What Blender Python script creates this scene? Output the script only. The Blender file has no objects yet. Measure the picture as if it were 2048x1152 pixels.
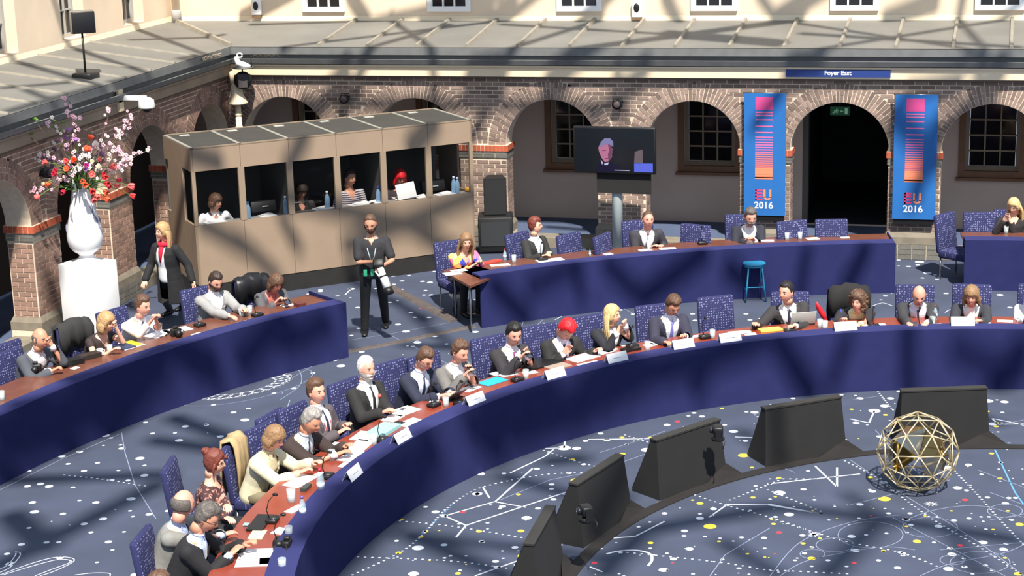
import bpy, bmesh, math, random
import numpy as np
from mathutils import Vector, Matrix
random.seed(7)
PI = math.pi
COL = bpy.context.scene.collection
SC = bpy.context.scene

# ------------------------------------------------------------------ camera, light, exposure
FPX = 3640.0
YAW, PITCH, ROLL, CAMH = -0.26003, 0.24891, -0.0284, 7.2132
_f = Vector((math.sin(YAW)*math.cos(PITCH), math.cos(YAW)*math.cos(PITCH), -math.sin(PITCH)))
_r0 = _f.cross(Vector((0, 0, 1))).normalized(); _u0 = _r0.cross(_f)
_r = _r0*math.cos(ROLL)+_u0*math.sin(ROLL); _u = -_r0*math.sin(ROLL)+_u0*math.cos(ROLL)
CAMP = Vector((0, 0, CAMH))
cd = bpy.data.cameras.new('camera'); cam = bpy.data.objects.new('camera', cd); COL.objects.link(cam)
cam.matrix_world = Matrix(((_r.x, _u.x, -_f.x, 0), (_r.y, _u.y, -_f.y, 0), (_r.z, _u.z, -_f.z, CAMH), (0, 0, 0, 1)))
cd.sensor_width = 36.0; cd.lens = FPX/2048*36.0; cd.clip_start = 0.1; cd.clip_end = 300
SC.camera = cam

SUN_TRAVEL = Vector((-0.46, 1.0, -1.56)).normalized()
sd = bpy.data.lights.new('sun', 'SUN'); sun = bpy.data.objects.new('sun', sd); COL.objects.link(sun)
sd.energy = 6.3; sd.angle = math.radians(0.95); sd.color = (1.0, 0.93, 0.83)
sun.rotation_euler = SUN_TRAVEL.to_track_quat('-Z', 'Y').to_euler(); sun.location = (8, 0, 25)
w = bpy.data.worlds.new('sky'); SC.world = w; w.use_nodes = True
bg = w.node_tree.nodes['Background']; bg.inputs[0].default_value = (0.66, 0.80, 1.0, 1); bg.inputs[1].default_value = 0.64
SC.view_settings.view_transform = 'Standard'; SC.view_settings.look = 'None'
SC.view_settings.gamma = 1.0; SC.view_settings.use_curve_mapping = False; SC.view_settings.exposure = 0.35

def ray(x, y):
    return _f + _r*((x-1024)/FPX) - _u*((y-576)/FPX)
def at(x, y, z=0.0):
    d = ray(x, y); return CAMP + d*((z-CAMH)/d.z)
def atY(x, y, Y):
    d = ray(x, y); return CAMP + d*(Y/d.y)
def atX(x, y, X):
    d = ray(x, y); return CAMP + d*(X/d.x)
C0 = Vector((1.07, 16.09, 0))      # centre of the table rings
def atR(x, y, R=7.18):             # point of the table front seen at a pixel
    d = ray(x, y); ox, oy = -C0.x, -C0.y
    a = d.x*d.x+d.y*d.y; b = 2*(ox*d.x+oy*d.y); c = ox*ox+oy*oy-R*R
    return CAMP + d*((-b+math.sqrt(b*b-4*a*c))/(2*a))
def pol(r, deg, z=0.0):
    return Vector((C0.x+r*math.cos(math.radians(deg)), C0.y+r*math.sin(math.radians(deg)), z))

# ------------------------------------------------------------------ materials
def srgb(c):
    return tuple(((v/255)/12.92 if v/255 <= 0.04045 else ((v/255+0.055)/1.055)**2.4) for v in c)+(1.0,)
MATS = {}
def mat(name, rgb, rough=0.6, metal=0.0, var=0.0, scale=8.0, bump=0.0, spec=0.5, island=0.0, emit=0.0, trans=0.0, coord='Object', sheen=0.0):
    if name in MATS: return MATS[name]
    m = bpy.data.materials.new(name); m.use_nodes = True; MATS[name] = m
    nt = m.node_tree; b = nt.nodes['Principled BSDF']
    col = srgb(rgb)
    b.inputs['Base Color'].default_value = col; b.inputs['Roughness'].default_value = rough
    b.inputs['Metallic'].default_value = metal; b.inputs['Specular IOR Level'].default_value = spec
    if sheen: b.inputs['Sheen Weight'].default_value = sheen
    if trans:
        b.inputs['Transmission Weight'].default_value = trans; b.inputs['IOR'].default_value = 1.25
    if emit:
        b.inputs['Emission Color'].default_value = col; b.inputs['Emission Strength'].default_value = emit
    src = None
    if var or bump:
        tc = nt.nodes.new('ShaderNodeTexCoord'); n = nt.nodes.new('ShaderNodeTexNoise')
        n.inputs['Scale'].default_value = scale; n.inputs['Detail'].default_value = 4
        nt.links.new(tc.outputs[coord], n.inputs['Vector'])
        if var:
            hv = nt.nodes.new('ShaderNodeMapRange'); hv.inputs['From Min'].default_value = 0.3; hv.inputs['From Max'].default_value = 0.7
            hv.inputs['To Min'].default_value = 1-var; hv.inputs['To Max'].default_value = 1+var
            nt.links.new(n.outputs['Fac'], hv.inputs['Value']); src = hv.outputs[0]
        if bump:
            bp = nt.nodes.new('ShaderNodeBump'); bp.inputs['Strength'].default_value = bump; bp.inputs['Distance'].default_value = 0.01
            nt.links.new(n.outputs['Fac'], bp.inputs['Height']); nt.links.new(bp.outputs[0], b.inputs['Normal'])
    if island:
        g = nt.nodes.new('ShaderNodeNewGeometry'); oi = nt.nodes.new('ShaderNodeObjectInfo')
        ad = nt.nodes.new('ShaderNodeMath'); ad.operation = 'ADD'
        nt.links.new(g.outputs['Random Per Island'], ad.inputs[0]); nt.links.new(oi.outputs['Random'], ad.inputs[1])
        fr = nt.nodes.new('ShaderNodeMath'); fr.operation = 'FRACT'; nt.links.new(ad.outputs[0], fr.inputs[0])
        mr = nt.nodes.new('ShaderNodeMapRange'); mr.inputs['To Min'].default_value = 1-island; mr.inputs['To Max'].default_value = 1+island
        nt.links.new(fr.outputs[0], mr.inputs['Value'])
        if src:
            mu = nt.nodes.new('ShaderNodeMath'); mu.operation = 'MULTIPLY'; nt.links.new(src, mu.inputs[0]); nt.links.new(mr.outputs[0], mu.inputs[1]); src = mu.outputs[0]
        else: src = mr.outputs[0]
    if src:
        mx = nt.nodes.new('ShaderNodeVectorMath'); mx.operation = 'SCALE'; mx.inputs[0].default_value = col[:3]
        nt.links.new(src, mx.inputs['Scale']); nt.links.new(mx.outputs[0], b.inputs['Base Color'])
    return m
def two_tone(name, c1, c2, kind, scale, thr=0.5, rough=0.7, stretch=(1, 1, 1), soft=0.02, bump=0.0):
    """material that mixes two colours by a procedural texture (dots, blotches, stripes)"""
    if name in MATS: return MATS[name]
    m = bpy.data.materials.new(name); m.use_nodes = True; MATS[name] = m
    nt = m.node_tree; b = nt.nodes['Principled BSDF']; b.inputs['Roughness'].default_value = rough
    tc = nt.nodes.new('ShaderNodeTexCoord'); mp = nt.nodes.new('ShaderNodeMapping'); mp.inputs['Scale'].default_value = stretch
    nt.links.new(tc.outputs['Object'], mp.inputs['Vector'])
    if kind == 'dots':
        t = nt.nodes.new('ShaderNodeTexVoronoi'); t.inputs['Scale'].default_value = scale; t.inputs['Randomness'].default_value = 0.35; out = t.outputs['Distance']
    elif kind == 'noise':
        t = nt.nodes.new('ShaderNodeTexNoise'); t.inputs['Scale'].default_value = scale; t.inputs['Detail'].default_value = 3; out = t.outputs['Fac']
    else:
        t = nt.nodes.new('ShaderNodeTexWave'); t.inputs['Scale'].default_value = scale; t.inputs['Distortion'].default_value = 0.6 if kind == 'grain' else 0.0
        t.bands_direction = 'Z' if kind == 'zstripe' else 'X'; out = t.outputs['Fac']
        if kind == 'grain': t.inputs['Distortion'].default_value = 6; t.inputs['Detail'].default_value = 3; t.inputs['Detail Scale'].default_value = 2.0
    nt.links.new(mp.outputs[0], t.inputs['Vector'])
    mr = nt.nodes.new('ShaderNodeMapRange'); mr.inputs['From Min'].default_value = thr-soft; mr.inputs['From Max'].default_value = thr+soft
    nt.links.new(out, mr.inputs['Value'])
    mx = nt.nodes.new('ShaderNodeMix'); mx.data_type = 'RGBA'; mx.inputs['A'].default_value = srgb(c1); mx.inputs['B'].default_value = srgb(c2)
    nt.links.new(mr.outputs[0], mx.inputs['Factor']); nt.links.new(mx.outputs['Result'], b.inputs['Base Color'])
    if bump:
        bp = nt.nodes.new('ShaderNodeBump'); bp.inputs['Strength'].default_value = bump; bp.inputs['Distance'].default_value = 0.004
        nt.links.new(out, bp.inputs['Height']); nt.links.new(bp.outputs[0], b.inputs['Normal'])
    return m
def glass(name, rgb=(235, 240, 240), rough=0.02, alpha=0.25):
    """thin clear glass: mostly see-through, with a sharp reflection"""
    if name in MATS: return MATS[name]
    m = bpy.data.materials.new(name); m.use_nodes = True; MATS[name] = m
    nt = m.node_tree; b = nt.nodes['Principled BSDF']
    b.inputs['Base Color'].default_value = srgb(rgb); b.inputs['Roughness'].default_value = rough; b.inputs['Alpha'].default_value = alpha
    b.inputs['Specular IOR Level'].default_value = 0.6
    return m

# ------------------------------------------------------------------ mesh building
class MB:
    def __init__(s): s.v = []; s.f = []; s.m = []; s.smooth = []
    def add(s, vs, fs, mi=0, sm=False):
        o = len(s.v); s.v += [tuple(v) for v in vs]
        for f in fs: s.f.append(tuple(o+i for i in f)); s.m.append(mi); s.smooth.append(sm)
        return s
    def box(s, c, size, M=None, mi=0, taper=1.0):
        hx, hy, hz = size[0]/2, size[1]/2, size[2]/2
        vs = []
        for z in (-1, 1):
            k = taper if z > 0 else 1.0
            for x, y in ((-1, -1), (1, -1), (1, 1), (-1, 1)): vs.append(Vector((x*hx*k, y*hy*k, z*hz)))
        c = Vector(c)
        vs = [(M @ v if M else v)+c for v in vs]
        return s.add(vs, [(3, 2, 1, 0), (4, 5, 6, 7), (0, 1, 5, 4), (1, 2, 6, 5), (2, 3, 7, 6), (3, 0, 4, 7)], mi)
    def rbox(s, c, size, r=0.02, M=None, mi=0, seg=2, sm=True):
        """box with rounded vertical and horizontal edges"""
        bm = bmesh.new(); bmesh.ops.create_cube(bm, size=1.0)
        for v in bm.verts: v.co = Vector((v.co.x*size[0], v.co.y*size[1], v.co.z*size[2]))
        bmesh.ops.bevel(bm, geom=bm.edges[:], offset=r, segments=seg, profile=0.5, affect='EDGES')
        c = Vector(c); vs = [(M @ v.co if M else v.co.copy())+c for v in bm.verts]
        bm.verts.index_update(); fs = [tuple(v.index for v in f.verts) for f in bm.faces]; bm.free()
        return s.add(vs, fs, mi, sm)
    def quad(s, a, b, c, d, mi=0): return s.add([a, b, c, d], [(0, 1, 2, 3)], mi)
    def slab(s, pts, t, mi=0):
        """planar polygon pts extruded by vector t"""
        n = len(pts); t = Vector(t); P = [Vector(p) for p in pts]
        vs = P+[p+t for p in P]; fs = [tuple(range(n))[::-1], tuple(range(n, 2*n))]
        fs += [(i, (i+1) % n, n+(i+1) % n, n+i) for i in range(n)]
        return s.add(vs, fs, mi)
    def tube(s, pts, rad, n=10, mi=0, sm=True, up=None, cap=True):
        """rings along pts; rad is a number or (a,b) per point (a across, b along up)"""
        P = [Vector(p) for p in pts]; k = len(P); vs = []; fs = []
        prev = None
        for i, p in enumerate(P):
            d = (P[min(i+1, k-1)]-P[max(i-1, 0)])
            if d.length < 1e-9: d = Vector((0, 0, 1))
            d.normalize()
            if up is not None: u = Vector(up)
            elif prev is not None: u = prev
            else: u = Vector((0, 0, 1)) if abs(d.z) < 0.9 else Vector((0, 1, 0))
            x = d.cross(u)
            if x.length < 1e-6: x = d.cross(Vector((1, 0.1, 0)))
            x.normalize(); y = x.cross(d).normalized(); prev = y
            r = rad[i] if isinstance(rad, (list, tuple)) else rad
            a, b = r if isinstance(r, (list, tuple)) else (r, r)
            for j in range(n):
                t = 2*PI*j/n; vs.append(p+x*(a*math.cos(t))+y*(b*math.sin(t)))
        for i in range(k-1):
            for j in range(n):
                fs.append((i*n+j, i*n+(j+1) % n, (i+1)*n+(j+1) % n, (i+1)*n+j))
        if cap:
            fs.append(tuple(range(n))[::-1]); fs.append(tuple((k-1)*n+j for j in range(n)))
        return s.add(vs, fs, mi, sm)
    def capsule(s, a, b, ra, rb, n=10, mi=0):
        a = Vector(a); b = Vector(b); d = (b-a)
        L = d.length; d = d.normalized() if L > 1e-6 else Vector((0, 0, 1))
        P = []; R = []
        for t in (0.02, 0.3, 0.6, 0.85, 1.0): 
            ang = t*PI/2; P.append(a-d*ra*math.cos(ang)); R.append(ra*math.sin(ang))
        for t in (1.0, 0.85, 0.6, 0.3, 0.02):
            ang = t*PI/2; P.append(b+d*rb*math.cos(ang)); R.append(rb*math.sin(ang))
        return s.tube(P, R, n, mi)
    def ell(s, c, r, n=14, k=8, mi=0, M=None):
        vs = []; fs = []; c = Vector(c)
        for i in range(k+1):
            ph = PI*i/k
            for j in range(n):
                t = 2*PI*j/n; v = Vector((r[0]*math.sin(ph)*math.cos(t), r[1]*math.sin(ph)*math.sin(t), r[2]*math.cos(ph)))
                vs.append((M @ v if M else v)+c)
        for i in range(k):
            for j in range(n): fs.append((i*n+j, (i+1)*n+j, (i+1)*n+(j+1) % n, i*n+(j+1) % n))
        return s.add(vs, fs, mi, True)
    def lathe(s, prof, n=20, c=(0, 0, 0), mi=0, sm=True):
        vs = []; fs = []; c = Vector(c)
        for r, z in prof:
            for j in range(n):
                t = 2*PI*j/n; vs.append(c+Vector((r*math.cos(t), r*math.sin(t), z)))
        k = len(prof)
        for i in range(k-1):
            for j in range(n): fs.append((i*n+j, i*n+(j+1) % n, (i+1)*n+(j+1) % n, (i+1)*n+j))
        if prof[0][0] > 1e-4: fs.append(tuple(range(n))[::-1])
        if prof[-1][0] > 1e-4: fs.append(tuple((k-1)*n+j for j in range(n)))
        return s.add(vs, fs, mi, sm)
    def merge(s, o, M=None, off=0):
        return s.add_raw([tuple(M @ Vector(v)) if M else v for v in o.v], o.f, [m+off for m in o.m], o.smooth)
    def add_raw(s, vs, fs, ms, sms):
        o = len(s.v); s.v += list(vs)
        for f, m, q in zip(fs, ms, sms): s.f.append(tuple(o+i for i in f)); s.m.append(m); s.smooth.append(q)
        return s
    def mesh(s, name, mats):
        me = bpy.data.meshes.new(name); me.from_pydata(s.v, [], s.f)
        for m in (mats if isinstance(mats, (list, tuple)) else [mats]): me.materials.append(m)
        me.polygons.foreach_set('material_index', s.m); me.polygons.foreach_set('use_smooth', s.smooth); me.update()
        return me
    def build(s, name, mats, parent=None, loc=None, rz=0.0):
        o = bpy.data.objects.new(name, s.mesh(name, mats)); COL.objects.link(o)
        if parent: o.parent = parent
        if loc is not None: o.location = loc
        o.rotation_euler.z = rz
        return o
def tag(o, label=None, cat=None, group=None, kind=None):
    if label: o['label'] = label
    if cat: o['category'] = cat
    if group: o['group'] = group
    if kind: o['kind'] = kind
    return o
def thing(name, label, cat, loc=(0, 0, 0), rz=0.0, group=None):
    o = bpy.data.objects.new(name, None); COL.objects.link(o); o.location = loc; o.rotation_euler.z = rz
    o.empty_display_size = 0.1
    return tag(o, label, cat, group)
def one(name, mb, mats, label, cat, loc=(0, 0, 0), rz=0.0, group=None):
    return tag(mb.build(name, mats, None, loc, rz), label, cat, group)
def inst(name, me, parent=None, loc=(0, 0, 0), rz=0.0, scale=None):
    o = bpy.data.objects.new(name, me); COL.objects.link(o); o.location = loc; o.rotation_euler.z = rz
    if scale: o.scale = scale
    if parent: o.parent = parent
    return o
def copy_tree(o, parent=None, first=True):
    c = o.copy(); COL.objects.link(c)
    if parent: c.parent = parent
    for ch in [x for x in KIDS.get(o.name, [])]: copy_tree(ch, c, False)
    return c
KIDS = {}
def remesh(mb, voxel, smooth=2, decimate=None):
    """union of overlapping closed shapes as one skin; returns MB"""
    me = mb.mesh('tmp', []); o = bpy.data.objects.new('tmp', me); COL.objects.link(o)
    md = o.modifiers.new('r', 'REMESH'); md.mode = 'VOXEL'; md.voxel_size = voxel; md.adaptivity = 0.0
    if smooth:
        sm = o.modifiers.new('s', 'SMOOTH'); sm.iterations = smooth; sm.factor = 0.5
    dg = bpy.context.evaluated_depsgraph_get(); dg.update(); ev = o.evaluated_get(dg); m2 = ev.to_mesh()
    out = MB(); n = len(m2.vertices); co = np.empty(n*3, np.float32); m2.vertices.foreach_get('co', co)
    out.v = [tuple(x) for x in co.reshape(-1, 3).tolist()]
    out.f = [tuple(p.vertices) for p in m2.polygons]; out.m = [0]*len(out.f); out.smooth = [True]*len(out.f)
    ev.to_mesh_clear(); bpy.data.objects.remove(o); bpy.data.meshes.remove(me)
    return out
def Rz(a): return Matrix.Rotation(a, 3, 'Z')
def Rx(a): return Matrix.Rotation(a, 3, 'X')
def Ry(a): return Matrix.Rotation(a, 3, 'Y')

# shared materials
M_BRICK = mat('brick_brown', (140, 120, 110), 0.9, var=0.12, scale=30, bump=0.3, island=0.35)
M_BRICKR = mat('brick_red', (178, 88, 60), 0.9, var=0.12, scale=30, bump=0.3, island=0.22)
M_BRICKG = mat('brick_grey', (112, 110, 104), 0.9, var=0.12, scale=30, bump=0.3, island=0.2)
M_BRICKL = mat('brick_salmon', (150, 120, 106), 0.9, var=0.12, scale=30, bump=0.3, island=0.28)
M_MORTAR = mat('mortar', (222, 206, 184), 0.95, var=0.1, scale=12)
M_STONE = mat('grey_stone', (130, 122, 108), 0.85, var=0.15, scale=6, bump=0.3)
M_PLAST = mat('corridor_plaster', (216, 194, 178), 0.9, var=0.06, scale=1.2)
M_CREAM = mat('cream_stucco', (228, 208, 182), 0.9, var=0.07, scale=1.5, bump=0.1)
M_CREAMP = mat('cream_paint', (236, 218, 186), 0.5, var=0.04, scale=3)
M_ZINC = mat('zinc_sheet', (116, 115, 110), 0.6, metal=0.1, var=0.10, scale=1.3)
M_LEAD = mat('lead_grey', (112, 114, 114), 0.6, var=0.12, scale=5)
M_WHITE = mat('white_paint', (240, 240, 240), 0.4)
M_DKGLASS = mat('dark_window_glass', (28, 26, 26), 0.08, spec=0.6)
M_WOODF = mat('brown_window_wood', (128, 92, 66), 0.6, var=0.1, scale=10)
M_BLACK = mat('black_plastic', (20, 20, 22), 0.45)
M_BLKCLOTH = mat('black_cloth', (34, 33, 33), 0.9, var=0.12, scale=6)
M_METAL = mat('grey_metal', (150, 152, 155), 0.3, metal=0.9)
M_PAPER = mat('white_paper', (238, 238, 240), 0.7)
M_CLOTH = mat('navy_blue_cloth', (41, 45, 88), 0.95, var=0.06, scale=5, spec=0.08)
M_RIM = mat('navy_rim_cloth', (50, 53, 100), 0.9, var=0.05, scale=4, spec=0.15)
M_TABLE = two_tone('walnut_tabletop', (104, 62, 48), (116, 72, 56), 'noise', 5.0, 0.5, 0.3, (1, 1, 1), 0.2)
M_TABLER = two_tone('red_tabletop', (132, 56, 40), (142, 64, 46), 'noise', 4.0, 0.5, 0.28, (1, 1, 1), 0.2)
M_CHAIR = two_tone('dotted_blue_upholstery', (124, 128, 168), (36, 39, 84), 'dots', 30, 0.26, 0.85, (1, 0, 1), 0.07)
M_CHAIRSEAT = two_tone('dotted_blue_seat_upholstery', (124, 128, 168), (36, 39, 84), 'dots', 30, 0.26, 0.85, (1, 1, 0), 0.07)
M_GOLD = mat('gold_metal', (232, 214, 172), 0.4, metal=0.7)
# ------------------------------------------------------------------ dome steel (throws the shadow bands)
XL, YB = -13.558, 31.0
YC, XC = 32.9, -15.46            # far walls of the two corridors
S, ARX, ZA, RA = 2.5179, -12.4869, 2.515, 0.83
ZC = 2.894
BF0, BF1 = Vector((-11.965, 25.745, 0)), Vector((-8.30, 28.885, 0))   # booth front, on the floor
BD = (BF1-BF0).normalized(); BN = Vector((-BD.y, BD.x, 0))          # along, and into the booth
def atBooth(x, y):
    d = ray(x, y); return CAMP + d*(((BF0-CAMP).dot(BN))/d.dot(BN))
def on(surf, p):
    x, y = p
    if surf == 'F': return at(x, y, 0)
    if surf == 'R': return at(x, y, 3.55)
    if surf == 'W': return atY(x, y, YB)
    if surf == 'L': return atX(x, y, XL)
    if surf == 'B': return atBooth(x, y)
    if surf == 'M': return atR(x, y, 12.1)
    if surf == 'U': return atY(x, y, YC)
    return atR(x, y)
ceil = thing('ceiling', None, None); ceil['kind'] = 'structure'
M_STEEL = mat('roof_steel', (120, 122, 124), 0.5, metal=0.3)
def dome(P):
    t = 12.0
    for _ in range(30):
        Q = P - SUN_TRAVEL*t
        zz = 15.5-0.012*((Q.x-2)**2+(Q.y-10)**2)
        t += (zz-Q.z)/(-SUN_TRAVEL.z)
    return P-SUN_TRAVEL*t
SEGS = [
 ('T',(790,1035),(860,890),.26,1.1),('T',(1280,660),(1160,775),.16,1.0),('T',(1060,790),(1170,830),.2,1.0),('T',(930,835),(1010,905),.2,1.1),('T',(1700,660),(1660,780),.12,1.0),('T',(1900,690),(2048,760),.12,1.0),('T',(690,960),(650,1120),.3,1.1),
 ('M',(480,745),(570,640),.2,1.0),('M',(20,820),(160,890),.3,1.0),('M',(560,705),(660,655),.16,1.0),('M',(0,900),(220,800),.25,1.0),('M',(980,560),(1060,640),.16,1.0),('M',(1210,520),(1290,600),.14,1.0),
 ('F',(300,880),(560,915),.2,1.0),('F',(1000,950),(1180,1000),.16,1.0),('F',(1480,860),(1560,930),.14,1.0),('F',(1850,790),(2000,850),.16,1.0),('F',(700,560),(860,640),.14,1.0),('F',(1250,985),(1180,1080),.16,1.0),('F',(1900,1060),(1960,1152),.16,1.0),('F',(1440,1080),(1560,1152),.16,1.0),('F',(640,610),(700,700),.14,1.0),
 ('F',(0,962),(310,950),.16,1.25),('F',(0,1130),(310,972),.2,1.1),('F',(0,1010),(120,1120),.3,.6),
 ('F',(345,835),(470,880),.22,1.0),('F',(560,672),(760,655),.1,1.0),('F',(820,1070),(1010,1152),.2,1.1),
 ('F',(800,1068),(1250,1120),.12,1.0),('F',(1180,915),(1080,925),.15,1.0),
 ('F',(1290,1060),(1560,1012),.18,1.0),('F',(1540,1012),(1760,1036),.15,1.0),('F',(1760,1036),(2048,1082),.17,1.0),
 ('F',(1760,1036),(1650,1152),.2,1.0),('F',(1290,1060),(1200,1152),.2,1.0),('F',(1690,985),(1760,1036),.14,1.0),
 ('F',(790,600),(900,690),.14,1.0),('F',(800,690),(1000,700),.14,1.0),
 ('T',(1030,850),(1280,745),.24,1.1),('T',(1280,745),(1530,668),.2,1.0),('T',(1440,680),(1390,800),.12,1.0),
 ('T',(1550,668),(1625,790),.2,1.1),('T',(1815,655),(1817,785),.18,1.1),('T',(2050,690),(1985,785),.2,1.1),
 ('T',(1120,800),(960,830),.3,1.0),('T',(870,900),(745,945),.2,1.1),('T',(735,940),(800,1030),.22,1.1),('T',(620,1080),(760,1010),.3,1.1),
 ('M',(1060,575),(1160,520),.12,1.1),('M',(1165,600),(1150,520),.12,1.0),('M',(1290,590),(1410,500),.18,1.1),('M',(1455,530),(1520,590),.16,1.1),
 ('M',(1600,590),(1615,490),.14,1.0),('M',(1690,580),(1735,490),.16,1.1),
 ('M',(210,860),(330,690),.3,1.1),('M',(330,690),(440,760),.25,1.1),('M',(120,720),(330,760),.2,1.0),
 ('B',(540,385),(840,455),.16,1.1),('B',(700,490),(945,390),.15,1.1),('B',(400,445),(500,500),.14,1.1),('B',(560,430),(600,500),.12,1.0),
 ('B',(470,470),(560,560),.12,1.0),('B',(330,290),(440,325),.16,1.1),('B',(820,300),(870,240),.2,1.0),
 ('B',(575,340),(610,265),.16,1.1),('B',(830,455),(945,530),.16,1.0),
 ('W',(560,290),(690,165),.17,1.15),('W',(930,180),(1010,165),.2,1.0),('W',(1180,235),(1290,160),.14,1.1),('W',(1230,160),(1250,240),.12,1.0),
 ('W',(1900,260),(1990,165),.2,1.2),('W',(1800,205),(1920,180),.14,1.0),('W',(1560,165),(1640,150),.16,1.0),
 ('W',(1820,420),(1870,270),.17,1.1),('W',(1780,250),(1870,350),.2,1.0),('W',(1500,280),(1560,200),.12,1.0),('W',(1110,290),(1270,350),.12,1.0),
 ('L',(0,330),(170,470),.2,1.2),('L',(250,240),(400,330),.2,1.2),('L',(370,150),(470,260),.2,1.1),('L',(100,560),(130,660),.2,1.0),('L',(20,250),(200,230),.15,1.0),
 ('R',(500,60),(1000,52),.10,1.0),('R',(560,84),(1100,50),.10,1.0),('R',(600,90),(1250,92),.10,1.0),('R',(780,55),(900,98),.12,1.0),
 ('R',(1000,60),(1480,75),.10,1.0),('R',(1100,90),(1600,55),.2,1.0),('R',(1330,70),(1560,80),.34,1.0),('R',(1600,70),(2048,85),.12,1.0),('R',(1600,90),(2048,52),.10,1.0),
 ('R',(1500,52),(2048,95),.10,1.0),('R',(1900,50),(1990,95),.12,1.0),('R',(650,98),(900,60),.12,1.0),('R',(950,98),(1200,55),.12,1.0),
 ('R',(80,100),(330,140),.12,1.1),('R',(0,135),(280,170),.13,1.1),('R',(60,180),(220,215),.13,1.1),('R',(200,60),(420,100),.13,1.1),('R',(260,90),(450,70),.1,1.0),('R',(0,180),(140,160),.1,1.0),
 ('U',(700,-10),(735,45),.14,1.1),('U',(930,0),(1010,45),.14,1.1),('U',(980,45),(1030,-5),.14,1.1),('U',(1330,-10),(1360,60),.14,1.0),('U',(1540,45),(1660,-30),.17,1.0),('U',(1760,45),(1880,0),.17,1.0),('U',(480,40),(590,-20),.14,1.0),
 ('U',(1150,60),(1240,-30),.12,1.0),('U',(840,40),(1000,30),.12,1.0),
]
bm_box = MB().box((0, 0, 0), (1, 1, 1)).mesh('beam', M_STEEL)
for sf, a, b, wd, ex in SEGS:
    A = dome(on(sf, a)); B = dome(on(sf, b)); m = (A+B)/2; d = (B-A)*ex
    o = inst('beam', bm_box, ceil, m, 0, (wd*1.12, d.length, wd*1.12))
    o.rotation_mode = 'QUATERNION'; o.rotation_quaternion = d.to_track_quat('Y', 'Z')

# ------------------------------------------------------------------ floor carpet
M_CARPET = mat('star_map_carpet', (62, 70, 90), 0.95, var=0.14, scale=1.6, bump=0.15)
fl = MB().box((-3.075, 15.1, -0.08), (20.15, 30.2, 0.16)).box((-4, 16, -0.27), (24, 40, 0.2)).build('floor', M_CARPET); tag(fl, kind='structure')
PM = [mat('carpet_print_white', (204, 210, 222), 0.9), mat('carpet_print_yellow', (232, 206, 70), 0.9), mat('carpet_print_red', (206, 58, 72), 0.9),
      mat('carpet_print_blue', (92, 150, 212), 0.9), mat('carpet_print_grey', (132, 142, 166), 0.9), mat('carpet_print_pale', (196, 200, 210), 0.9)]
pr = MB(); ZP = 0.0015
def disc(P, r, mi=0, n=14):
    vs = [(P.x+r*math.cos(2*PI*i/n), P.y+r*math.sin(2*PI*i/n), ZP) for i in range(n)]; pr.add(vs, [tuple(range(n))], mi)
def fl_line(pts, wd=0.014, mi=0, world=False):
    P = [Vector(p) if world else at(*p) for p in pts]
    for a, b in zip(P, P[1:]):
        d = (b-a); d.z = 0
        if d.length < 1e-5: continue
        n = Vector((-d.y, d.x, 0)).normalized()*wd/2
        pr.add([(q.x, q.y, ZP) for q in (a-n, b-n, b+n, a+n)], [(0, 1, 2, 3)], mi)
def dots(pts, step=0.085, r=0.016, mi=0):
    P = [at(*p) for p in pts]; acc = 0
    for a, b in zip(P, P[1:]):
        L = (b-a).length; t = acc
        while t < L: disc(a+(b-a)*(t/L), r, mi, 6); t += step
        acc = t-L
def curve(pts, n=10):
    out = []; P = [pts[0]]+list(pts)+[pts[-1]]
    for i in range(1, len(P)-2):
        for k in range(n):
            t = k/n; q = []
            for c in (0, 1):
                p0, p1, p2, p3 = P[i-1][c], P[i][c], P[i+1][c], P[i+2][c]
                q.append(0.5*(2*p1+(p2-p0)*t+(2*p0-5*p1+4*p2-p3)*t*t+(3*p1-p0-3*p2+p3)*t**3))
            out.append(tuple(q))
    return out+[pts[-1]]
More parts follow.
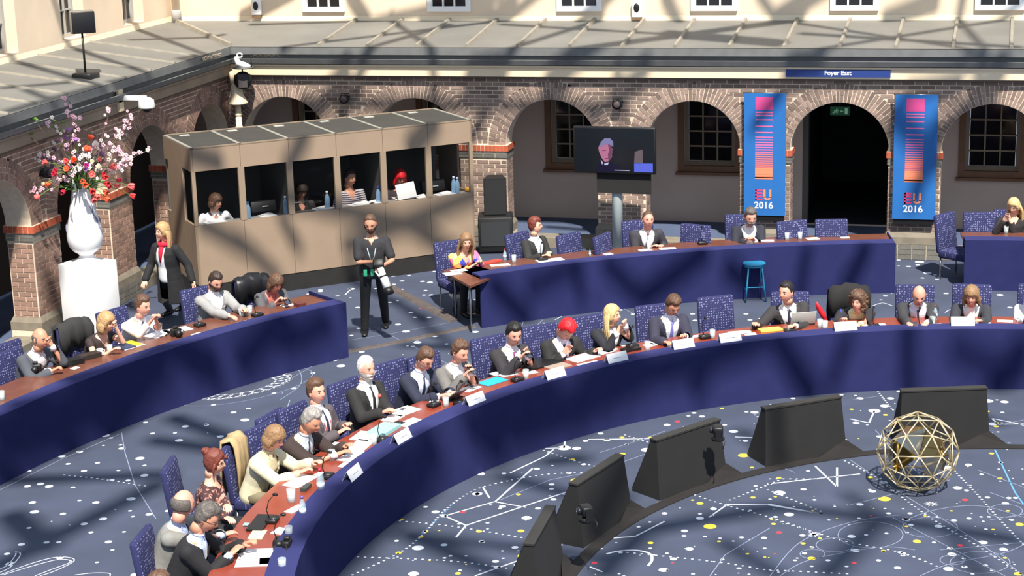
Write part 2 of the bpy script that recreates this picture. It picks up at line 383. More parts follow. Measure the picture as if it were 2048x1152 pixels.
DW = [ # white dots: x, y, half width in px
 (57,942,6),(124,913,7),(159,904,7),(210,871,9),(222,876,4),(136,928,5),(168,942,6),(237,941,4),(195,926,5),(207,891,3),(244,897,7),(241,890,4),(280,917,9),(289,931,4),(289,951,8),
 (81,968,7),(98,973,8),(146,975,5),(224,960,5),(256,961,5),(65,1005,7),(69,1024,9),(159,1001,4),(262,998,9),(126,1028,6),(58,1056,5),(206,1038,8),(168,1048,7),(43,1089,7),(93,1085,6),(182,1065,5),
 (217,1084,7),(248,1064,4),(225,1100,4),(194,1125,4),(14,1108,6),(20,1128,9),(140,1122,2),(260,1022,4),(302,1133,5),(298,1029,7),(270,1150,9),(120,1116,7),(305,867,5),(358,881,8),(350,866,4),(441,873,7),(413,850,5),(504,877,5),
 (318,823,5),(427,810,5),(490,840,9),(467,825,6),(371,853,7),(412,849,4),(497,817,5),(291,845,5),(585,852,5),(548,787,5),(587,777,6),(626,746,5),(669,720,8),(682,732,9),
 (687,662,6),(703,671,4),(685,700,6),(718,657,5),(715,615,5),(758,582,5),(802,579,5),(618,588,5),(641,583,5),(703,578,7),(812,663,8),(835,685,8),(826,693,4),(796,649,6),(870,673,5),(950,600,4),
 (848,590,4),(862,590,5),(858,635,5),(830,635,4),(889,637,5),(822,625,5),(780,605,4),(752,577,4),(951,664,7),(962,697,6),(949,715,4),(962,741,6),(893,688,4),(815,692,3),(1065,680,5),(1070,661,5),(922,741,4),
 (641,580,5),(700,578,5),(650,600,3),(675,592,4),(787,569,5),(785,552,6),(818,551,4),(845,563,5),(860,565,6),(869,543,4),(878,544,5),(851,581,4),
 (804,562,5),(1240,620,6),(1280,647,4),(1210,622,4),(1385,628,5),(1390,641,5),(1492,628,5),(1500,640,5),
 (1817,533,5),(1835,530,4),(1839,524,9),(1855,546,8),(1797,532,3),(1797,520,4),(1785,535,4),(1870,550,4),(1781,549,4),(1874,559,4),(1845,556,4),
 (1771,592,5),(1805,590,5),(1892,587,5),(2000,590,7),(1762,600,3),(1905,627,3),(2020,615,5),
 (974,906,6),(962,948,8),(1008,947,5),(957,988,8),(851,1014,5),(793,1082,5),(965,1084,5),(918,1048,4),(975,1046,4),(901,1112,4),(932,1112,3),(1005,1102,3),(920,1141,4),(991,1123,7),(993,1134,6),
 (952,988,8),(1005,1013,7),(1000,1017,4),(965,944,3),(981,1010,3),(975,1058,3),(963,1083,6),(888,1090,7),(889,1116,4),(836,1096,12),(827,1148,11),(888,1032,8),(871,1024,8),(826,1121,2),
 (1128,896,14),(1153,897,9),(1201,867,6),(1171,882,6),(1214,880,7),(1253,889,4),(1253,889,3),(1294,900,12),(1167,929,5),(1138,946,6),(1074,938,6),(1103,969,6),(1103,978,5),(1107,999,6),(1076,1017,6),(1053,1036,10),(1065,1074,6),
 (1030,1095,7),(1302,938,9),(1297,929,5),(1333,932,4),(1298,963,5),(1329,1027,6),(1277,1054,4),(1334,992,4),(1360,1016,2),(1369,1062,7),(1368,1072,5),(1410,1073,4),(1379,1098,8),(1327,1140,10),(1347,1118,7),(1307,1110,3),(1427,1018,7),(1400,1037,8),(1426,1031,3),
 (1455,1010,6),(1483,1075,5),(1528,1076,6),(1491,882,6),(1511,972,4),(1539,968,5),(1467,863,9),(1449,850,5),(1404,833,6),(1388,826,5),(1377,832,4),(1334,850,7),(1493,824,4),(1509,825,8),(1400,1028,4),(1241,1105,5),
 (1386,1148,4),(1445,1119,4),(1478,1137,5),(1423,1123,2),(1586,797,5),(1620,787,3),(1683,790,4),(1711,791,3),(1720,797,7),(1749,822,12),(1769,812,9),(1781,797,7),(1801,783,8),(1712,846,7),(1668,811,4),(1777,862,6),
 (1975,802,11),(2009,804,8),(1994,800,3),(2005,825,4),(1950,784,5),(1981,866,4),(1996,864,3),(2004,846,3),(2047,850,4),(1985,848,9),(1758,899,6),(1758,873,6),(1559,986,12),(1607,979,6),(1616,942,4),(1578,1029,10),(1551,1034,5),(1629,1000,4),
 (1745,983,7),(1720,1009,7),(1777,1027,5),(1768,965,7),(1937,930,7),(1892,936,13),(2001,925,5),(1963,949,4),(1915,976,9),(1933,981,5),(1975,995,5),(2018,996,5),(2011,1007,7),(1812,1038,6),(1812,1039,8),(1820,1027,5),(1877,1053,8),(1908,1041,6),
 (1938,1037,5),(1978,1034,4),(1822,1050,5),(1718,1037,4),(1703,1073,8),(1773,1067,4),(1732,1070,4),(1868,1085,4),(1900,1097,6),(1806,1111,5),(1795,1136,7),(1807,1107,5),(1693,1133,4),(1656,1121,5),(1609,1107,5),(1623,1094,4),(1590,1121,4),
 (1624,1095,4),(1757,1121,5),(1800,1105,5),(1904,1109,9),(1927,1117,4),(1897,1138,10),(2007,1099,8),(2012,1088,5),(1929,1134,6),(1971,1131,5),(1875,1034,4),(2023,1040,5),(1966,1085,9),(2031,996,5),(1945,1148,4),(1710,1101,9),(1605,1071,6)]
DY = [(842,1074,5),(852,1063,5),(804,1039,4),(797,1106,6),(849,1063,4),(958,1063,6),(916,1147,6),(1245,908,6),(1153,961,12),(1145,919,5),(1037,989,5),(1042,1062,7),(1048,1112,13),(1300,875,4),(1244,875,5),(1299,908,5),
 (1487,911,11),(1400,1007,7),(1420,1053,13),(1301,1086,6),(1438,1083,4),(1506,995,5),(1504,935,4),(1495,1108,4),(1089,1063,4),(1444,817,4),(1769,998,12),(1741,955,6),(1834,1083,8),(1623,1117,8),(1606,1087,5),(2000,957,5),(2039,1049,8),(1813,1053,4),
 (2016,1022,4),(1903,1022,3),(1558,956,5),(1547,1048,5),(2036,1148,8),(1992,853,5),(1974,823,5),(1993,846,5),(1771,830,5),(1703,819,4),(1768,1103,4),(1318,1006,5),(2010,1116,4),(1767,1102,5),(1850,1032,3),(1983,907,5),(1640,1077,4)]
DR = [(925,1024,6),(1355,843,6),(1656,802,5),(1189,1126,6),(1930,1000,6),(1558,1065,6),(1920,1091,6),(1708,1126,5),(1742,1032,3),(1550,1108,3),(840,617,3),(1345,1126,3)]
def pxr(P, hw): return hw*(P-CAMP).length/FPX
for lst, mi in ((DW, 0), (DY, 1), (DR, 2)):
    for x, y, hw in lst:
        P = at(x, y); disc(P, pxr(P, hw), mi)
rnd = random.Random(3)
for i in range(420):
    a = rnd.uniform(60, 200); r = rnd.uniform(0.3, 6.9) if rnd.random() < 0.7 else rnd.uniform(8.3, 16)
    P = pol(r, a)
    if P.x < XL+0.5 or P.y > YB-0.9: continue
    disc(P, rnd.choice([0.008, 0.010, 0.012, 0.016, 0.02]), rnd.choice([0, 0, 0, 0, 5, 4, 1]) if r < 7 else 0, 8)
for i in range(60):
    P = pol(rnd.uniform(8.3, 15), rnd.uniform(90, 200))
    if P.x > XL+0.5 and P.y < YB-0.9: disc(P, rnd.uniform(0.02, 0.045), 0)
# lines and constellations
for pts in [[(889,1032),(991,1003),(1065,937)],[(889,1032),(932,1051),(1143,981)],[(932,1051),(912,1075)],[(992,1004),(1052,1015)],[(1035,1122),(950,1152)],[(1176,879),(1335,877)],[(1048,1090),(1270,1073),(1329,1043)],
            [(1460,1009),(1536,1010),(1645,1028)],[(1453,1010),(1418,1035)],[(1470,874),(1536,876)],[(1120,896),(1090,897)],[(1180,1134),(1205,1144)],[(1630,932),(1673,973)],[(1674,935),(1674,973)],[(1536,968),(1720,948)],
            [(1536,1008),(1645,1028)],[(1749,822),(1738,846),(1700,838)],[(1984,837),(1996,849),(2048,848)],[(1984,837),(2048,850)],[(1974,830),(1970,800)],[(1540,808),(1556,822)],[(1130,880),(1128,896)],[(979,996),(966,975)],[(1296,935),(1283,940)],
            [(1107,899),(1090,913),(1020,946)],[(690,590),(702,578)]]:
    fl_line(pts, 0.022, 0)
for pts in [[(0,980),(120,920),(240,868)],[(243,865),(250,905),(270,970),(312,1038)],[(1090,1152),(1140,1060),(1180,1075)],[(1420,1152),(1450,1110),(1540,1056)],[(1890,862),(1960,862)],[(670,685),(780,668),(900,645)],[(750,655),(805,683)],
            [(820,690),(900,730)],[(1230,608),(1290,640)],[(1040,667),(1050,630)],[(1060,665),(1085,640)],[(1955,940),(2048,975)],[(1700,1010),(1900,960)],[(540,640),(640,720)],[(560,770),(680,700)],[(2000,850),(2048,840)],
            [(1705,800),(1760,792)],[(1550,930),(1590,945)],[(1100,960),(1200,940),(1300,905)]]:
    fl_line(pts, 0.010, 4)
for pts in [[(1700,920),(1800,985),(1950,1080),(2048,1152)],[(1785,1035),(1880,1085),(2010,1152)],[(1540,1152),(1600,1085),(1700,1045),(1800,1030)],[(1750,860),(1850,960)],[(1880,1100),(2048,1085)],[(1560,1152),(1620,1120),(1760,1095),(1830,1100)],
            [(1980,985),(2048,1010)],[(1800,1045),(1870,1020),(1960,1012),(2048,1035)],[(1200,905),(1280,880),(1330,862)],[(1000,1000),(1100,960)],[(1980,1040),(2048,1028)],[(1840,1152),(1900,1128),(2000,1108),(2048,1090)]]:
    fl_line(curve(pts), 0.010, 4)
for cx, cy, rx, ry in [(1741,1070,65,26),(1670,1090,38,14),(1625,1108,25,9),(2010,1022,35,13),(1860,1055,55,20),(1960,1125,60,22),(1905,1120,25,10)]:
    fl_line([(cx+rx*math.cos(t*PI/14), cy+ry*math.sin(t*PI/14)) for t in range(29)], 0.009, 4)
for pts in [[(800,1042),(900,1052),(1024,1072)],[(716,1114),(900,1122),(1024,1138)],[(705,1150),(800,1105),(850,1065),(890,1020),(950,980),(1024,960)],[(1088,901),(1150,922),(1210,938),(1240,947)],[(1024,960),(1100,948),(1200,945)],
            [(1250,870),(1320,892)],[(1390,990),(1450,1010),(1540,1035),(1620,1062)],[(1255,1105),(1440,1125),(1560,1145)],[(1175,1095),(1210,1098)],[(1030,1073),(1075,1080)],[(1690,922),(1750,955),(1860,1035),(1960,1095),(2048,1152)],
            [(1905,938),(1960,995),(2000,1040),(2048,1090)],[(1540,1037),(1620,1062),(1700,1085),(1800,1105),(1880,1135)],[(128,950),(200,958),(290,972)],[(1540,958),(1640,958)],[(1756,784),(1786,820)],[(1536,980),(1650,1026)],[(1030,1130),(1060,1140)],
            [(1510,830),(1540,850)],[(1460,1000),(1560,960)],[(1540,1140),(1700,1148)]]:
    dots(curve(pts), 0.075, 0.015, 0)
for pts in [[(1990,900),(2030,985),(2048,1010)]]: fl_line(pts, 0.018, 3)
dots(curve([(845,1066),(870,1043),(905,1010)]), 0.07, 0.013, 3)
for pts in [curve([(1213,1108),(1240,1102),(1275,1101),(1300,1108),(1304,1120),(1296,1132)])]: fl_line(pts, 0.028, 0)
for x, y in [(1862, 1008), (1628, 1069)]:          # star bursts
    P = at(x, y)
    for k in range(5):
        a = k*PI/5; d = Vector((math.cos(a), math.sin(a), 0))*0.085
        pr.add([(P.x-d.x, P.y-d.y, ZP), (P.x+d.y*.16, P.y-d.x*.16, ZP), (P.x+d.x, P.y+d.y, ZP), (P.x-d.y*.16, P.y+d.x*.16, ZP)], [(0, 1, 2, 3)], 0)
# looping wreath drawn on the carpet behind the left table, and long loops near the left corner
Pc = at(488, 772); ex = at(590, 745)-Pc; ey = Vector((-ex.y, ex.x, 0))*0.55
pts = []
for k in range(0, 900):
    t = k*2*PI/900; R_, r_, d_ = 1.0, 0.043, 0.16
    x = 0.72*math.cos(t)+d_*math.cos(t*23); y = 0.72*math.sin(t)+d_*math.sin(t*23); pts.append(Pc+ex*x+ey*y)
fl_line(pts, 0.022, 0, True)
for k in (0.56, 0.88): fl_line([Pc+ex*(k*math.cos(i*PI/24))+ey*(k*math.sin(i*PI/24)) for i in range(49)], 0.014, 5, True)
fl_line([Pc+ex*(1.25*math.cos(i*PI/24))+ey*(1.3*math.sin(i*PI/24)) for i in range(49)], 0.009, 4, True)
for pts in [[(0,1150),(60,1128),(110,1115),(142,1116),(146,1124),(110,1142),(80,1152)],[(6,1150),(62,1133),(112,1120),(137,1120),(140,1125),(106,1138),(70,1152)],[(0,1145),(20,1135),(38,1115),(40,1106),(30,1104)],[(0,1138),(16,1130),(30,1112),(32,1106)],
            [(150,1150),(190,1146),(218,1147),(220,1152)]]: fl_line(curve(pts), 0.012, 0)
q = curve([(560,800),(600,770),(597,740),(560,725)]); fl_line(q, 0.010, 4)
fl_line(curve([(510,905),(555,860),(580,800)]), 0.012, 4)
for pts in [[(1110,640),(1140,625),(1170,622)],[(1200,640),(1160,650),(1170,665)],[(1225,668),(1180,660),(1150,672)],[(1090,680),(1200,690)]]: fl_line(curve(pts), 0.014, 5)
fl_line(curve([(1745,612),(1765,606),(1785,612)]), 0.016, 5); fl_line(curve([(1890,625),(1902,619),(1915,628)]), 0.016, 5)
o = pr.build('carpet_print', PM, fl); tag(o, kind='stuff')

# cable ramps and the black cable mat under the monitors
def strip(name, pts, wd, h, m, label):
    mb = MB()
    for a, b in zip(pts, pts[1:]):
        d = (b-a).normalized(); n = Vector((-d.y, d.x, 0)); k = wd/2
        q = []
        for P in (a, b): q += [P-n*k, P-n*k*.6+Vector((0, 0, h)), P+n*k*.6+Vector((0, 0, h)), P+n*k]
        mb.add(q, [(0, 4, 5, 1), (1, 5, 6, 2), (2, 6, 7, 3), (0, 1, 2, 3), (7, 6, 5, 4), (0, 3, 7, 4)])
    return one(name, mb, m, label, 'cable cover')
M_RAMP = mat('brown_rubber', (84, 76, 74), 0.8, var=0.2, scale=9)
strip('cable_ramp', [at(768, 568), at(910, 643)], 0.2, 0.03, M_RAMP, 'grey-brown cable ramp slanting over the carpet from the booth to the table corner')
strip('cable_ramp', [at(672, 708), at(760, 692), at(948, 653)], 0.14, 0.02, M_RAMP, 'dark cable ramp crossing the aisle between the two rear table ends')

# ------------------------------------------------------------------ arcaded walls
B_STD = MB().box((0, 0, 0), (1, 1, 1)).mesh('brick', M_BRICK)
B_LFT = MB().box((0, 0, 0), (1, 1, 1)).mesh('brick', M_BRICKL)
B_RED = MB().box((0, 0, 0), (1, 1, 1)).mesh('brick', M_BRICKR)
B_GRY = MB().box((0, 0, 0), (1, 1, 1)).mesh('brick', M_BRICKG)
TH = 0.42; PW = S-2*RA; ZS = ZA-RA
ZF = -0.17
def arcade(name, centres, s0, s1, W, brick_mat, brick_me, pick):
    """W maps (s, depth, z) to world: s along the wall, depth 0 = court face, + = into the corridor"""
    mb = MB(); N = 22
    def q(a, b, c, d, mi=0): mb.quad(W(*a), W(*b), W(*c), W(*d), mi)
    edges = [s0]
    for c in centres: edges += [c-RA, c+RA]
    edges.append(s1)
    for i in range(0, len(edges), 2):            # pier blocks
        a, b = edges[i], edges[i+1]
        if b-a < 0.01: continue
        for dd in (0, TH): q((a, dd, ZF), (b, dd, ZF), (b, dd, ZC+.1), (a, dd, ZC+.1))
        q((a, 0, ZF), (a, TH, ZF), (a, TH, ZS), (a, 0, ZS)); q((b, 0, ZF), (b, TH, ZF), (b, TH, ZS), (b, 0, ZS))
    for c in centres:                            # web over each arch
        for k in range(N):
            t0, t1 = PI-PI*k/N, PI-PI*(k+1)/N
            x0, z0, x1, z1 = c+RA*math.cos(t0), ZS+RA*math.sin(t0), c+RA*math.cos(t1), ZS+RA*math.sin(t1)
            for dd in (0, TH): q((x0, dd, z0), (x1, dd, z1), (x1, dd, ZC+.1), (x0, dd, ZC+.1))
            q((x0, 0, z0), (x0, TH, z0), (x1, TH, z1), (x1, 0, z1))
    q((s0, 0, ZC+.1), (s1, 0, ZC+.1), (s1, TH, ZC+.1), (s0, TH, ZC+.1))
    wall = mb.build(name, M_MORTAR); tag(wall, kind='structure')
    X = (W(1, 0, 0)-W(0, 0, 0)); Yd = (W(0, 1, 0)-W(0, 0, 0))
    bricks = []                                  # centre(s,depth,z), size(s,depth,z), tilt, mesh
    RO = RA+0.335
    def keep(s, z):                              # in the plain field outside the voussoir rings
        for c in centres:
            r = math.hypot(s-c, z-ZS)
            if z > ZS and r < RO+0.02: return False
            if z <= ZS and abs(s-c) < RA: return False
        return s0 < s < s1
    CH = 0.0735; BL = 0.225; row = 0; z = 0.03
    ZB = 0.52
    while z < ZC-0.01:
        off = (row % 2)*BL/2; s = s0-BL+off
        while s < s1:
            h = CH-0.016; zc = z+h/2
            a, b = s+0.006, s+BL-0.010
            # clip against openings
            if zc <= ZS:
                ok = False
                for i in range(0, len(edges), 2):
                    ea, eb = edges[i], edges[i+1]
                    aa, bb = max(a, ea+0.003), min(b, eb-0.003)
                    if bb-aa > 0.04 and not (ZS-0.30 < zc):
                        bricks.append(((aa+bb)/2, zc, bb-aa, h, 0, 'n'))
            else:
                aa, bb = max(a, s0), min(b, s1)
                for c in centres:
                    dz = zc-ZS+ (h/2)
                    if dz < RO:
                        hw = math.sqrt(max(RO*RO-dz*dz, 0))+0.012
                        if aa < c+hw and bb > c-hw:
                            if aa < c-hw: bb = min(bb, c-hw)
                            elif bb > c+hw: aa = max(aa, c+hw)
                            else: bb = aa
                if bb-aa > 0.04: bricks.append(((aa+bb)/2, zc, bb-aa, h, 0, 'n'))
            s += BL
        row += 1; z += CH
    for c in centres:                            # voussoirs
        n = 46
        for k in range(n):
            t = PI*(k+0.5)/n
            ln = 0.32; sp = 0.60 if k % 2 else 0.36
            for r0, r1 in ((RA+0.004, RA+ln*sp-0.006), (RA+ln*sp+0.006, RA+ln)):
                rm = (r0+r1)/2; cs, cz = c+rm*math.cos(t), ZS+rm*math.sin(t)
                if s0 < cs < s1: bricks.append((cs, cz, r1-r0, PI*rm/n-0.013, t, 'v'))
    # 300 as parts, the rest joined
    bricks.sort(key=lambda b: pick(b))
    rest = MB()
    zd = Yd.cross(X)
    def M3(t):
        zz = Vector((0, 0, 1)); a = X*math.cos(t)+zz*math.sin(t); b = -X*math.sin(t)+zz*math.cos(t)
        return Matrix((a, Yd, b)).transposed()
    DP = 0.03
    for i, (s, z, ls, lz, t, kd) in enumerate(bricks):
        loc = W(s, 0.5*DP-0.009+((i*37) % 5)*0.0008, z)
        if i < 262:
            o = inst('brick', brick_me, wall, loc, 0, (ls, DP, lz)); o.rotation_mode = 'QUATERNION'; o.rotation_quaternion = M3(t).to_quaternion()
        else: rest.box(loc, (ls, DP, lz), M3(t))
    tag(rest.build('brick', brick_mat, wall), kind='stuff')
    # side faces of the piers: short bricks, joined
    sd_ = MB()
    for c in centres:
        for e, sg in ((c-RA, 1), (c+RA, -1)):
            if not (s0 < e < s1): continue
            z = 0.03; r = 0
            while z < ZS-0.3:
                a = 0.012 if r % 2 else 0.012; cuts = [a, 0.2, TH-0.01] if r % 2 else [a, 0.1, 0.31, TH-0.01]
                for u, v in zip(cuts, cuts[1:]):
                    if v-u > .03: sd_.box(W(e-sg*(-0.004), (u+v)/2, z+0.028), (0.012, v-u-0.014, 0.057), Matrix((X, Yd, Vector((0, 0, 1)))).transposed())
                z += CH; r += 1
    tag(sd_.build('reveal_brick', brick_mat, wall), kind='stuff')
    # string courses and stone base of every pier
    for i in range(0, len(edges), 2):
        a, b = edges[i], edges[i+1]
        if b-a < 0.2: continue
        tr = MB(); R3 = Matrix((X, Yd, Vector((0, 0, 1)))).transposed()
        def band(z0, z1, pj, me, nm, rows=1, wd=0.07):
            L = (b-a)+2*pj; n = max(2, int(L/wd)); hh = (z1-z0)/rows
            bk = MB()
            bk.box(W((a+b)/2, TH/2, (z0+z1)/2), (L-0.012, TH+2*pj-0.012, z1-z0-0.004), R3, 1)
            for rr in range(rows):
                for k in range(n):
                    bk.box(W(a-pj+L*(k+.5)/n, -pj+0.02, z0+hh*(rr+.5)), (L/n-0.011, 0.05, hh-0.012), R3, 0)
                m = max(2, int((TH+2*pj)/wd))
                for k in range(m):
                    for ss in (a-pj+0.02, b+pj-0.02):
                        bk.box(W(ss, -pj+(TH+2*pj)*(k+.5)/m, z0+hh*(rr+.5)), (0.05, (TH+2*pj)/m-0.011, hh-0.012), R3, 0)
            o = bk.build(nm, [me, M_MORTAR], wall); tag(o, kind='stuff')
        band(1.575, 1.69, 0.035, M_BRICKR, 'red_brick_course')
        band(1.455, 1.565, 0.018, M_BRICKG, 'grey_brick_course', 2, 0.2)
        st = MB(); pj = 0.05                      # stone base course with sloping top
        z0, z1, z2 = 0.10, 0.22, 0.30
        A = [W(a-pj, -pj, z0), W(b+pj, -pj, z0), W(b+pj, TH+pj, z0), W(a-pj, TH+pj, z0)]
        B = [W(a-pj, -pj, z1), W(b+pj, -pj, z1), W(b+pj, TH+pj, z1), W(a-pj, TH+pj, z1)]
        D = [W(a-.005, -.015, z2), W(b+.005, -.015, z2), W(b+.005, TH+.015, z2), W(a-.005, TH+.015, z2)]
        st.add(A+B+D, [(0, 1, 5, 4), (1, 2, 6, 5), (2, 3, 7, 6), (3, 0, 4, 7), (4, 5, 9, 8), (5, 6, 10, 9), (6, 7, 11, 10), (7, 4, 8, 11), (8, 9, 10, 11), (3, 2, 1, 0)])
        st.build('base_stone', M_STONE, wall)
        lw = MB()
        lw.box(W((a+b)/2, TH/2, -.035), (b-a+2*pj-.014, TH+2*pj-.014, .27), R3, 1)
        for rr in range(3):
            n = 4; L = b-a+2*pj
            for k in range(n): lw.box(W(a-pj+L*(k+.5)/n, -pj+.02, -.125+.09*rr), (L/n-.012, .05, .076), R3, 0)
        tag(lw.build('base_brick', [M_BRICKG, M_MORTAR], wall), kind='stuff')
    return wall
cb = [ARX+i*S for i in range(0, 7)]
def WB(s, d, z): return Vector((s, YB+d, z))
wall_back = arcade('wall_back', cb, XL, cb[-1]+S/2, WB, M_BRICK, B_STD, lambda b: (0 if b[5] == 'v' and b[0] > -5.9 else 1, -b[0] if b[5] == 'v' else abs(b[0]+3)))
YLL = 30.10
SL = 2.46
cl = [YLL-i*SL for i in range(0, 5)][::-1]
def WL(s, d, z): return Vector((XL-d, s, z))
wall_left = arcade('wall_left', cl, cl[0]-SL/2, YB, WL, M_BRICKL, B_LFT, lambda b: (0 if b[5] == 'v' and b[0] > 26 else 1, abs(b[0]-24)))

# corridor far walls, ceiling and upper facade, windows
def wall_with_holes(name, s0, s1, z0, z1, holes, W, m, dep=0.25):
    """wall plane with rectangular openings (a,b,za,zb) and reveals of depth dep"""
    mb = MB(); ss = sorted(set([s0, s1]+[h[0] for h in holes]+[h[1] for h in holes])); zs = sorted(set([z0, z1]+[h[2] for h in holes]+[h[3] for h in holes]))
    for a, b in zip(ss, ss[1:]):
        for c, d in zip(zs, zs[1:]):
            if any(h[0] <= a and b <= h[1] and h[2] <= c and d <= h[3] for h in holes): continue
            mb.quad(W(a, 0, c), W(b, 0, c), W(b, 0, d), W(a, 0, d))
    for a, b, c, d in holes:
        for p, q in (((a, c), (b, c)), ((b, c), (b, d)), ((b, d), (a, d)), ((a, d), (a, c))):
            mb.quad(W(p[0], 0, p[1]), W(q[0], 0, q[1]), W(q[0], dep, q[1]), W(p[0], dep, p[1]))
    o = mb.build(name, m); tag(o, kind='structure'); return o
WN = [0]
def window(a, b, za, zb, W, cols, rows, mfr, sill=True, dep=0.12, fw=0.07, outer=0.0, mo=None, proud=0.0):
    WN[0] += 1; X = W(1, 0, 0)-W(0, 0, 0); Y = W(0, 1, 0)-W(0, 0, 0); R3 = Matrix((X, Y, Vector((0, 0, 1)))).transposed()
    fr = MB()
    def bx(s, d, z, ls, ld, lz, M=fr): M.box(W(s, d, z), (ls, ld, lz), R3)
    bx(a+fw/2, dep, (za+zb)/2, fw, .08, zb-za); bx(b-fw/2, dep, (za+zb)/2, fw, .08, zb-za); bx((a+b)/2, dep, za+fw/2, b-a-2*fw, .08, fw); bx((a+b)/2, dep, zb-fw/2, b-a-2*fw, .08, fw)
    base = fr.build('window_%d' % WN[0], mfr); tag(base, kind='structure')
    if outer:
        k = MB()
        bx(a-outer/2, -.01, (za+zb)/2, outer, .07, zb-za+2*outer, k); bx(b+outer/2, -.01, (za+zb)/2, outer, .07, zb-za+2*outer, k); bx((a+b)/2, -.01, za-outer/2, b-a, .07, outer, k); bx((a+b)/2, -.01, zb+outer/2, b-a, .07, outer, k)
        k.build('window_frame', mo or mfr, base)
    w_, h_ = (b-a-2*fw), (zb-za-2*fw); mw = 0.028
    for i in range(1, cols): k = MB(); bx(a+fw+w_*i/cols, dep-.01, (za+zb)/2, mw, .045, h_, k); k.build('glazing_bar', mfr, base)
    for i in range(1, rows): k = MB(); bx((a+b)/2, dep-.01, za+fw+h_*i/rows, w_, .04, mw, k); k.build('glazing_bar', mfr, base)
    for i in range(cols):
        for j in range(rows):
            k = MB(); bx(a+fw+w_*(i+.5)/cols, dep+.015, za+fw+h_*(j+.5)/rows, w_/cols-.01, .008, h_/rows-.01, k); k.build('pane', M_DKGLASS, base)
    if sill:
        k = MB(); bx((a+b)/2, -.03, za-outer-.03, b-a+2*outer+.08, .14, .05, k); k.build('sill', mo or mfr, base)
    return base
def WCB(s, d, z): return Vector((s, YC+d, z))
def WCL(s, d, z): return Vector((XC-d, s, z))
xr = cb[-1]+S/2
wx = [-4.92+k*S for k in (-3, -2, -1, 0, 2, 3)]
holes = [(x-.47, x+.47, 1.03, 2.28) for x in wx]
DOOR = (-3.22, -1.58, 0.0, 2.5)
wall_with_holes('wall_corridor_back', XC, xr, -.05, ZC, holes+[DOOR], WCB, M_PLAST)
for x in wx: window(x-.47, x+.47, 1.03, 2.28, WCB, 3, 4, mat('taupe_sash', (150, 132, 110), .6), outer=.11, mo=M_WOODF)
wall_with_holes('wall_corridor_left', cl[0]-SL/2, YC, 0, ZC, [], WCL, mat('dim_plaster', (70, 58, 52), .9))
# dark foyer behind the doorway
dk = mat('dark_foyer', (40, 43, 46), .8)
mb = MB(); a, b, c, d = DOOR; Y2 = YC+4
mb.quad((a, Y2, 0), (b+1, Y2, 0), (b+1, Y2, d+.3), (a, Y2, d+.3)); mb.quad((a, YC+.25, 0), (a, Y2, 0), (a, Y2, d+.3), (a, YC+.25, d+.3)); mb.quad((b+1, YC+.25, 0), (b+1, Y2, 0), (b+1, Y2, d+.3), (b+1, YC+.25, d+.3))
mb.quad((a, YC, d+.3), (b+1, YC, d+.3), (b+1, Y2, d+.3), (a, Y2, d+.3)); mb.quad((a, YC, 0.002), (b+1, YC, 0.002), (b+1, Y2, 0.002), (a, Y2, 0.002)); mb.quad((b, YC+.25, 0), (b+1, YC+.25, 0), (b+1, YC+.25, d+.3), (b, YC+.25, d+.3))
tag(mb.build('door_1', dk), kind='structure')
mb = MB(); mb.box((a+.05, YC+.14, d/2), (.1, .22, d)); mb.box((b-.05, YC+.14, d/2), (.1, .22, d)); mb.box(((a+b)/2, YC+.14, d-.05), (b-a-.2, .22, .1))
tag(mb.build('trim_1', mat('door_jamb_grey', (104, 98, 92), .6)), kind='structure')
# corridor floors: blue carpet, pale threshold stones between the piers
mb = MB(); mb.quad((XC, YB+TH, -.03), (xr, YB+TH, -.03), (xr, YC, -.03), (XC, YC, -.03)); mb.quad((XC, cl[0]-SL/2, -.03), (XL-TH, cl[0]-SL/2, -.03), (XL-TH, YB+TH, -.03), (XC, YB+TH, -.03))
tag(mb.build('trim_2', mat('corridor_carpet', (78, 92, 120), .9, var=.08, scale=2)), kind='structure')
mb = MB()
for c in cb: mb.box((c, YB+TH/2, -.08), (2*RA-.02, TH, .17))
for c in cl: mb.box((XL-TH/2, c, -.08), (TH, 2*RA-.02, .17))
tag(mb.build('trim_3', M_STONE), kind='structure')
mb = MB(); mb.box(((XC+xr)/2, (YB+YC)/2+TH/2, ZC+.13), (xr-XC, YC-YB-TH, .06)); mb.box(((XC+XL-TH)/2, (cl[0]-SL/2+YB+TH)/2, ZC+.13), (XL-TH-XC, YB+TH-cl[0]+S/2, .06))
tag(mb.build('trim_4', mat('corridor_ceiling', (170, 158, 146), .9)), kind='structure')

# cornice, gutter and zinc lean-to roof along both walls
yl0 = cl[0]-SL/2
def sweep(name, prof, m, zlist=None):
    """profile of (out, z) points, out = distance out from the wall face; runs along left then back wall, mitred"""
    mb = MB(); n = len(prof); V = []
    for o_, z in prof: V.append([(XL+o_, yl0, z), (XL+o_, YB-o_, z), (xr, YB-o_, z)])
    for i in range(n):
        j = (i+1) % n
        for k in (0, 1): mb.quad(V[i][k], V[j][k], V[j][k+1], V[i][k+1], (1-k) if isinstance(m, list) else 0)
    mb.add([v[0] for v in V], [tuple(range(n))]); mb.add([v[2] for v in V], [tuple(range(n))[::-1]])
    o = mb.build(name, m); tag(o, kind='structure'); return o
sweep('trim_5', [(-.02, ZC), (.10, ZC), (.10, ZC+.035), (-.02, ZC+.035)], mat('brown_drip_edge', (98, 84, 74), .7))
sweep('trim_6', [(-.02, ZC+.036), (.13, ZC+.036), (.13, ZC+.20), (.17, ZC+.205), (.17, ZC+.235), (-.02, ZC+.235)], [M_CREAMP, mat('painted_shade_fascia', (146, 130, 112), .8, var=.14, scale=2)])  # left run: cream paint darkened in its colour to stand in for shade
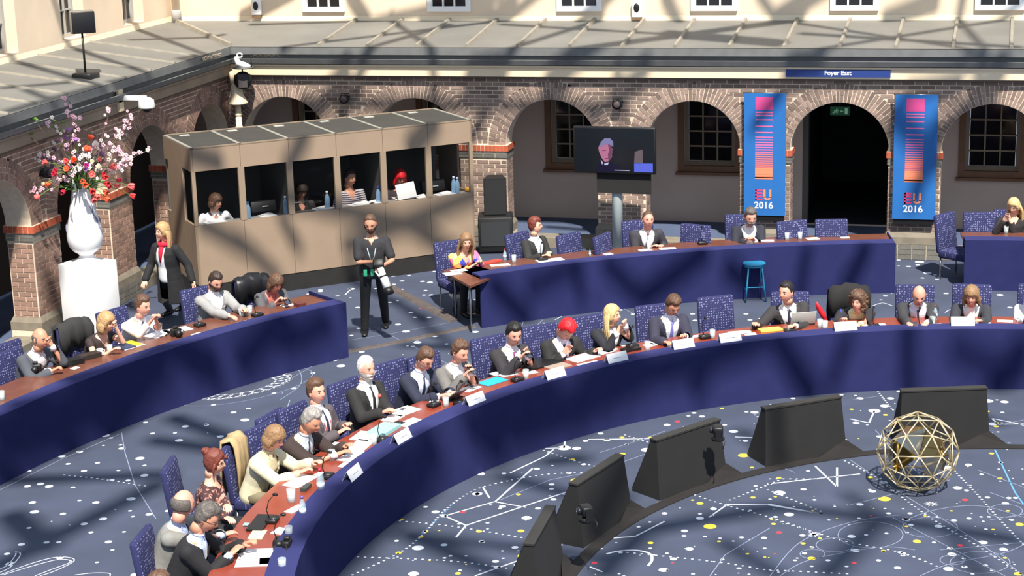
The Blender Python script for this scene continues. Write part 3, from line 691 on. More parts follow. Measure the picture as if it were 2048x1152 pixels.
sweep('trim_7', [(-.02, ZC+.236), (.20, ZC+.25), (.24, ZC+.34), (.22, ZC+.345), (.18, ZC+.27), (-.02, ZC+.27)], M_LEAD)
sweep('trim_8', [(-.02, ZC+.271), (.10, ZC+.30), (.10, ZC+.40), (.20, ZC+.42), (.20, ZC+.545), (.0, ZC+.56), (-.02, ZC+.5)], M_LEAD)
zr0, zr1 = ZC+.555, 3.70
mb = MB()                        # roof planes
e = .19
mb.quad((XL+e, YB-e, zr0), (xr, YB-e, zr0), (xr, YC, zr1), (XC, YC, zr1)); mb.quad((XL+e, yl0, zr0), (XL+e, YB-e, zr0), (XC, YC, zr1), (XC, yl0, zr1))
roof = mb.build('trim_9', M_ZINC); tag(roof, kind='structure')
M_SEAM = mat('zinc_batten', (142, 136, 124), .6, var=.15, scale=7)
def batten(P, Q, w_=.075, h_=.055):
    d = Q-P; k = MB(); n = d.cross(Vector((0, 0, 1))).normalized()*w_/2; u = Vector((0, 0, h_))
    k.add([P-n, P+n, Q+n, Q-n, P-n*.6+u, P+n*.6+u, Q+n*.6+u, Q-n*.6+u], [(0, 1, 5, 4), (1, 2, 6, 5), (2, 3, 7, 6), (3, 0, 4, 7), (4, 5, 6, 7)])
    k.build('roof_batten', M_SEAM, roof)
for i in range(19):
    x = -11.68+.925*i
    if x < xr: batten(Vector((x, YB-e+.02, zr0)), Vector((x+.02, YC, zr1)))
batten(Vector((XL+e, YB-e, zr0)), Vector((XC, YC, zr1)), .1, .07)
for i in range(12):
    y = 29.4-.925*i
    if y > yl0: batten(Vector((XL+e-.02, y, zr0)), Vector((XC, y, zr1)), .05, .03)
fx = MB(); fx.quad((XC, YC-.03, zr1-.01), (xr, YC-.03, zr1-.01), (xr, YC-.005, zr1+.09), (XC, YC-.005, zr1+.09)); fx.quad((XC+.03, yl0, zr1-.01), (XC+.03, YC-.03, zr1-.01), (XC+.005, YC, zr1+.09), (XC+.005, yl0, zr1+.09))
fx.build('flashing', M_CREAMP, roof)
# upper facade
ux = [-12.30+k*2.49 for k in range(7)]
UZ0 = 3.87
HB = [(x-.42, x+.42, UZ0, 5.6) for x in ux]
wall_with_holes('wall_upper_back', XC, xr, zr1-.05, 7.0, HB, WCB, M_CREAM, .2)
uy = [31.25-2.35*k for k in range(4)]
HL = [(y-.42, y+.42, UZ0-.05, 5.6) for y in uy]
wall_with_holes('wall_upper_left', yl0, YC, zr1-.05, 7.0, HL, WCL, M_CREAM, .3)
for x in ux: window(x-.42, x+.42, UZ0, 5.6, WCB, 3, 4, M_WHITE, False, dep=-.02, fw=.09)
for y in uy: window(y-.42, y+.42, UZ0-.05, 5.6, WCL, 3, 4, mat('grey_sash', (170, 168, 162), .6), False, dep=.24, fw=.07)
# ------------------------------------------------------------------ tables
TZ = 0.75
def ring_table(name, label, r0, r1, a0, a1, top_mat, rim=0.27, legs=True, h=0.80):
    """arc table; r0 = cloth front (towards the middle), r1 = sitters' edge"""
    t = thing(name, label, 'table', C0.copy())
    n = max(4, int(abs(a1-a0)/3))
    def P(r, k, z): a = math.radians(a0+(a1-a0)*k/n); return (r*math.cos(a), r*math.sin(a), z)
    per = 3                                    # front panels of three facets each
    for s in range(0, n, per):
        mb = MB(); e = min(n, s+per)
        for k in range(s, e):
            A, B = P(r0, k, 0), P(r0, k+1, 0); C_, D = P(r0+.03, k+1, 0), P(r0+.03, k, 0)
            A2, B2, C2, D2 = P(r0, k, h), P(r0, k+1, h), P(r0+.03, k+1, h), P(r0+.03, k, h)
            mb.add([A, B, C_, D, A2, B2, C2, D2], [(0, 1, 5, 4), (2, 3, 7, 6), (4, 5, 6, 7)]+([(3, 0, 4, 7)] if k == s else [])+([(1, 2, 6, 5)] if k == e-1 else []))
        mb.build('front_panel', M_CLOTH, t)
    def arc(ra, rb, z0, z1, m, nm):
        mb = MB()
        for k in range(n):
            q = [P(ra, k, z0), P(ra, k+1, z0), P(rb, k+1, z0), P(rb, k, z0), P(ra, k, z1), P(ra, k+1, z1), P(rb, k+1, z1), P(rb, k, z1)]
            mb.add(q, [(3, 2, 1, 0), (4, 5, 6, 7), (0, 1, 5, 4), (2, 3, 7, 6)]+([(3, 0, 4, 7)] if k == 0 else [])+([(1, 2, 6, 5)] if k == n-1 else []))
        return mb.build(nm, m, t)
    arc(r0+.002, r0+rim, h-.02, h+.002, M_RIM, 'cloth_rim'); arc(r0+rim-.02, r0+rim, TZ, h-.02, M_RIM, 'rim_step')
    arc(r0+rim-.01, r1, TZ-.035, TZ, top_mat, 'tabletop')
    for k in range(0, n+1, 4):
        mb = MB(); x, y, _ = P(r1-.12, min(k+.3, n-.3), 0); mb.tube([(x, y, 0), (x, y, TZ-.035)], .02, 8); mb.box((x, y, .012), (.3, .06, .024)); mb.build('leg', M_METAL, t)
    return t
main_table = ring_table('conference_table', 'long curved main conference table with red-brown top and navy cloth front', 7.18, 7.98, -158+0.0, -338, M_TABLER)
left_table = ring_table('conference_table', 'curved rear table on the left, brown top and navy cloth front, beside the white plinth', 12.03, 12.95, 182, 143.6, M_TABLE)
mid_table = ring_table('conference_table', 'curved rear table in the middle below the television, brown top and navy cloth', 12.12, 13.0, 132.6, 101.3, M_TABLE)
rt_table = ring_table('conference_table', 'curved rear table at the right edge, in front of the seated blonde woman', 12.3, 13.1, 96.2, 84, M_TABLE)
for t, a, r0, r1 in ((left_table, 143.6, 12.03, 12.3), ):
    mb = MB(); P, Q = pol(12.03, a)-C0, pol(12.95, a)-C0; mb.slab([P, Q, Q+Vector((0, 0, .80)), P+Vector((0, 0, .80))], (0.02, 0.012, 0)); mb.build('end_panel', M_CLOTH, t)
P = pol(12.15, 101.3)-C0; Q = pol(13.0, 101.3)-C0; mb = MB(); mb.slab([P, Q, Q+Vector((0, 0, .78)), P+Vector((0, 0, .78))], (0.02, 0.002, 0)); mb.build('end_panel', M_CLOTH, mid_table)
# bare end leaf of the middle table, sticking out towards the aisle
t = thing('table_leaf', 'bare brown table leaf at the left end of the middle rear table, papers on it', 'table', (0, 0, 0))
lf = [at(885, 541, .75), at(940, 572, .75), at(1005, 545, .75), at(935, 528, .75)]
MB().slab([p-Vector((0, 0, .035)) for p in lf], (0, 0, .035)).build('tabletop', M_TABLE, t)
for q in (lf[0]*.8+lf[2]*.2, lf[1]*.85+lf[3]*.15):
    MB().tube([(q.x, q.y, 0), (q.x, q.y, .71)], .018, 8).build('leg', M_METAL, t)

# ------------------------------------------------------------------ conference chairs
def chair_meshes():
    seat = MB().rbox((0, .03, .41), (.52, .52, .13), .035)
    back = MB().rbox((0, 0, 0), (.52, .075, .62), .03)
    M = Rx(math.radians(8))
    bk = MB(); bk.merge(back, (Matrix.Translation((0, -.27, .72)) @ M.to_4x4()))
    leg = MB().tube([(0, 0, 0), (0, 0, .36)], .014, 8)
    fl_ = MB().box((0, 0, .006), (.04, .04, .012))
    return seat.mesh('seat', M_CHAIRSEAT), bk.mesh('backrest', M_CHAIR), leg.merge(fl_).mesh('leg', M_METAL)
CH_ME = chair_meshes()
def chair(loc, deg, label, group='dotted blue conference chairs'):
    """deg = the way the chair faces"""
    t = thing('conference_chair', label, 'chair', loc, math.radians(deg-90), group)
    inst('seat', CH_ME[0], t); inst('backrest', CH_ME[1], t)
    for x in (-.22, .22):
        for y in (-.2, .25): inst('leg', CH_ME[2], t, (x, y, 0))
    return t
M_ARM = M_CHAIR
def face_c(P): return math.degrees(math.atan2(C0.y-P.y, C0.x-P.x))
for px, py, z, off, lb in [
  (1432, 600, .98, 0, 'empty dotted blue chair between the lilac-tie man and the man turning aside'),
  (468, 892, .98, 8, 'dotted blue chair with a beige coat over its back, beside the cream-jacketed woman'),
  (1390, 470, .86, -40, 'empty dotted blue chair turned side-on, right of the man at the television post'),
  (1140, 486, .88, 25, 'empty dotted blue chair right of the dark-haired woman at the middle rear table'),
  (1212, 488, .90, 42, 'empty dotted blue chair turned askew beside the television post'),
  (1668, 460, .90, -4, 'empty dotted blue chair facing the court near the right end of the middle rear table'),
  (1585, 470, .80, 12, 'empty dark dotted chair right of the bearded man at the rear table'),
  (1965, 450, .95, 10, 'empty dotted blue chair left of the blonde woman at the right rear table'),
  (1900, 476, .80, 50, 'empty dotted blue chair turned sideways at the end of the right rear table'),
  (15, 715, .95, 0, 'empty dotted blue chair at the left picture edge, beside the balding man in grey'),
  (345, 940, .95, 12, 'dotted blue chair pushed back behind the woman with a bun'),
  (545, 840, .95, 0, 'dotted blue chair behind the woman in a cream jacket'),
 ]:
    P = at(px, py, z); P.z = 0; a = face_c(P)+off; d = Vector((math.cos(math.radians(a)), math.sin(math.radians(a)), 0))
    Q = P+d*.27; v = Q-C0; v.z = 0; rm = (13.05 if 'right rear table' in lb else 12.62) if v.length > 10 else 7.75
    if v.length < rm: Q = C0+v*(rm/v.length)
    ch = chair(Q, a, lb)
    if 'beige coat' in lb: COATCH = ch

# ------------------------------------------------------------------ interpreters' booth
bl = (BF1-BF0).length; brz = math.atan2(BD.y, BD.x); DB = 1.55
M_BOOTH = mat('beige_booth_panel', (150, 130, 110), .6, var=.05, scale=2.5)
M_BTRIM = mat('booth_edge_trim', (146, 128, 108), .5)
M_BTOP = mat('booth_roof_board', (54, 53, 49), .8, var=.12, scale=5)
M_BGLS = glass('booth_glass', (14, 16, 18), .02, .14)
booth = thing('interpreter_booth', 'long beige interpreters booth with six windows and dark roof boards in the court corner', 'booth', BF0, brz)
M_BIN = mat('booth_inside_grey', (84, 84, 82), .9)
zs0, zs1, zw0, zw1, zt = .285, .285, 1.256, 2.11, 2.474
MB().box((bl/2, DB/2, .1425), (bl, DB-.02, .285)).build('black_skirt', M_BLKCLOTH, booth)
NW = 6; pw = bl/NW
for i in range(NW):
    x = pw*(i+.5)
    MB().box((x, .02, (zs1+zw0)/2), (pw-.006, .04, zw0-zs1)).build('wall_panel', M_BOOTH, booth)
    MB().box((x, .02, (zw1+zt)/2), (pw-.006, .04, zt-zw1)).build('header_panel', M_BOOTH, booth)
    MB().box((x, .025, (zw0+zw1)/2), (pw-.11, .006, zw1-zw0)).build('window_pane', M_BGLS, booth)
    MB().box((x, DB/2, zt-.012), (pw-.05, DB-.05, .03)).build('roof_board', M_BTOP, booth)
    MB().box((x, .15, zw0-.03), (pw-.01, .22, .03)).build('desk', mat('booth_desk', (150, 148, 145), .6), booth)
    MB().box((x-.1, DB-.22, zt+.008), (.16, .1, .012)).build('roof_label', mat('pale_tape', (170, 170, 162), .6), booth)
for i in range(NW+1):
    x = min(max(pw*i, .03), bl-.03)
    MB().box((x, .02, (zw0+zw1)/2), (.10 if 0 < i < NW else .06, .05, zw1-zw0)).build('window_post', M_BTRIM, booth)
    MB().box((x, DB/2, zt+.002), (.055, DB, .03)).build('roof_strip', mat('roof_strip_grey', (140, 139, 130), .5), booth)
    if i in (2, 4): MB().box((x, DB/2, (zs1+zt)/2), (.03, DB-.1, zt-zs1-.04)).build('partition', M_BIN, booth)
MB().box((bl/2, .012, zt+.002), (bl, .024, .03)).build('roof_edge', M_BTRIM, booth); MB().box((bl/2, DB-.012, zt+.002), (bl, .024, .03)).build('roof_edge', M_BTRIM, booth)
MB().box((bl/2, DB-.02, (zs1+zt)/2), (bl-.04, .03, zt-zs1-.04)).build('back_wall', M_BIN, booth)
MB().box((bl/2, DB/2, zs1+.01), (bl-.04, DB-.04, .02)).build('booth_floor', M_BIN, booth)
for x in (.02, bl-.02):
    MB().box((x, DB/2, (zs1+zw0)/2), (.04, DB, zw0-zs1)).build('side_panel', M_BOOTH, booth)
    MB().box((x, DB/2, (zw1+zt)/2), (.04, DB, zt-zw1)).build('side_header', M_BOOTH, booth)
    MB().box((x, .95, (zw0+zw1)/2), (.04, DB-.75, zw1-zw0)).build('side_panel', M_BOOTH, booth)
    MB().box((x, .30, (zw0+zw1)/2), (.008, .55, zw1-zw0)).build('window_pane', M_BGLS, booth)
def booth_w(u, v, z):
    return BF0+BD*u+BN*v+Vector((0, 0, z))
def bu(px, py, v=0.0):   # along-booth coordinate of a pixel at depth v behind the front
    d = ray(px, py); O = BF0+BN*v; P = CAMP+d*((O-CAMP).dot(BN)/d.dot(BN)); return (P-BF0).dot(BD), P.z

# ------------------------------------------------------------------ television, banners, loudspeakers, sign
ty = 30.0; A = atY(1146, 252, ty); B = atY(1313, 345, ty); t = thing('television', 'large flat television on the pale post, showing a dark-suited grey-haired man', 'television', ((A.x+B.x)/2, ty, 0), math.radians(-3))
zc_ = (2.21+1.42)/2; w_ = B.x-A.x; h_ = .80
housing = MB().rbox((0, 0, zc_), (w_, .07, h_), .01).build('housing', M_BLACK, t)
scr = [(-.49, -.46, .49, .46, (22, 24, 28))]
mb = MB(); SCM = [mat('screen_dark', (16, 20, 24), .15, emit=.6), mat('screen_hair', (84, 84, 116), .2, emit=.7), mat('screen_skin', (120, 74, 96), .2, emit=.8), mat('screen_suit', (16, 15, 34), .2, emit=.6), mat('screen_white', (130, 130, 150), .2, emit=.7), mat('screen_blue', (60, 70, 150), .2, emit=.8), mat('screen_dim', (70, 62, 66), .2, emit=.7), mat('screen_skin_dark', (74, 44, 62), .2, emit=.8)]
W_, H_ = w_-.05, h_-.06
def sp(u, v, lay=0): return (W_*(u-.5), -.037-.0006*lay, zc_+H_*(.5-v))
def poly(pts, mi, lay): mb.add([sp(u, v, lay) for u, v in pts], [tuple(range(len(pts)))], mi)
poly([(0, 0), (1, 0), (1, 1), (0, 1)], 0, 0)
poly([(.26, 1), (.30, .82), (.35, .74), (.45, .78), (.55, .85), (.60, 1)], 3, 1)
poly([(.30, .45), (.32, .36), (.38, .30), (.45, .34), (.48, .48), (.47, .66), (.43, .76), (.38, .78), (.34, .68), (.31, .55)], 2, 2)
poly([(.42, .34), (.47, .40), (.48, .55), (.46, .70), (.43, .76), (.42, .60), (.44, .5)], 7, 3)
poly([(.32, .44), (.33, .32), (.38, .23), (.45, .22), (.49, .30), (.49, .42), (.46, .38), (.42, .36), (.37, .38)], 1, 4)
poly([(.35, .50), (.40, .49), (.40, .51), (.35, .52)], 7, 5); poly([(.38, .69), (.43, .68), (.43, .70), (.38, .71)], 7, 5)
poly([(.33, .72), (.36, .80), (.345, .84)], 4, 5); poly([(.37, .82), (.43, .78), (.42, .84), (.38, .85)], 4, 5)
poly([(.76, .52), (.86, .46), (.86, .78), (.75, .78)], 6, 1); poly([(.86, .60), (.98, .60), (.98, .78), (.86, .78)], 0, 1); poly([(.75, .79), (.985, .78), (.985, .99), (.75, .99)], 5, 2)
poly([(.50, .955), (.69, .955), (.69, .97), (.50, .97)], 4, 2)
mb.build('screen', SCM, housing)
MB().box((.14, .06, zc_-.55), (.95, .03, .42)).build('bracket_board', M_BLKCLOTH, t)
P = at(1236, 503, 0); t = thing('television_post', 'round pale grey post holding the television', 'post', P)
MB().lathe([(.092, 0), (.092, 1.36), (.09, 1.37), (0, 1.37)], 24).build('post_tube', mat('pale_grey_post', (176, 186, 186), .35), t)
MB().lathe([(.075, 1.37), (.075, 1.46), (0, 1.46)], 20).build('post_cap', M_BLACK, t)
MB().lathe([(.16, 0), (.16, .015), (0, .015)], 24).build('base_plate', M_METAL, t)
M_BAN = mat('banner_blue', (34, 104, 176), .6, var=.05, scale=2)
BCOL = [mat('banner_magenta', (206, 74, 140), .6), mat('banner_pink', (226, 110, 160), .6), mat('banner_salmon', (232, 116, 110), .6), mat('banner_orange', (244, 140, 104), .6), M_PAPER, mat('banner_red', (214, 60, 110), .6)]
def text_mesh(txt, size, m, bold=0.0, sx=1.0):
    cu = bpy.data.curves.new('txt', 'FONT'); cu.body = txt; cu.size = size; cu.align_x = 'CENTER'; cu.align_y = 'CENTER'; cu.offset = bold; cu.extrude = .0015
    o = bpy.data.objects.new('txt', cu); COL.objects.link(o); dg = bpy.context.evaluated_depsgraph_get(); me = bpy.data.meshes.new_from_object(o.evaluated_get(dg)); bpy.data.objects.remove(o)
    for v in me.vertices: v.co = Vector((v.co.x*sx, -v.co.z, v.co.y))
    me.materials.clear(); me.materials.append(m); return me
for k, lb in ((3.5, 'blue EU 2016 banner partly behind the bearded man, left of the dark doorway'), (4.5, 'blue EU 2016 banner on the pier right of the dark doorway')):
    xc = ARX+k*S+.0127; zt_, zb_ = 2.68, .56; bw = .71
    t = thing('banner', lb, 'banner', (xc, YB-.14, 0), 0, None)
    cloth = MB().box((0, 0, (zt_+zb_)/2), (bw, .012, zt_-zb_)).build('cloth', M_BAN, t)
    for sx in (-.25, .25):
        MB().box((sx, .075, zt_), (.03, .15, .03)).build('wall_bracket', M_METAL, t); MB().box((sx, .10, zb_-.05), (.03, .12, .03)).build('wall_bracket', M_METAL, t)
    MB().tube([(-bw/2-.02, .01, zt_), (bw/2+.02, .01, zt_)], .012, 8).build('top_rail', M_METAL, t)
    MB().box((0, .05, zb_-.05), (bw-.04, .06, .09)).build('bottom_bar', M_BLACK, t)
    mb = MB(); H = zt_-zb_
    def bar(y0, y1, mi, x0=.27, x1=.69):      # fractions of height from the top
        mb.box((bw*((x0+x1)/2-.5), -.0075, zt_-H*(y0+y1)/2), (bw*(x1-x0), .003, H*(y1-y0)), None, mi)
    bar(.03, .135, 0)
    for yy in (.150, .173, .208, .262, .312): bar(yy, yy+.010, 1)
    n = 20; y = .352
    for i in range(n):
        f = i/(n-1); hh = .008+.007*f; bar(y, y+hh, 1 if f < .35 else 2 if f < .7 else 3); y += .0215-.0095*f
    bar(y-.006, y+.012, 3)
    for r in ((.785, .80), (.808, .823), (.836, .850), (.861, .875)): bar(r[0], r[1], 5, .27+.004*(r[0] > .8), .45)
    bar(.785, .875, 5, .275, .31)
    tag(mb.build('printed_bars', BCOL, cloth), kind='stuff')
    u = MB()
    cxs, cz, rr, rt = bw*(.57-.5), zt_-H*.845, .068, .030
    u.box((cxs-.049, -.0075, zt_-H*.818), (.034, .003, H*.065), None); u.box((cxs+.049, -.0075, zt_-H*.818), (.034, .003, H*.065), None)
    pts = []
    for i in range(13):
        a = PI+PI*i/12; pts.append((a,))
    for i in range(12):
        a, b = PI+PI*i/12, PI+PI*(i+1)/12
        q = [(cxs+r_*math.cos(g), -.009, cz+.004+r_*math.sin(g)) for r_, g in ((.066, a), (.066, b), (.032, b), (.032, a))]; u.add(q, [(0, 1, 2, 3)])
    u.build('printed_letter', BCOL[3], cloth)
    o = inst('printed_year', text_mesh('2016', .165, M_PAPER, .0025), cloth, (bw*(.48-.5), -.009, zt_-H*.918))
A = atY(1572, 140, YB-.14); B = atY(1781, 155, YB-.14)
t = thing('foyer_sign', 'dark blue Foyer East sign on the cream fascia above the doorway', 'sign', ((A.x+B.x)/2, YB-.145, 0))
MB().box((0, 0, (A.z+B.z)/2+.005), (B.x-A.x, .02, .125)).build('board', mat('sign_blue', (38, 62, 128), .5), t)
inst('lettering', text_mesh('Foyer East', .105, M_PAPER, .002), t, (0, -.013, (A.z+B.z)/2+.012))
P = atY(1680, 222, YC-.5)
t = thing('exit_sign', 'green running-man exit sign hanging in the dark doorway', 'sign', (P.x, YC-.5, 0))
MB().box((0, 0, P.z), (.34, .03, .15)).build('sign_box', mat('exit_green', (18, 78, 48), .4, emit=.15), t)
mb = MB(); z = P.z
mb.box((.11, -.017, z), (.05, .003, .10)); mb.ell((-.055, -.018, z+.035), (.012, .002, .012), 8, 4); mb.tube([(-.06, -.018, z+.02), (-.075, -.018, z-.015)], .009, 6); mb.tube([(-.075, -.018, z-.015), (-.045, -.018, z-.03), (-.055, -.018, z-.055)], .007, 6); mb.tube([(-.075, -.018, z-.015), (-.105, -.018, z-.035), (-.13, -.018, z-.03)], .007, 6); mb.tube([(-.06, -.018, z+.012), (-.03, -.018, z+.0), (-.02, -.018, z+.014)], .006, 6); mb.tube([(-.064, -.018, z+.012), (-.095, -.018, z+.012), (-.105, -.018, z-.008)], .006, 6)
mb.tube([(.015, -.018, z), (.06, -.018, z)], .006, 6); mb.tube([(.03, -.018, z+.018), (.012, -.018, z), (.03, -.018, z-.018)], .006, 6)
mb.build('symbol', mat('exit_white', (120, 170, 140), .4, emit=.3), t)
MB().tube([(0, 0, z+.07), (0, 0, ZC+.1)], .008, 6).build('hanger', M_METAL, t)
# loudspeakers
P0 = atY(955, 430, 30.0)
t = thing('subwoofer', 'large black subwoofer cabinet standing on the carpet right of the booth', 'speaker', (-8.24, 29.98, 0), math.radians(14))
MB().rbox((0, 0, .33), (.60, .55, .62), .015).build('cabinet', mat('black_cabinet', (24, 25, 27), .6, var=.1), t)
MB().box((0, -.28, .35), (.50, .012, .42)).build('grille', mat('speaker_grille', (52, 54, 56), .5), t)
MB().box((0, -.28, .08), (.46, .01, .07)).build('port', M_BLACK, t)
for x in (-.305, .305): MB().box((x, 0, .45), (.012, .16, .06)).build('handle', M_METAL, t)
for x in (-.25, .25):
    for y in (-.22, .22): MB().lathe([(.03, 0), (.03, .02), (0, .02)], 10, (x, y, 0)).build('foot', M_BLACK, t)
t = thing('loudspeaker', 'black wedge loudspeaker standing on top of the subwoofer', 'speaker', (-8.24, 30.02, .64), math.radians(14))
mb = MB(); mb.slab([(-.2, -.17, 0), (.2, -.17, 0), (.13, .2, 0), (-.13, .2, 0)], (0, 0, .66)); mb.build('cabinet', MATS['black_cabinet'], t)
MB().box((0, -.176, .33), (.36, .012, .6)).build('grille', mat('speaker_grille_dark', (30, 32, 33), .7), t)

# ------------------------------------------------------------------ plinth, vase
PLX, PLY = -12.87, 23.86; pa = math.atan2(.16, -.62)
t = thing('plinth', 'tall glossy white plinth beside the left arcade pier, carrying the vase', 'plinth', (PLX, PLY, 0), pa-PI)
MB().rbox((0, 0, .55), (.63, .58, 1.1), .012).build('body', mat('gloss_white', (246, 246, 246), .25), t)
v = thing('vase', 'large white bulb-shaped vase with grey petal reliefs on the white plinth', 'vase', (PLX, PLY, 1.1))
prof = [(0, 0), (.20, 0), (.205, .012), (.17, .035), (.12, .07), (.105, .11), (.125, .135), (.19, .18), (.245, .26), (.265, .36), (.262, .44), (.24, .56), (.215, .68), (.19, .80), (.165, .92), (.14, 1.04), (.125, 1.12), (.10, 1.12), (.11, 1.02), (.14, .8), (0, .78)]
MB().lathe(prof, 40).build('body', mat('porcelain_white', (246, 246, 248), .18), v)
M_PET = mat('grey_blue_petal_relief', (132, 138, 158), .4)
for ang, z0, ln in ((-30, .92, .2), (-14, .74, .2), (-4, .58, .17), (-120, .80, .16), (-165, .66, .2), (40, .7, .2), (90, .85, .2)):
    a = math.radians(ang); mb = MB(); pts = []; R = []
    for i in range(7):
        f = i/6; z = z0-ln*f; r = np.interp(z, [p[1] for p in prof[9:17]], [p[0] for p in prof[9:17]]); aa = a+.25*f
        pts.append((r*math.cos(aa), r*math.sin(aa), z)); R.append((.002+.028*math.sin(PI*f), .004))
    mb.tube(pts, R, 8); mb.build('petal_relief', M_PET, v)
for ang in (200, 255, 310, 20, 90, 150):     # cut tongues of the rim
    a = math.radians(ang); mb = MB(); mb.tube([(.128*math.cos(a), .128*math.sin(a), 1.08), (.135*math.cos(a), .135*math.sin(a), 1.2), (.15*math.cos(a), .15*math.sin(a), 1.27)], [(.05, .01), (.035, .009), (.006, .004)], 8, up=(math.cos(a), math.sin(a), 0)); mb.build('rim_tongue', MATS['porcelain_white'], v)
# flowers: every stem is a thing of its own
M_GREEN = mat('stem_green', (104, 142, 62), .6, var=.15, scale=20); M_LEAF = mat('leaf_green', (58, 96, 44), .6, var=.2, scale=12); M_TWIG = mat('twig_brown', (112, 88, 70), .8)
FC = {'orange': mat('petal_orange', (242, 92, 52), .6, var=.1, scale=20), 'red': mat('petal_red', (222, 58, 62), .6, var=.1, scale=20), 'coral': mat('petal_coral', (236, 104, 100), .6, var=.1, scale=20), 'crimson': mat('petal_crimson', (190, 24, 60), .6), 'pink': mat('petal_pink', (240, 190, 206), .6), 'white': mat('petal_white', (244, 232, 224), .6), 'purple': mat('petal_purple', (150, 104, 168), .6), 'violet': mat('petal_violet', (112, 84, 110), .6), 'magenta': mat('petal_magenta', (206, 60, 150), .6), 'cream': mat('petal_cream', (240, 226, 180), .6)}
mouth = Vector((PLX, PLY, 2.2))
rf = random.Random(11)
def fpos(x, y, dep):
    """point over the vase seen at a pixel, dep metres nearer to the viewer than the vase axis"""
    d = ray(x, y); dd = Vector((d.x, d.y, 0)); L = dd.length; base = math.hypot(PLX, PLY)-dep
    return CAMP+d*(base/L)
def flower(kind, col, x, y, dep, r):
    H = fpos(x, y, dep); nm = {'tulip': 'tulip', 'rose': 'ranunculus', 'iris': 'iris'}[kind]
    t = thing(nm, None, 'flower', (PLX, PLY, 2.15), 0, 'flowers in the tall white vase')
    wx = 'far left' if x < 95 else 'left' if x < 130 else 'left of centre' if x < 160 else 'centre' if x < 180 else 'right of centre' if x < 200 else 'right' if x < 225 else 'far right'
    wy = 'top' if y < 290 else 'upper' if y < 325 else 'middle' if y < 350 else 'lower' if y < 375 else 'bottom'
    t['label'] = '%s %s in the %s row, %s, of the vase bouquet' % (col, nm, wy, wx)
    Hl = H-Vector((PLX, PLY, 2.15)); mid = Vector((Hl.x*.45, Hl.y*.45, Hl.z*.5+.12))
    pts = [Vector((Hl.x*.1, Hl.y*.1, -.05)), mid*.6, mid, (mid+Hl)/2+Vector((0, 0, .03)), Hl]
    MB().tube(pts, .006, 6).build('stem', M_GREEN, t)
    mb = MB(); ax = (Hl-mid).normalized(); q = ax.to_track_quat('Z', 'Y').to_matrix()
    n = 6 if kind == 'tulip' else 9
    for i in range(n):
        a = 2*PI*i/n; ring = i % 2; rr = r*(.42 if ring else .55); tilt = .25 if kind == 'tulip' else .55
        M = q @ Rz(a) @ Ry(tilt)
        c = Hl+q @ Vector((rr*math.cos(a), rr*math.sin(a), r*.25))
        mb.ell(c, (r*.16, r*.48, r*.85 if kind == 'tulip' else r*.6), 8, 6, 0, M)
    if kind != 'tulip': mb.ell(Hl+q @ Vector((0, 0, r*.3)), (r*.45, r*.45, r*.4), 8, 6)
    mb.build('bloom', FC[col], t)
for kd, col, x, y, dep, r in [
 ('rose','orange',180,277,.1,.06),('rose','orange',173,300,.25,.065),('tulip','orange',148,322,.35,.06),('tulip','coral',133,324,.35,.055),('rose','orange',134,338,.4,.055),('tulip','crimson',110,348,.35,.05),
 ('tulip','orange',97,368,.3,.05),('tulip','crimson',127,383,.3,.05),('tulip','coral',76,393,.2,.055),('rose','coral',182,349,.45,.06),('tulip','magenta',172,332,.4,.05),('tulip','purple',170,340,.42,.035),
 ('tulip','orange',170,369,.45,.055),('tulip','orange',165,362,.4,.05),('tulip','red',183,381,.4,.055),('tulip','coral',186,398,.35,.055),('tulip','coral',193,392,.3,.045),('tulip','orange',210,383,.3,.055),('tulip','orange',213,397,.3,.055),
 ('tulip','red',208,355,.35,.055),('tulip','red',212,367,.35,.055),('tulip','red',216,372,.3,.045),('tulip','red',205,348,.3,.045),('tulip','coral',223,334,.25,.06),('tulip','crimson',236,360,.2,.045),('tulip','coral',232,371,.2,.045),
 ('tulip','coral',260,372,.1,.065),('tulip','red',263,391,.1,.055),('tulip','crimson',112,341,.3,.04),('rose','cream',88,367,.35,.035),('iris','purple',152,281,.2,.045),('iris','violet',115,282,.1,.045),('iris','violet',100,318,.1,.06),('iris','violet',202,310,.2,.06),
 ('iris','violet',196,296,.0,.06),('iris','purple',140,262,.0,.06),('iris','violet',88,320,.0,.06),('tulip','coral',92,325,.3,.05),('rose','coral',197,320,.2,.04)]:
    flower(kd, col, x, y, dep, r)
def branch(col, pts, dep, n, sp, lab):
    t = thing('blossom_branch', lab, 'branch', (PLX, PLY, 2.15), 0, 'blossoming branches in the tall white vase')
    O = Vector((PLX, PLY, 2.15)); P = [Vector((0, 0, -.1))]+[fpos(x, y, dep)-O for x, y in pts]
    P = [P[0], P[0]*.3+P[1]*.5+Vector((0, 0, .1))]+P[1:]
    MB().tube(P, .006, 6).build('twig', M_TWIG, t)
    for i in range(n):
        f = .25+.75*(i/max(1, n-1)); k = 1+f*(len(P)-2); a = int(min(k, len(P)-2)); c = P[a]+(P[a+1]-P[a])*(k-a)
        c = c+Vector((rf.gauss(0, sp), rf.gauss(0, sp), rf.gauss(0, sp)))
        mb = MB(); r = rf.uniform(.016, .028)
        for j in range(5):
            e = 2*PI*j/5; mb.ell(c+Vector((r*.8*math.cos(e), -abs(r*.3), r*.8*math.sin(e))), (r*.62, r*.35, r*.62), 7, 5)
        mb.build('blossom', FC[rf.choice(col)], t)
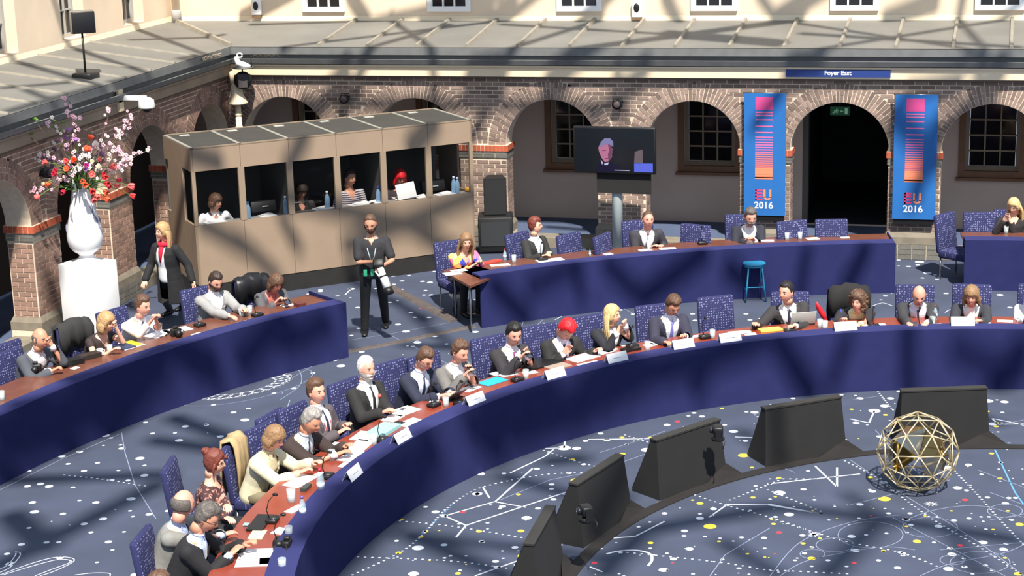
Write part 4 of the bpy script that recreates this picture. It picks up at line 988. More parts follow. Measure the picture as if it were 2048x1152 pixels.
for col, pts, dep, n, sp, lb in [
 (['pink'],[(150,310),(147,240),(140,205),(128,195)],.1,9,.03,'tallest pink blossom branch rising above the roof edge'),
 (['pink','white'],[(150,320),(150,260),(148,235),(135,228)],.15,14,.05,'white-pink blossom branch curving over the fascia'),
 (['white','pink'],[(140,330),(120,280),(105,245),(98,238)],.1,12,.05,'pale blossom branch leaning up to the left'),
 (['pink','white'],[(190,320),(205,270),(218,228),(222,215)],.1,9,.035,'pink blossom branch beside the camera arm'),
 (['pink'],[(200,320),(235,270),(255,250),(268,238)],.0,16,.05,'pink blossom branch spreading below the dome camera'),
 (['white','pink'],[(200,330),(225,290),(240,270),(250,262)],.1,16,.06,'mixed blossom branch in the right of the bouquet'),
 (['pink','white'],[(215,340),(245,330),(275,310),(303,298)],.0,14,.035,'long pink blossom branch reaching right towards the booth'),
 (['pink','white'],[(215,345),(235,335),(250,325),(262,320)],.15,14,.04,'pink blossom spray low on the right'),
 (['pink'],[(120,360),(90,370),(72,380),(66,375)],.1,10,.035,'grey-pink blossom branch hanging left of the vase'),
 (['white','pink'],[(140,330),(110,320),(85,308),(72,315)],.1,14,.045,'cream blossom spray on the left'),
 (['white','pink'],[(150,350),(125,358),(110,362)],.3,14,.035,'white blossom cluster low on the left'),
 (['white'],[(165,330),(170,315),(178,308)],.3,16,.05,'white blossom cluster in the centre'),
 (['white','cream'],[(185,330),(192,345),(198,335)],.35,12,.04,'cream blossom cluster right of centre'),
 (['white','pink'],[(175,300),(180,285),(195,290)],.2,14,.05,'pale blossom spray in the upper middle'),
 (['pink','white'],[(240,330),(245,305),(240,300)],.1,14,.05,'pink blossom spray by the dark arch'),
 (['violet','purple','pink'],[(150,320),(140,280),(135,262)],.0,22,.08,'violet blossom cloud in the upper left'),
 (['violet'],[(140,330),(115,320),(105,305)],.0,22,.08,'violet blossom cloud on the left'),
 (['violet','white'],[(190,330),(200,315),(210,300)],.0,16,.08,'violet blossom cloud on the right')]:
    branch(col, pts, dep, n, sp, lb)
t = thing('foliage_spray', 'green leaves around the mouth of the tall white vase', 'foliage', (PLX, PLY, 2.15))
for i in range(44):
    a = rf.uniform(0, 2*PI); L = rf.uniform(.22, .48); el = rf.uniform(.3, 1.3); r_ = rf.uniform(.0, .08)
    d = Vector((math.cos(a)*math.cos(el), math.sin(a)*math.cos(el), math.sin(el))); b = Vector((r_*math.cos(a), r_*math.sin(a), .02))
    mb = MB(); mb.tube([b, b+d*L*.5, b+d*L+Vector((0, 0, -.06))], [(.004, .003), (.022, .004), (.002, .002)], 6); mb.build('leaf', M_LEAF if i % 3 else M_GREEN, t)
for x, y, wz in ((33, 250, 'outermost'), (65, 235, 'highest'), (112, 245, 'innermost'), (55, 270, 'lowest')):
    t = thing('green_sprig', None, 'branch', (PLX, PLY, 2.15), 0, 'thin green sprigs left of the bouquet'); t['label'] = 'thin green sprig left of the bouquet, %s of the four' % wz
    H = fpos(x, y, 0)-Vector((PLX, PLY, 2.15)); MB().tube([(0, 0, -.05), H*.5+Vector((0, 0, .1)), H], .004, 5).build('twig', M_TWIG, t)
    mb = MB()
    for j in range(5): mb.ell(H+Vector((rf.gauss(0, .05), rf.gauss(0, .03), rf.gauss(0, .04))), (.03, .008, .022), 6, 4)
    mb.build('leaf', M_GREEN, t)
# ------------------------------------------------------------------ people
def S3(x): return tuple(x)
SKIN = {'light': (226, 176, 150), 'tan': (204, 146, 118), 'pink': (222, 160, 138), 'brown': (150, 104, 84)}
def M_skin(k): return mat('skin_'+k, SKIN[k], .5, var=.04, scale=20)
M_LIP = mat('lips', (168, 88, 82), .5); M_EYE = mat('eye_dark', (38, 28, 24), .3); M_EYEW = mat('eye_white', (176, 150, 138), .4)
def head_mb(female=False, brow=(60, 45, 38)):
    """head about its own centre, face towards +Y; slots: 0 skin 1 lips 2 eye 3 eye white 4 brow"""
    mb = MB(); N, K = 32, 26; vs = []
    g = lambda x, z, cx, cz, sx, sz: math.exp(-((x-cx)/sx)**2-((z-cz)/sz)**2)
    for i in range(K+1):
        ph = PI*i/K
        for j in range(N):
            t = 2*PI*j/N; d = Vector((math.sin(ph)*math.cos(t), math.sin(ph)*math.sin(t), math.cos(ph)))
            x, y, z = d.x*.077, d.y*.096, d.z*.118
            if z < 0:
                q = (-z/.118); x *= 1-.24*q**1.6; 
                if y < 0: y *= 1-.35*q
                else: y *= 1-.10*q*q
            if y > 0:
                f = min(1, y/.05)
                y = min(y, .088+(.0 if z > 0 else .004)) if z > .02 else y
                y += f*(.022*g(x, z, 0, -.022, .012, .020)+.010*g(x, z, 0, .0, .009, .022)-.012*(g(x, z, .031, .006, .018, .012)+g(x, z, -.031, .006, .018, .012))+.005*g(x, z, 0, .03, .06, .010))
                y += f*(.007*g(x, z, 0, -.060, .026, .012)+.010*g(x, z, 0, -.098, .026, .018)-.004*g(x, z, 0, -.08, .02, .007)-.004*g(x, z, 0, -.046, .02, .006))
                y += f*.004*(g(x, z, .045, -.03, .02, .02)+g(x, z, -.045, -.03, .02, .02))
            vs.append(Vector((x, y, z)))
    fs = []
    for i in range(K):
        for j in range(N): fs.append((i*N+j, (i+1)*N+j, (i+1)*N+(j+1) % N, i*N+(j+1) % N))
    mb.add(vs, fs, 0, True)
    for sx in (-1, 1):
        mb.ell((sx*.031, .0775, .006), (.0135, .007, .0085), 10, 6, 3); mb.ell((sx*.031, .082, .006), (.006, .004, .0065), 8, 5, 2)
        mb.tube([(sx*.013, .088, .024), (sx*.03, .089, .029), (sx*.048, .078, .024)], [(.003, .004), (.004, .005), (.002, .003)], 6, 4)
        mb.ell((sx*.077, -.004, -.008), (.008, .018, .030), 8, 6, 0, Rz(sx*.35))
        mb.ell((sx*.079, -.002, -.008), (.006, .010, .018), 8, 5, 0, Rz(sx*.35))
    mb.tube([(-.024, .088, -.060), (-.010, .0945, -.057), (0, .0955, -.058), (.010, .0945, -.057), (.024, .088, -.060)], [(.002, .003), (.003, .005), (.003, .0045), (.003, .005), (.002, .003)], 6, 1)
    mb.tube([(-.02, .088, -.064), (0, .095, -.067), (.02, .088, -.064)], [(.002, .003), (.003, .006), (.002, .003)], 6, 1)
    mb.tube([(0, -.018, -.06), (0, -.03, -.15)], [(.053, .058), (.054, .056)], 16, 0)
    if female: mb.v = [(v[0]*.93, v[1]*.95, v[2]*.95) for v in mb.v]
    return mb
def hand_mb(curl, left):
    """wrist at origin, fingers towards +Y, palm facing -Z; thumb on -X for the right hand"""
    mb = MB(); s = 1 if left else -1
    mb.tube([(0, -.03, 0), (0, 0, 0), (0, .03, 0), (0, .065, 0), (0, .088, 0)], [(.027, .021), (.028, .019), (.038, .016), (.041, .014), (.038, .010)], 12)
    L = [(-.030, .066, .0085), (-.010, .076, .009), (.011, .070, .0088), (.031, .054, .0078)]
    for k, (x, ln, r) in enumerate(L):
        xx = -x if left else x
        p = Vector((xx, .084, 0)); P = [Vector((xx*.9, .05, 0)), p]; a = .15+curl*.35; 
        for seg, f in enumerate((.42, .32, .26)):
            d = Vector((0, math.cos(a), -math.sin(a))); P.append(P[-1]+d*ln*f); a += curl*(.85 if seg == 0 else .7)+.08
        mb.tube(P, [r*1.05, r*1.05, r, r*.92, r*.62], 8)
    tx = -1 if not left else 1
    P = [Vector((.018*tx, .012, -.004)), Vector((.042*tx, .036, -.010)), Vector((.052*tx-.010*tx*curl, .064, -.018-.012*curl)), Vector((.050*tx-.022*tx*curl, .088, -.022-.022*curl))]
    mb.tube(P, [.014, .0125, .0105, .0075], 8)
    return mb
HANDS = {(c, l): hand_mb(c, l) for c in (.15, .55, 1.0) for l in (False, True)}
HANDS = {k: remesh(v, .0045, 1) for k, v in HANDS.items()}
def hair_mb(style, seed=0):
    """returns MB in head space for a hair style"""
    r = random.Random(seed); mb = MB(); N, K = 40, 30
    ph0 = [r.uniform(0, 6) for _ in range(8)]
    def wob(d, f): return math.sin(d.x*f*31+ph0[0])*math.sin(d.y*f*27+ph0[1])+math.sin(d.z*f*29+ph0[2]+d.x*f*17)*.7
    def ss(a, b, v):
        t = max(0, min(1, (v-a)/(b-a))); return t*t*(3-2*t)
    vs = []
    for i in range(K+1):
        ph = PI*i/K
        for j in range(N):
            t = 2*PI*j/N; d = Vector((math.sin(ph)*math.cos(t), math.sin(ph)*math.sin(t), math.cos(ph)))
            x, y, z = d.x*.079, d.y*.098, d.z*.120
            if z < 0:
                q = -z/.12; x *= 1-.20*q**1.6
                if y < 0: y *= 1-.35*q
            fr = y/.098                     # 1 = face side
            # hairline height as a function of the direction
            if style in ('short', 'bowl', 'grey', 'messy', 'side', 'curly', 'long', 'bob', 'bun', 'recede', 'bobshort'):
                hl = -.060+.050*ss(-.6, .2, fr)+.086*ss(.02, .50, fr)
                if style == 'recede': hl += .022*ss(.3, .8, fr)
                if style == 'side': hl -= .014*ss(.5, .9, fr)*ss(-.01, .05, x)
                if style in ('long', 'bob', 'curly', 'bun', 'bobshort'): hl = -.085+.03*ss(-.2, .35, fr)+.110*ss(.35, .8, fr)
                if style in ('bowl', 'bob', 'bobshort'): hl -= .018*ss(.5, .9, fr)
                m = ss(hl-.006, hl+.012, z)
                th = {'short': .014, 'grey': .024, 'messy': .026, 'side': .024, 'bowl': .028, 'curly': .040, 'long': .022, 'bob': .030, 'bun': .022, 'recede': .008, 'bobshort': .026}[style]
                th *= (.35+.85*ss(.01, .10, z)) if style not in ('long', 'bob', 'bobshort', 'curly') else (.75+.45*ss(-.02, .11, z))
                am = {'curly': .009, 'messy': .008, 'grey': .006, 'long': .003}.get(style, .0045)
                o = -.008*(1-m)+m*(th+am*wob(d, 1.0 if style != 'curly' else .8))
            elif style == 'ring':           # bald crown, hair at the sides and back
                m = ss(-.06, -.04, z)*(1-ss(.035, .06, z-.05*max(0, -fr)*0))*(1-ss(.15, .35, fr))
                o = -.008*(1-m)+m*(.013+.003*wob(d, 1))
            elif style == 'shaved':
                m = ss(-.05, -.03, z)*(1-ss(.02, .05, z))*(1-ss(.1, .3, fr)); o = -.008*(1-m)+m*.003
            n = Vector((x, y, z)).normalized()
            vs.append(Vector((x, y, z))+n*o)
    fs = []
    for i in range(K):
        for j in range(N): fs.append((i*N+j, (i+1)*N+j, (i+1)*N+(j+1) % N, i*N+(j+1) % N))
    mb.add(vs, fs, 0, True)
    if style in ('long', 'longwave'):
        for k in range(26):
            a = PI*(.02+.96*k/25)+PI; a2 = a; R = .088
            x0, y0 = R*math.cos(a), .100*math.sin(a)*.95+.0
            fwd = .02*abs(math.cos(a)); ln = .30+.06*r.random()
            dx = .018*math.cos(a); P = [Vector((x0*.85, y0*.85+.01, .05)), Vector((x0*1.08, y0*1.0, -.02)), Vector((x0*1.15+dx, y0*.95, -.10)), Vector((x0*1.12+r.gauss(0, .01), y0*.8+fwd-.01, -.10-ln*.5)), Vector((x0*.95+r.gauss(0, .012), y0*.7+fwd*1.5, -.08-ln))]
            mb.tube(P, [.013, .018, .019, .016, .005], 6)
    if style in ('bob', 'bobshort'):
        for k in range(22):
            a = PI*(-.06+1.12*k/21)+PI; x0, y0 = .088*math.cos(a), .098*math.sin(a)
            ln = .115 if style == 'bob' else .06
            mb.tube([Vector((x0*.9, y0*.9, .04)), Vector((x0*1.12, y0*1.05, -.03)), Vector((x0*1.15, y0*1.0, -.03-ln*.5)), Vector((x0*.98, y0*.92, -.03-ln))], [.014, .019, .018, .006], 6)
    if style == 'curly':
        for k in range(70):
            a = r.uniform(0, 2*PI); z = r.uniform(-.11, .12); rr = .112*math.sqrt(max(.12, 1-(z/.16)**2))
            x, y = rr*math.cos(a), rr*math.sin(a)*1.0
            if y > .05 and z < .06: continue
            mb.ell((x, y-.008, z), (.026, .026, .024), 7, 5)
    if style == 'bun':
        mb.ell((0, -.085, .10), (.05, .045, .042), 12, 8); mb.ell((.02, -.10, .115), (.03, .03, .03), 8, 6)
        for sx in (-1, 1): mb.tube([Vector((sx*.08, .03, .02)), Vector((sx*.09, .02, -.05)), Vector((sx*.085, .03, -.11))], [.014, .012, .004], 6)
        mb.tube([Vector((0, .10, .075)), Vector((-.03, .105, .055)), Vector((-.06, .085, .03))], [.02, .018, .006], 7)
    if style == 'pony':
        pass
    return mb
def beard_mb(full=True):
    mb = MB(); N, K = 24, 12; vs = []
    for i in range(K+1):
        z = -.125+.105*i/K
        for j in range(N+1):
            t = -.25+(PI+.5)*j/N; q = max(0, -z/.118); sx = (1-.24*q**1.6)
            e = math.sqrt(max(0.02, 1-min(1, (z/.125)**2)))
            x = .080*math.cos(t)*sx*max(e, .35); y = .098*math.sin(t)*max(e, .45)*(1-.05*q)+.004
            lip = math.exp(-(x/.026)**2-((z+.062)/.012)**2); 
            y += -.016*lip+ .010*math.exp(-(x/.04)**2-((z+.10)/.03)**2)+.003*math.sin(x*400+z*300)
            if z > -.045 and abs(x) < .045: y -= .02
            vs.append((x, y, z))
    fs = [(i*(N+1)+j, i*(N+1)+j+1, (i+1)*(N+1)+j+1, (i+1)*(N+1)+j) for i in range(K) for j in range(N)]
    mb.add(vs, fs, 0, True); return mb
HC = {'black': (30, 26, 26), 'dark': (54, 40, 34), 'brown': (92, 66, 50), 'lbrown': (140, 108, 76), 'blond': (206, 176, 124), 'dblond': (176, 142, 98), 'grey': (146, 142, 138), 'dgrey': (92, 86, 82), 'white': (216, 208, 200), 'red': (228, 30, 40), 'auburn': (112, 54, 42)}
def M_hair(k): return mat('hair_'+k, HC[k], .55, var=.28, scale=55, bump=.6)
def basis(yv, up):
    y = yv.normalized(); x = y.cross(up)
    if x.length < 1e-5: x = Vector((1, 0, 0))
    x.normalize(); z = x.cross(y); return Matrix((x, y, z)).transposed()
HEADC = {}
def person(label, head, zf=0.0, face=None, seat=True, lean=12, side=0, hyaw=0, hpitch=0, hroll=0, R=None, L=None, curlR=.55, curlL=.55,
           hair='short', hc='dark', skin='light', fem=False, jacket=(40, 40, 44), shirt=(236, 238, 242), tie=None, top='suit', trousers=(34, 34, 38),
           beard=None, glasses=False, lanyard=None, bare=False, sleeve=None, badge=False, chair_lb=None, choff=0, zhead=None, pattern=None, scarf=None, feet=None, chy=-0.02, elbow=None, booth_v=None, auto=True, _n=0):
    """head = pixel of the head centre; hands R/L = (px, py, z); the pelvis follows from the head and the lean"""
    k = .99 if fem else 1.06
    hs = 1.07 if fem else 1.12
    sp = .50*k                                   # pelvis to neck base
    a = math.radians(lean); sd = math.radians(side)
    zp = (.52 if seat else .94*k)+zf
    up = Vector((math.sin(sd), math.sin(a)*math.cos(sd), math.cos(a)*math.cos(sd))).normalized()
    fw = Vector((0, math.cos(a), -math.sin(a)))
    hp = math.radians(hpitch)
    pel = Vector((0, 0, zp))
    neck = pel+up*sp
    hdir = (up*.75+Vector((0, math.sin(hp)*.55, .55))).normalized()
    hcen = neck+hdir*(.178*k)+Vector((0, .02, 0))
    if seat and auto and booth_v is None:        # lean so that the sitter's hips stay on the chair
        H = at(head[0], head[1], hcen.z); r = (H-C0).to_2d().length; rt = 13.28 if r > 10 else 8.32
        rp = r+hcen.y
        if rp < rt-.04 and lean < 46 and _n < 30:
            return person(label, head, zf, face, seat, lean+2, side, hyaw, hpitch, hroll, R, L, curlR, curlL, hair, hc, skin, fem, jacket, shirt, tie, top, trousers, beard, glasses, lanyard, bare, sleeve, badge, chair_lb, choff, zhead, pattern, scarf, feet, chy, elbow, booth_v, auto, _n+1)
    if booth_v is not None:
        d = ray(*head); O = BF0+BN*booth_v; Hz = (CAMP+d*((O-CAMP).dot(BN)/d.dot(BN))).z; zf2 = zf+Hz-hcen.z
        dz = Vector((0, 0, zf2-zf)); pel += dz; neck += dz; hcen += dz; zf = zf2
    H = at(head[0], head[1], hcen.z)
    if face is None: face = math.degrees(math.atan2(C0.y-H.y, C0.x-H.x))
    for _ in range(3):
        rz = math.radians(face-90); M = Rz(rz); off = M @ Vector((hcen.x, hcen.y, 0)); base = Vector((H.x-off.x, H.y-off.y, 0))
    t = thing('person', label, 'person', (base.x, base.y, 0), rz)
    Mi = M.transposed()
    def loc(p): v = Mi @ (Vector(p)-Vector((base.x, base.y, 0))); return v
    X = up.cross(fw)*-1; X = fw.cross(up).normalized(); F = up.cross(X).normalized()   # X = person's right, F = forward
    TB = Matrix((X, F, up)).transposed()
    def tp(x, y, z): return pel+TB @ Vector((x*k, y*k, z*k))
    O = Vector((0, 0, zf))
    # torso
    def torso(g, z_hi=.47):
        mb = MB(); prof = [(-.09, .160, .125), (-.03, .182, .138), (.06, .176, .135), (.15, .170, .130), (.26, .180, .130), (.36, .190, .124), (.42, .178, .104), (.46, .130, .080), (.495, .075, .062)]
        if fem: prof = [(z, x*(.9 if z > .05 and z < .25 else .93), y*(1.08 if .22 < z < .4 else .95)) for z, x, y in prof]
        P = []; Rr = []
        for z, x, y in prof:
            if z > z_hi: continue
            P.append(tp(0, .006 if z > .2 else 0, z)); Rr.append(((x+g)*k, (y+g)*k))
        mb.tube(P, Rr, 20, up=F); return mb
    sh = {1: tp(.188, 0, .412), -1: tp(-.188, 0, .412)}
    UA, FA = .285*k, .255*k
    arms = {}
    for s, tgt, curl in ((1, R, curlR), (-1, L, curlL)):
        S0 = sh[s]
        if tgt is None: W = tp(s*.20, .28, .08) if seat else tp(s*.24, .05, -.12)
        elif len(tgt) == 3: W = loc(at(tgt[0], tgt[1], tgt[2])); 
        else: W = pel+Vector(tgt[:3])
        d = W-S0; D = d.length; mx = (UA+FA)*.985
        if D > mx: W = S0+d*(mx/D); d = W-S0; D = mx
        ca = (UA*UA+D*D-FA*FA)/(2*UA*D); ca = max(-1, min(1, ca)); hgt = UA*math.sqrt(max(0, 1-ca*ca))
        pole = Vector((s*.55, -.25, -1.0)) if elbow is None else Vector((s*elbow[0], elbow[1], elbow[2]))
        dn = d.normalized(); pp = (pole-dn*pole.dot(dn)).normalized()
        E = S0+dn*(UA*ca)+pp*hgt
        arms[s] = (S0, E, W, curl)
    def arm_tubes(mb, g, end=1.0, start=0.0, w=.0):
        for s in (1, -1):
            S0, E, W, c = arms[s]; W2 = E+(W-E)*end
            mb.capsule(S0, E, (.056+g)*k, (.043+g)*k, 12); 
            if end > 0.01: mb.capsule(E, W2, (.043+g)*k, (.031+g+w)*k, 12)
    # --- skin: head, neck, hands, and the body under the clothes, one mesh
    body = MB()
    if not (('c', fem) in HEADC): HEADC[('c', fem)] = head_mb(fem)
    hy = math.radians(hyaw); 
    HM = Rz(hy) @ Rx(-hp) @ Ry(math.radians(hroll))
    H4 = Matrix.Translation(hcen) @ (HM @ Matrix.Scale(hs, 3)).to_4x4()
    body.merge(HEADC[('c', fem)], H4)
    raw = torso(-.012); 
    raw.tube([tp(0, 0, .40), tp(0, 0, .47), neck+up*.01, hcen+HM @ Vector((0, -.02, -.07))], [(.10*k, .07*k), (.075*k, .062*k), (.056*k, .056*k), (.05*k, .052*k)], 16, up=F)
    arm_tubes(raw, -.008)
    hips = {}
    if seat:
        rr_ = (Vector((base.x, base.y, 0))-C0).length; r0_ = 12.05 if rr_ > 10 else 7.2
        kf = max(.12, min(.46*k, rr_-r0_-.16)) if booth_v is None else .3; af = max(.02, min(.40*k, rr_-r0_-.27)) if booth_v is None else .2
        for s in (1, -1):
            hpz = pel+Vector((s*.095*k, .0, -.02)); kn = Vector((s*.13, kf, .50+zf)); an = Vector((s*.13, af, .09+zf))
            hips[s] = (hpz, kn, an)
    else:
        for s in (1, -1):
            fp = feet[0 if s == 1 else 1]; fl3 = loc(at(fp[0], fp[1], zf)); an = Vector((fl3.x, fl3.y, .085+zf)); hpz = pel+Vector((s*.10*k, 0, -.05)); mid = (hpz+an)/2+Vector((0, fp[2] if len(fp) > 2 else .03, 0))
            hips[s] = (hpz, mid, an)
    for s in (1, -1):
        a0, b0, c0 = hips[s]; raw.capsule(a0, b0, .068*k, .050*k, 10); raw.capsule(b0, c0, .048*k, .034*k, 10)
    body.merge(remesh(raw, .02 if not bare else .014, 1))
    for s in (1, -1):
        S0, E, W, c = arms[s]; d = (W-E).normalized(); 
        upv = Vector((0, 0, 1)) if abs(d.z) < .8 else Vector((0, -1, 0))
        Bm = basis(d, upv); Hm = Matrix.Translation(W) @ (Bm @ Matrix.Scale(k*.98, 3)).to_4x4()
        cc = min((.15, .55, 1.0), key=lambda q: abs(q-c)); body.merge(HANDS[(cc, s == -1)], Hm)
    bo = body.build('body', [M_skin(skin), M_LIP, M_EYE, M_EYEW, M_hair(hc if hc not in ('white', 'red', 'blond') else 'lbrown')], t)
    hb = HM
    def hpt(x, y, z): return hcen+HM @ (Vector((x, y, z))*(hs*(.95 if fem else 1)))
    # hair
    if hair: 
        hm = MB(); hh = hair_mb(hair, len(label)); f = .96*hs if fem else hs
        hm.merge(hh, Matrix.Translation(hcen) @ (HM @ Matrix.Scale(f, 3)).to_4x4())
        hm.build('hair', M_hair(hc), t)
    if beard: 
        b2 = MB().merge(beard_mb(), H4 @ Matrix.Scale(1.09, 4) @ Matrix.Translation((0, .003, -.002))); b2.build('beard', M_hair(beard), t)
    if glasses:
        g = MB()
        for sx in (-1, 1):
            g.tube([hpt(sx*.032+.019*math.cos(q*PI/5), .097, .005+.015*math.sin(q*PI/5)) for q in range(11)], .0022, 5); g.tube([hpt(sx*.052, .094, .008), hpt(sx*.078, .02, .006), hpt(sx*.078, -.01, .0)], .002, 5)
        g.tube([hpt(-.013, .098, .008), hpt(.013, .098, .008)], .0022, 5); g.build('glasses', mat('dark_frame', (40, 34, 34), .3), t)
    # clothes
    if pattern == 'patch': pattern = patch_mat()
    JM = mat('cloth_%d_%d_%d' % tuple(jacket), jacket, .85, var=.12, scale=8, bump=.6) if pattern is None else pattern
    SM_ = mat('cloth_%d_%d_%d' % tuple(shirt), shirt, .8, var=.04, scale=14, bump=.2)
    TM = mat('cloth_%d_%d_%d' % tuple(trousers), trousers, .85, var=.08, scale=12, bump=.2)
    def in_torso(c): return TB.transposed() @ (c-pel)/k
    def cut(mb, fn):
        o = MB(); o.v = mb.v
        for f, m, q in zip(mb.f, mb.m, mb.smooth):
            c = Vector((0, 0, 0))
            for i in f: c += Vector(mb.v[i])
            c = c/len(f); near = False
            for s_ in (1, -1):
                S0, E, W, _ = arms[s_]
                for A_, B_ in ((S0, E), (E, W)):
                    ab = B_-A_; q_ = max(0, min(1, (c-A_).dot(ab)/ab.dot(ab)))
                    if (c-(A_+ab*q_)).length < .072: near = True
            if in_torso(c).z > .43: near = False
            if near or not fn(in_torso(c)): o.f.append(f); o.m.append(m); o.smooth.append(q)
        return o
    if top == 'suit':
        shm = torso(.004, .48); shm.tube([tp(0, 0, .43), neck-up*.005, neck+up*.035], [(.10*k, .085*k), (.066*k, .064*k), (.060*k, .060*k)], 16, up=F)
        sm2 = remesh(shm, .013, 1)
        for s in (1, -1):
            S0, E, W, c = arms[s]; d = (W-E).normalized(); sm2.tube([W-d*.075, W-d*.005], [(.037*k, .035*k), (.036*k, .034*k)], 14)
        so = sm2.build('shirt', SM_, t)
        jm = torso(.020, .475); arm_tubes(jm, .022, .80, w=.010); jm = remesh(jm, .0135, 2)
        op = .035 if not fem else .02
        jm = cut(jm, lambda c: (c.y > .02 and abs(c.x) < .012+.092*max(0, min(1, (c.z-.08)/.38))+op*max(0, (.1-c.z))) or (c.z > .455 and math.hypot(c.x, c.y) < .075))
        jo = jm.build('jacket', JM, t)
        lp = MB()                                   # lapels
        for s in (1, -1):
            q = []
            for i in range(7):
                z = .09+.36*i/6; xe = .014+.092*max(0, min(1, (z-.08)/.38)); yy = .13-.0*z if z < .34 else .13-.33*(z-.34)
                q.append((tp(s*xe, yy+.008, z), tp(s*(xe+.008+.040*math.sin(PI*min(1, i/5.5))), yy+.004-.02*(z > .34), z)))
            vs = []
            for A_, B_ in q: vs += [A_, B_, A_+F*.004, B_+F*.007]
            fs = []
            for i in range(6): fs += [(i*4+2, i*4+3, i*4+7, i*4+6), (i*4, i*4+2, i*4+6, i*4+4), (i*4+1, i*4+3, i*4+7, i*4+5), (i*4, i*4+1, i*4+5, i*4+4)]
            lp.add(vs, fs, 0, False)
        lp.build('lapel', JM, jo)
        cl_ = MB(); cl_.tube([neck+up*.02+F*.0, neck+up*.042], [(.064*k, .063*k), (.062*k, .060*k)], 16, up=F)
        for s in (1, -1): cl_.slab([tp(s*.01, .066, .50), tp(s*.055, .045, .525), tp(s*.062, .065, .47), tp(s*.03, .088, .455)], F*.004)
        cl_.build('collar', SM_, so)
    elif top in ('shirt', 'polo', 'sleeveless', 'blouse', 'coat'):
        jm = torso(.010 if top != 'coat' else .03, .48)
        if top == 'sleeveless': 
            for s in (1, -1): jm.capsule(sh[s], sh[s]*.8+arms[s][1]*.2, .064*k, .060*k, 12)
        elif top == 'polo':
            for s in (1, -1): jm.capsule(sh[s], sh[s]*.25+arms[s][1]*.75, .072*k, .066*k, 12)
        else: arm_tubes(jm, .010 if top != 'coat' else .02, .93 if top != 'blouse' else .9, w=.006)
        if top == 'coat':
            jm.tube([tp(0, 0, -.05), tp(0, -.02, -.40)], [(.20*k, .16*k), (.25*k, .20*k)], 20, up=F)
        jm = remesh(jm, .0135, 2)
        if top == 'polo': jm = cut(jm, lambda c: c.y > 0 and c.z > .40 and abs(c.x) < .045*max(0, (c.z-.40)/.08) or (c.z > .465 and math.hypot(c.x, c.y) < .06))
        if top in ('sleeveless', 'blouse'): jm = cut(jm, lambda c: c.y > .0 and c.z > .36 and abs(c.x) < .085*max(0, min(1, (c.z-.36)/.12)) or (c.z > .46 and math.hypot(c.x, c.y) < .07))
        if top == 'shirt': jm = cut(jm, lambda c: c.y > 0 and c.z > .40 and abs(c.x) < .05*max(0, (c.z-.40)/.08) or (c.z > .465 and math.hypot(c.x, c.y) < .06))
        if top == 'coat': jm = cut(jm, lambda c: c.y > .02 and abs(c.x) < .075 or (c.z > .455 and math.hypot(c.x, c.y) < .075))
        jo = jm.build({'shirt': 'shirt', 'polo': 'polo_shirt', 'coat': 'coat', 'sleeveless': 'sleeveless_top', 'blouse': 'blouse'}[top], JM, t)
        if top == 'shirt':
            cl_ = MB(); cl_.tube([neck-up*.01, neck+up*.03], [(.068*k, .066*k), (.062*k, .060*k)], 16, up=F)
            for s in (1, -1): cl_.slab([tp(s*.01, .066, .50), tp(s*.055, .045, .525), tp(s*.066, .065, .47), tp(s*.03, .088, .455)], F*.004)
            cl_.build('collar', JM, jo)
        if top == 'coat': remesh(torso(.012, .48), .016, 1).build('top', SM_, t)
    if tie:
        tm = mat('tie_%d_%d_%d' % tuple(tie), tie, .5, var=.15, scale=60); tb = MB()
        pts = [tp(0, .074, .475), tp(0, .098, .445), tp(0, .136, .36), tp(0, .142, .26), tp(0, .138, .12), tp(0, .135, .05)]
        tb.tube(pts, [(.018, .012), (.012, .008), (.021, .006), (.027, .005), (.034, .005), (.006, .004)], 8, up=F); tb.build('tie', tm, t)
    if lanyard:
        lm = mat('lanyard_%d_%d_%d' % tuple(lanyard), lanyard, .6); lb_ = MB()
        for s in (1, -1): lb_.tube([tp(s*.062, -.02, .50), tp(s*.066, .07, .45), tp(s*.055, .142, .34), tp(s*.012, .148, .16)], [(.008, .002)]*4, 6, up=F)
        lb_.build('lanyard', lm, t)
        if badge: MB().box(tp(0, .155, .10), (.085, .004, .11), TB).build('badge', mat('badge_card', (226, 214, 222), .5), t)
    if scarf:
        sb = MB(); sb.tube([neck+up*.0+X*(.085*math.cos(q*PI/8))+F*(.085*math.sin(q*PI/8)+.01) for q in range(17)], .032, 8); sb.tube([tp(.0, .10, .46), tp(-.01, .15, .38), tp(0, .16, .24)], [(.05, .03), (.04, .02), (.012, .01)], 8, up=F); sb.build('scarf', mat('scarf_red', scarf, .8, var=.1, scale=20), t)
    tr = MB()
    tr.tube([pel+up*.06*k, pel, pel-Vector((0, -.02, .075))], [(.178*k, .13*k), (.188*k, .14*k), (.15*k, .12*k)], 16, up=F)
    for s in (1, -1):
        a0, b0, c0 = hips[s]; tr.capsule(a0, b0, .088*k, .068*k, 12); tr.capsule(b0, c0, .068*k, .055*k, 12)
    remesh(tr, .018 if not seat else .024, 2).build('trousers', TM, t)
    for s in (1, -1):
        c0 = hips[s][2]; sb = MB(); sb.tube([c0+Vector((0, -.07, -.05)), c0+Vector((0, -.02, -.04)), c0+Vector((0, .08, -.052)), c0+Vector((0, .16, -.06)), c0+Vector((0, .19, -.065))], [(.030, .03), (.040, .045), (.044, .033), (.040, .024), (.018, .014)], 12, up=(0, 0, 1)); sb.build('shoe', M_BLACK, t)
    if chair_lb:
        chw = base+M @ Vector((0, chy, 0)); chair((chw.x, chw.y, 0), face+choff, chair_lb)
    return t, dict(R=arms[1][2], L=arms[-1][2], tp=tp, M=M, base=base, hp=hpt)
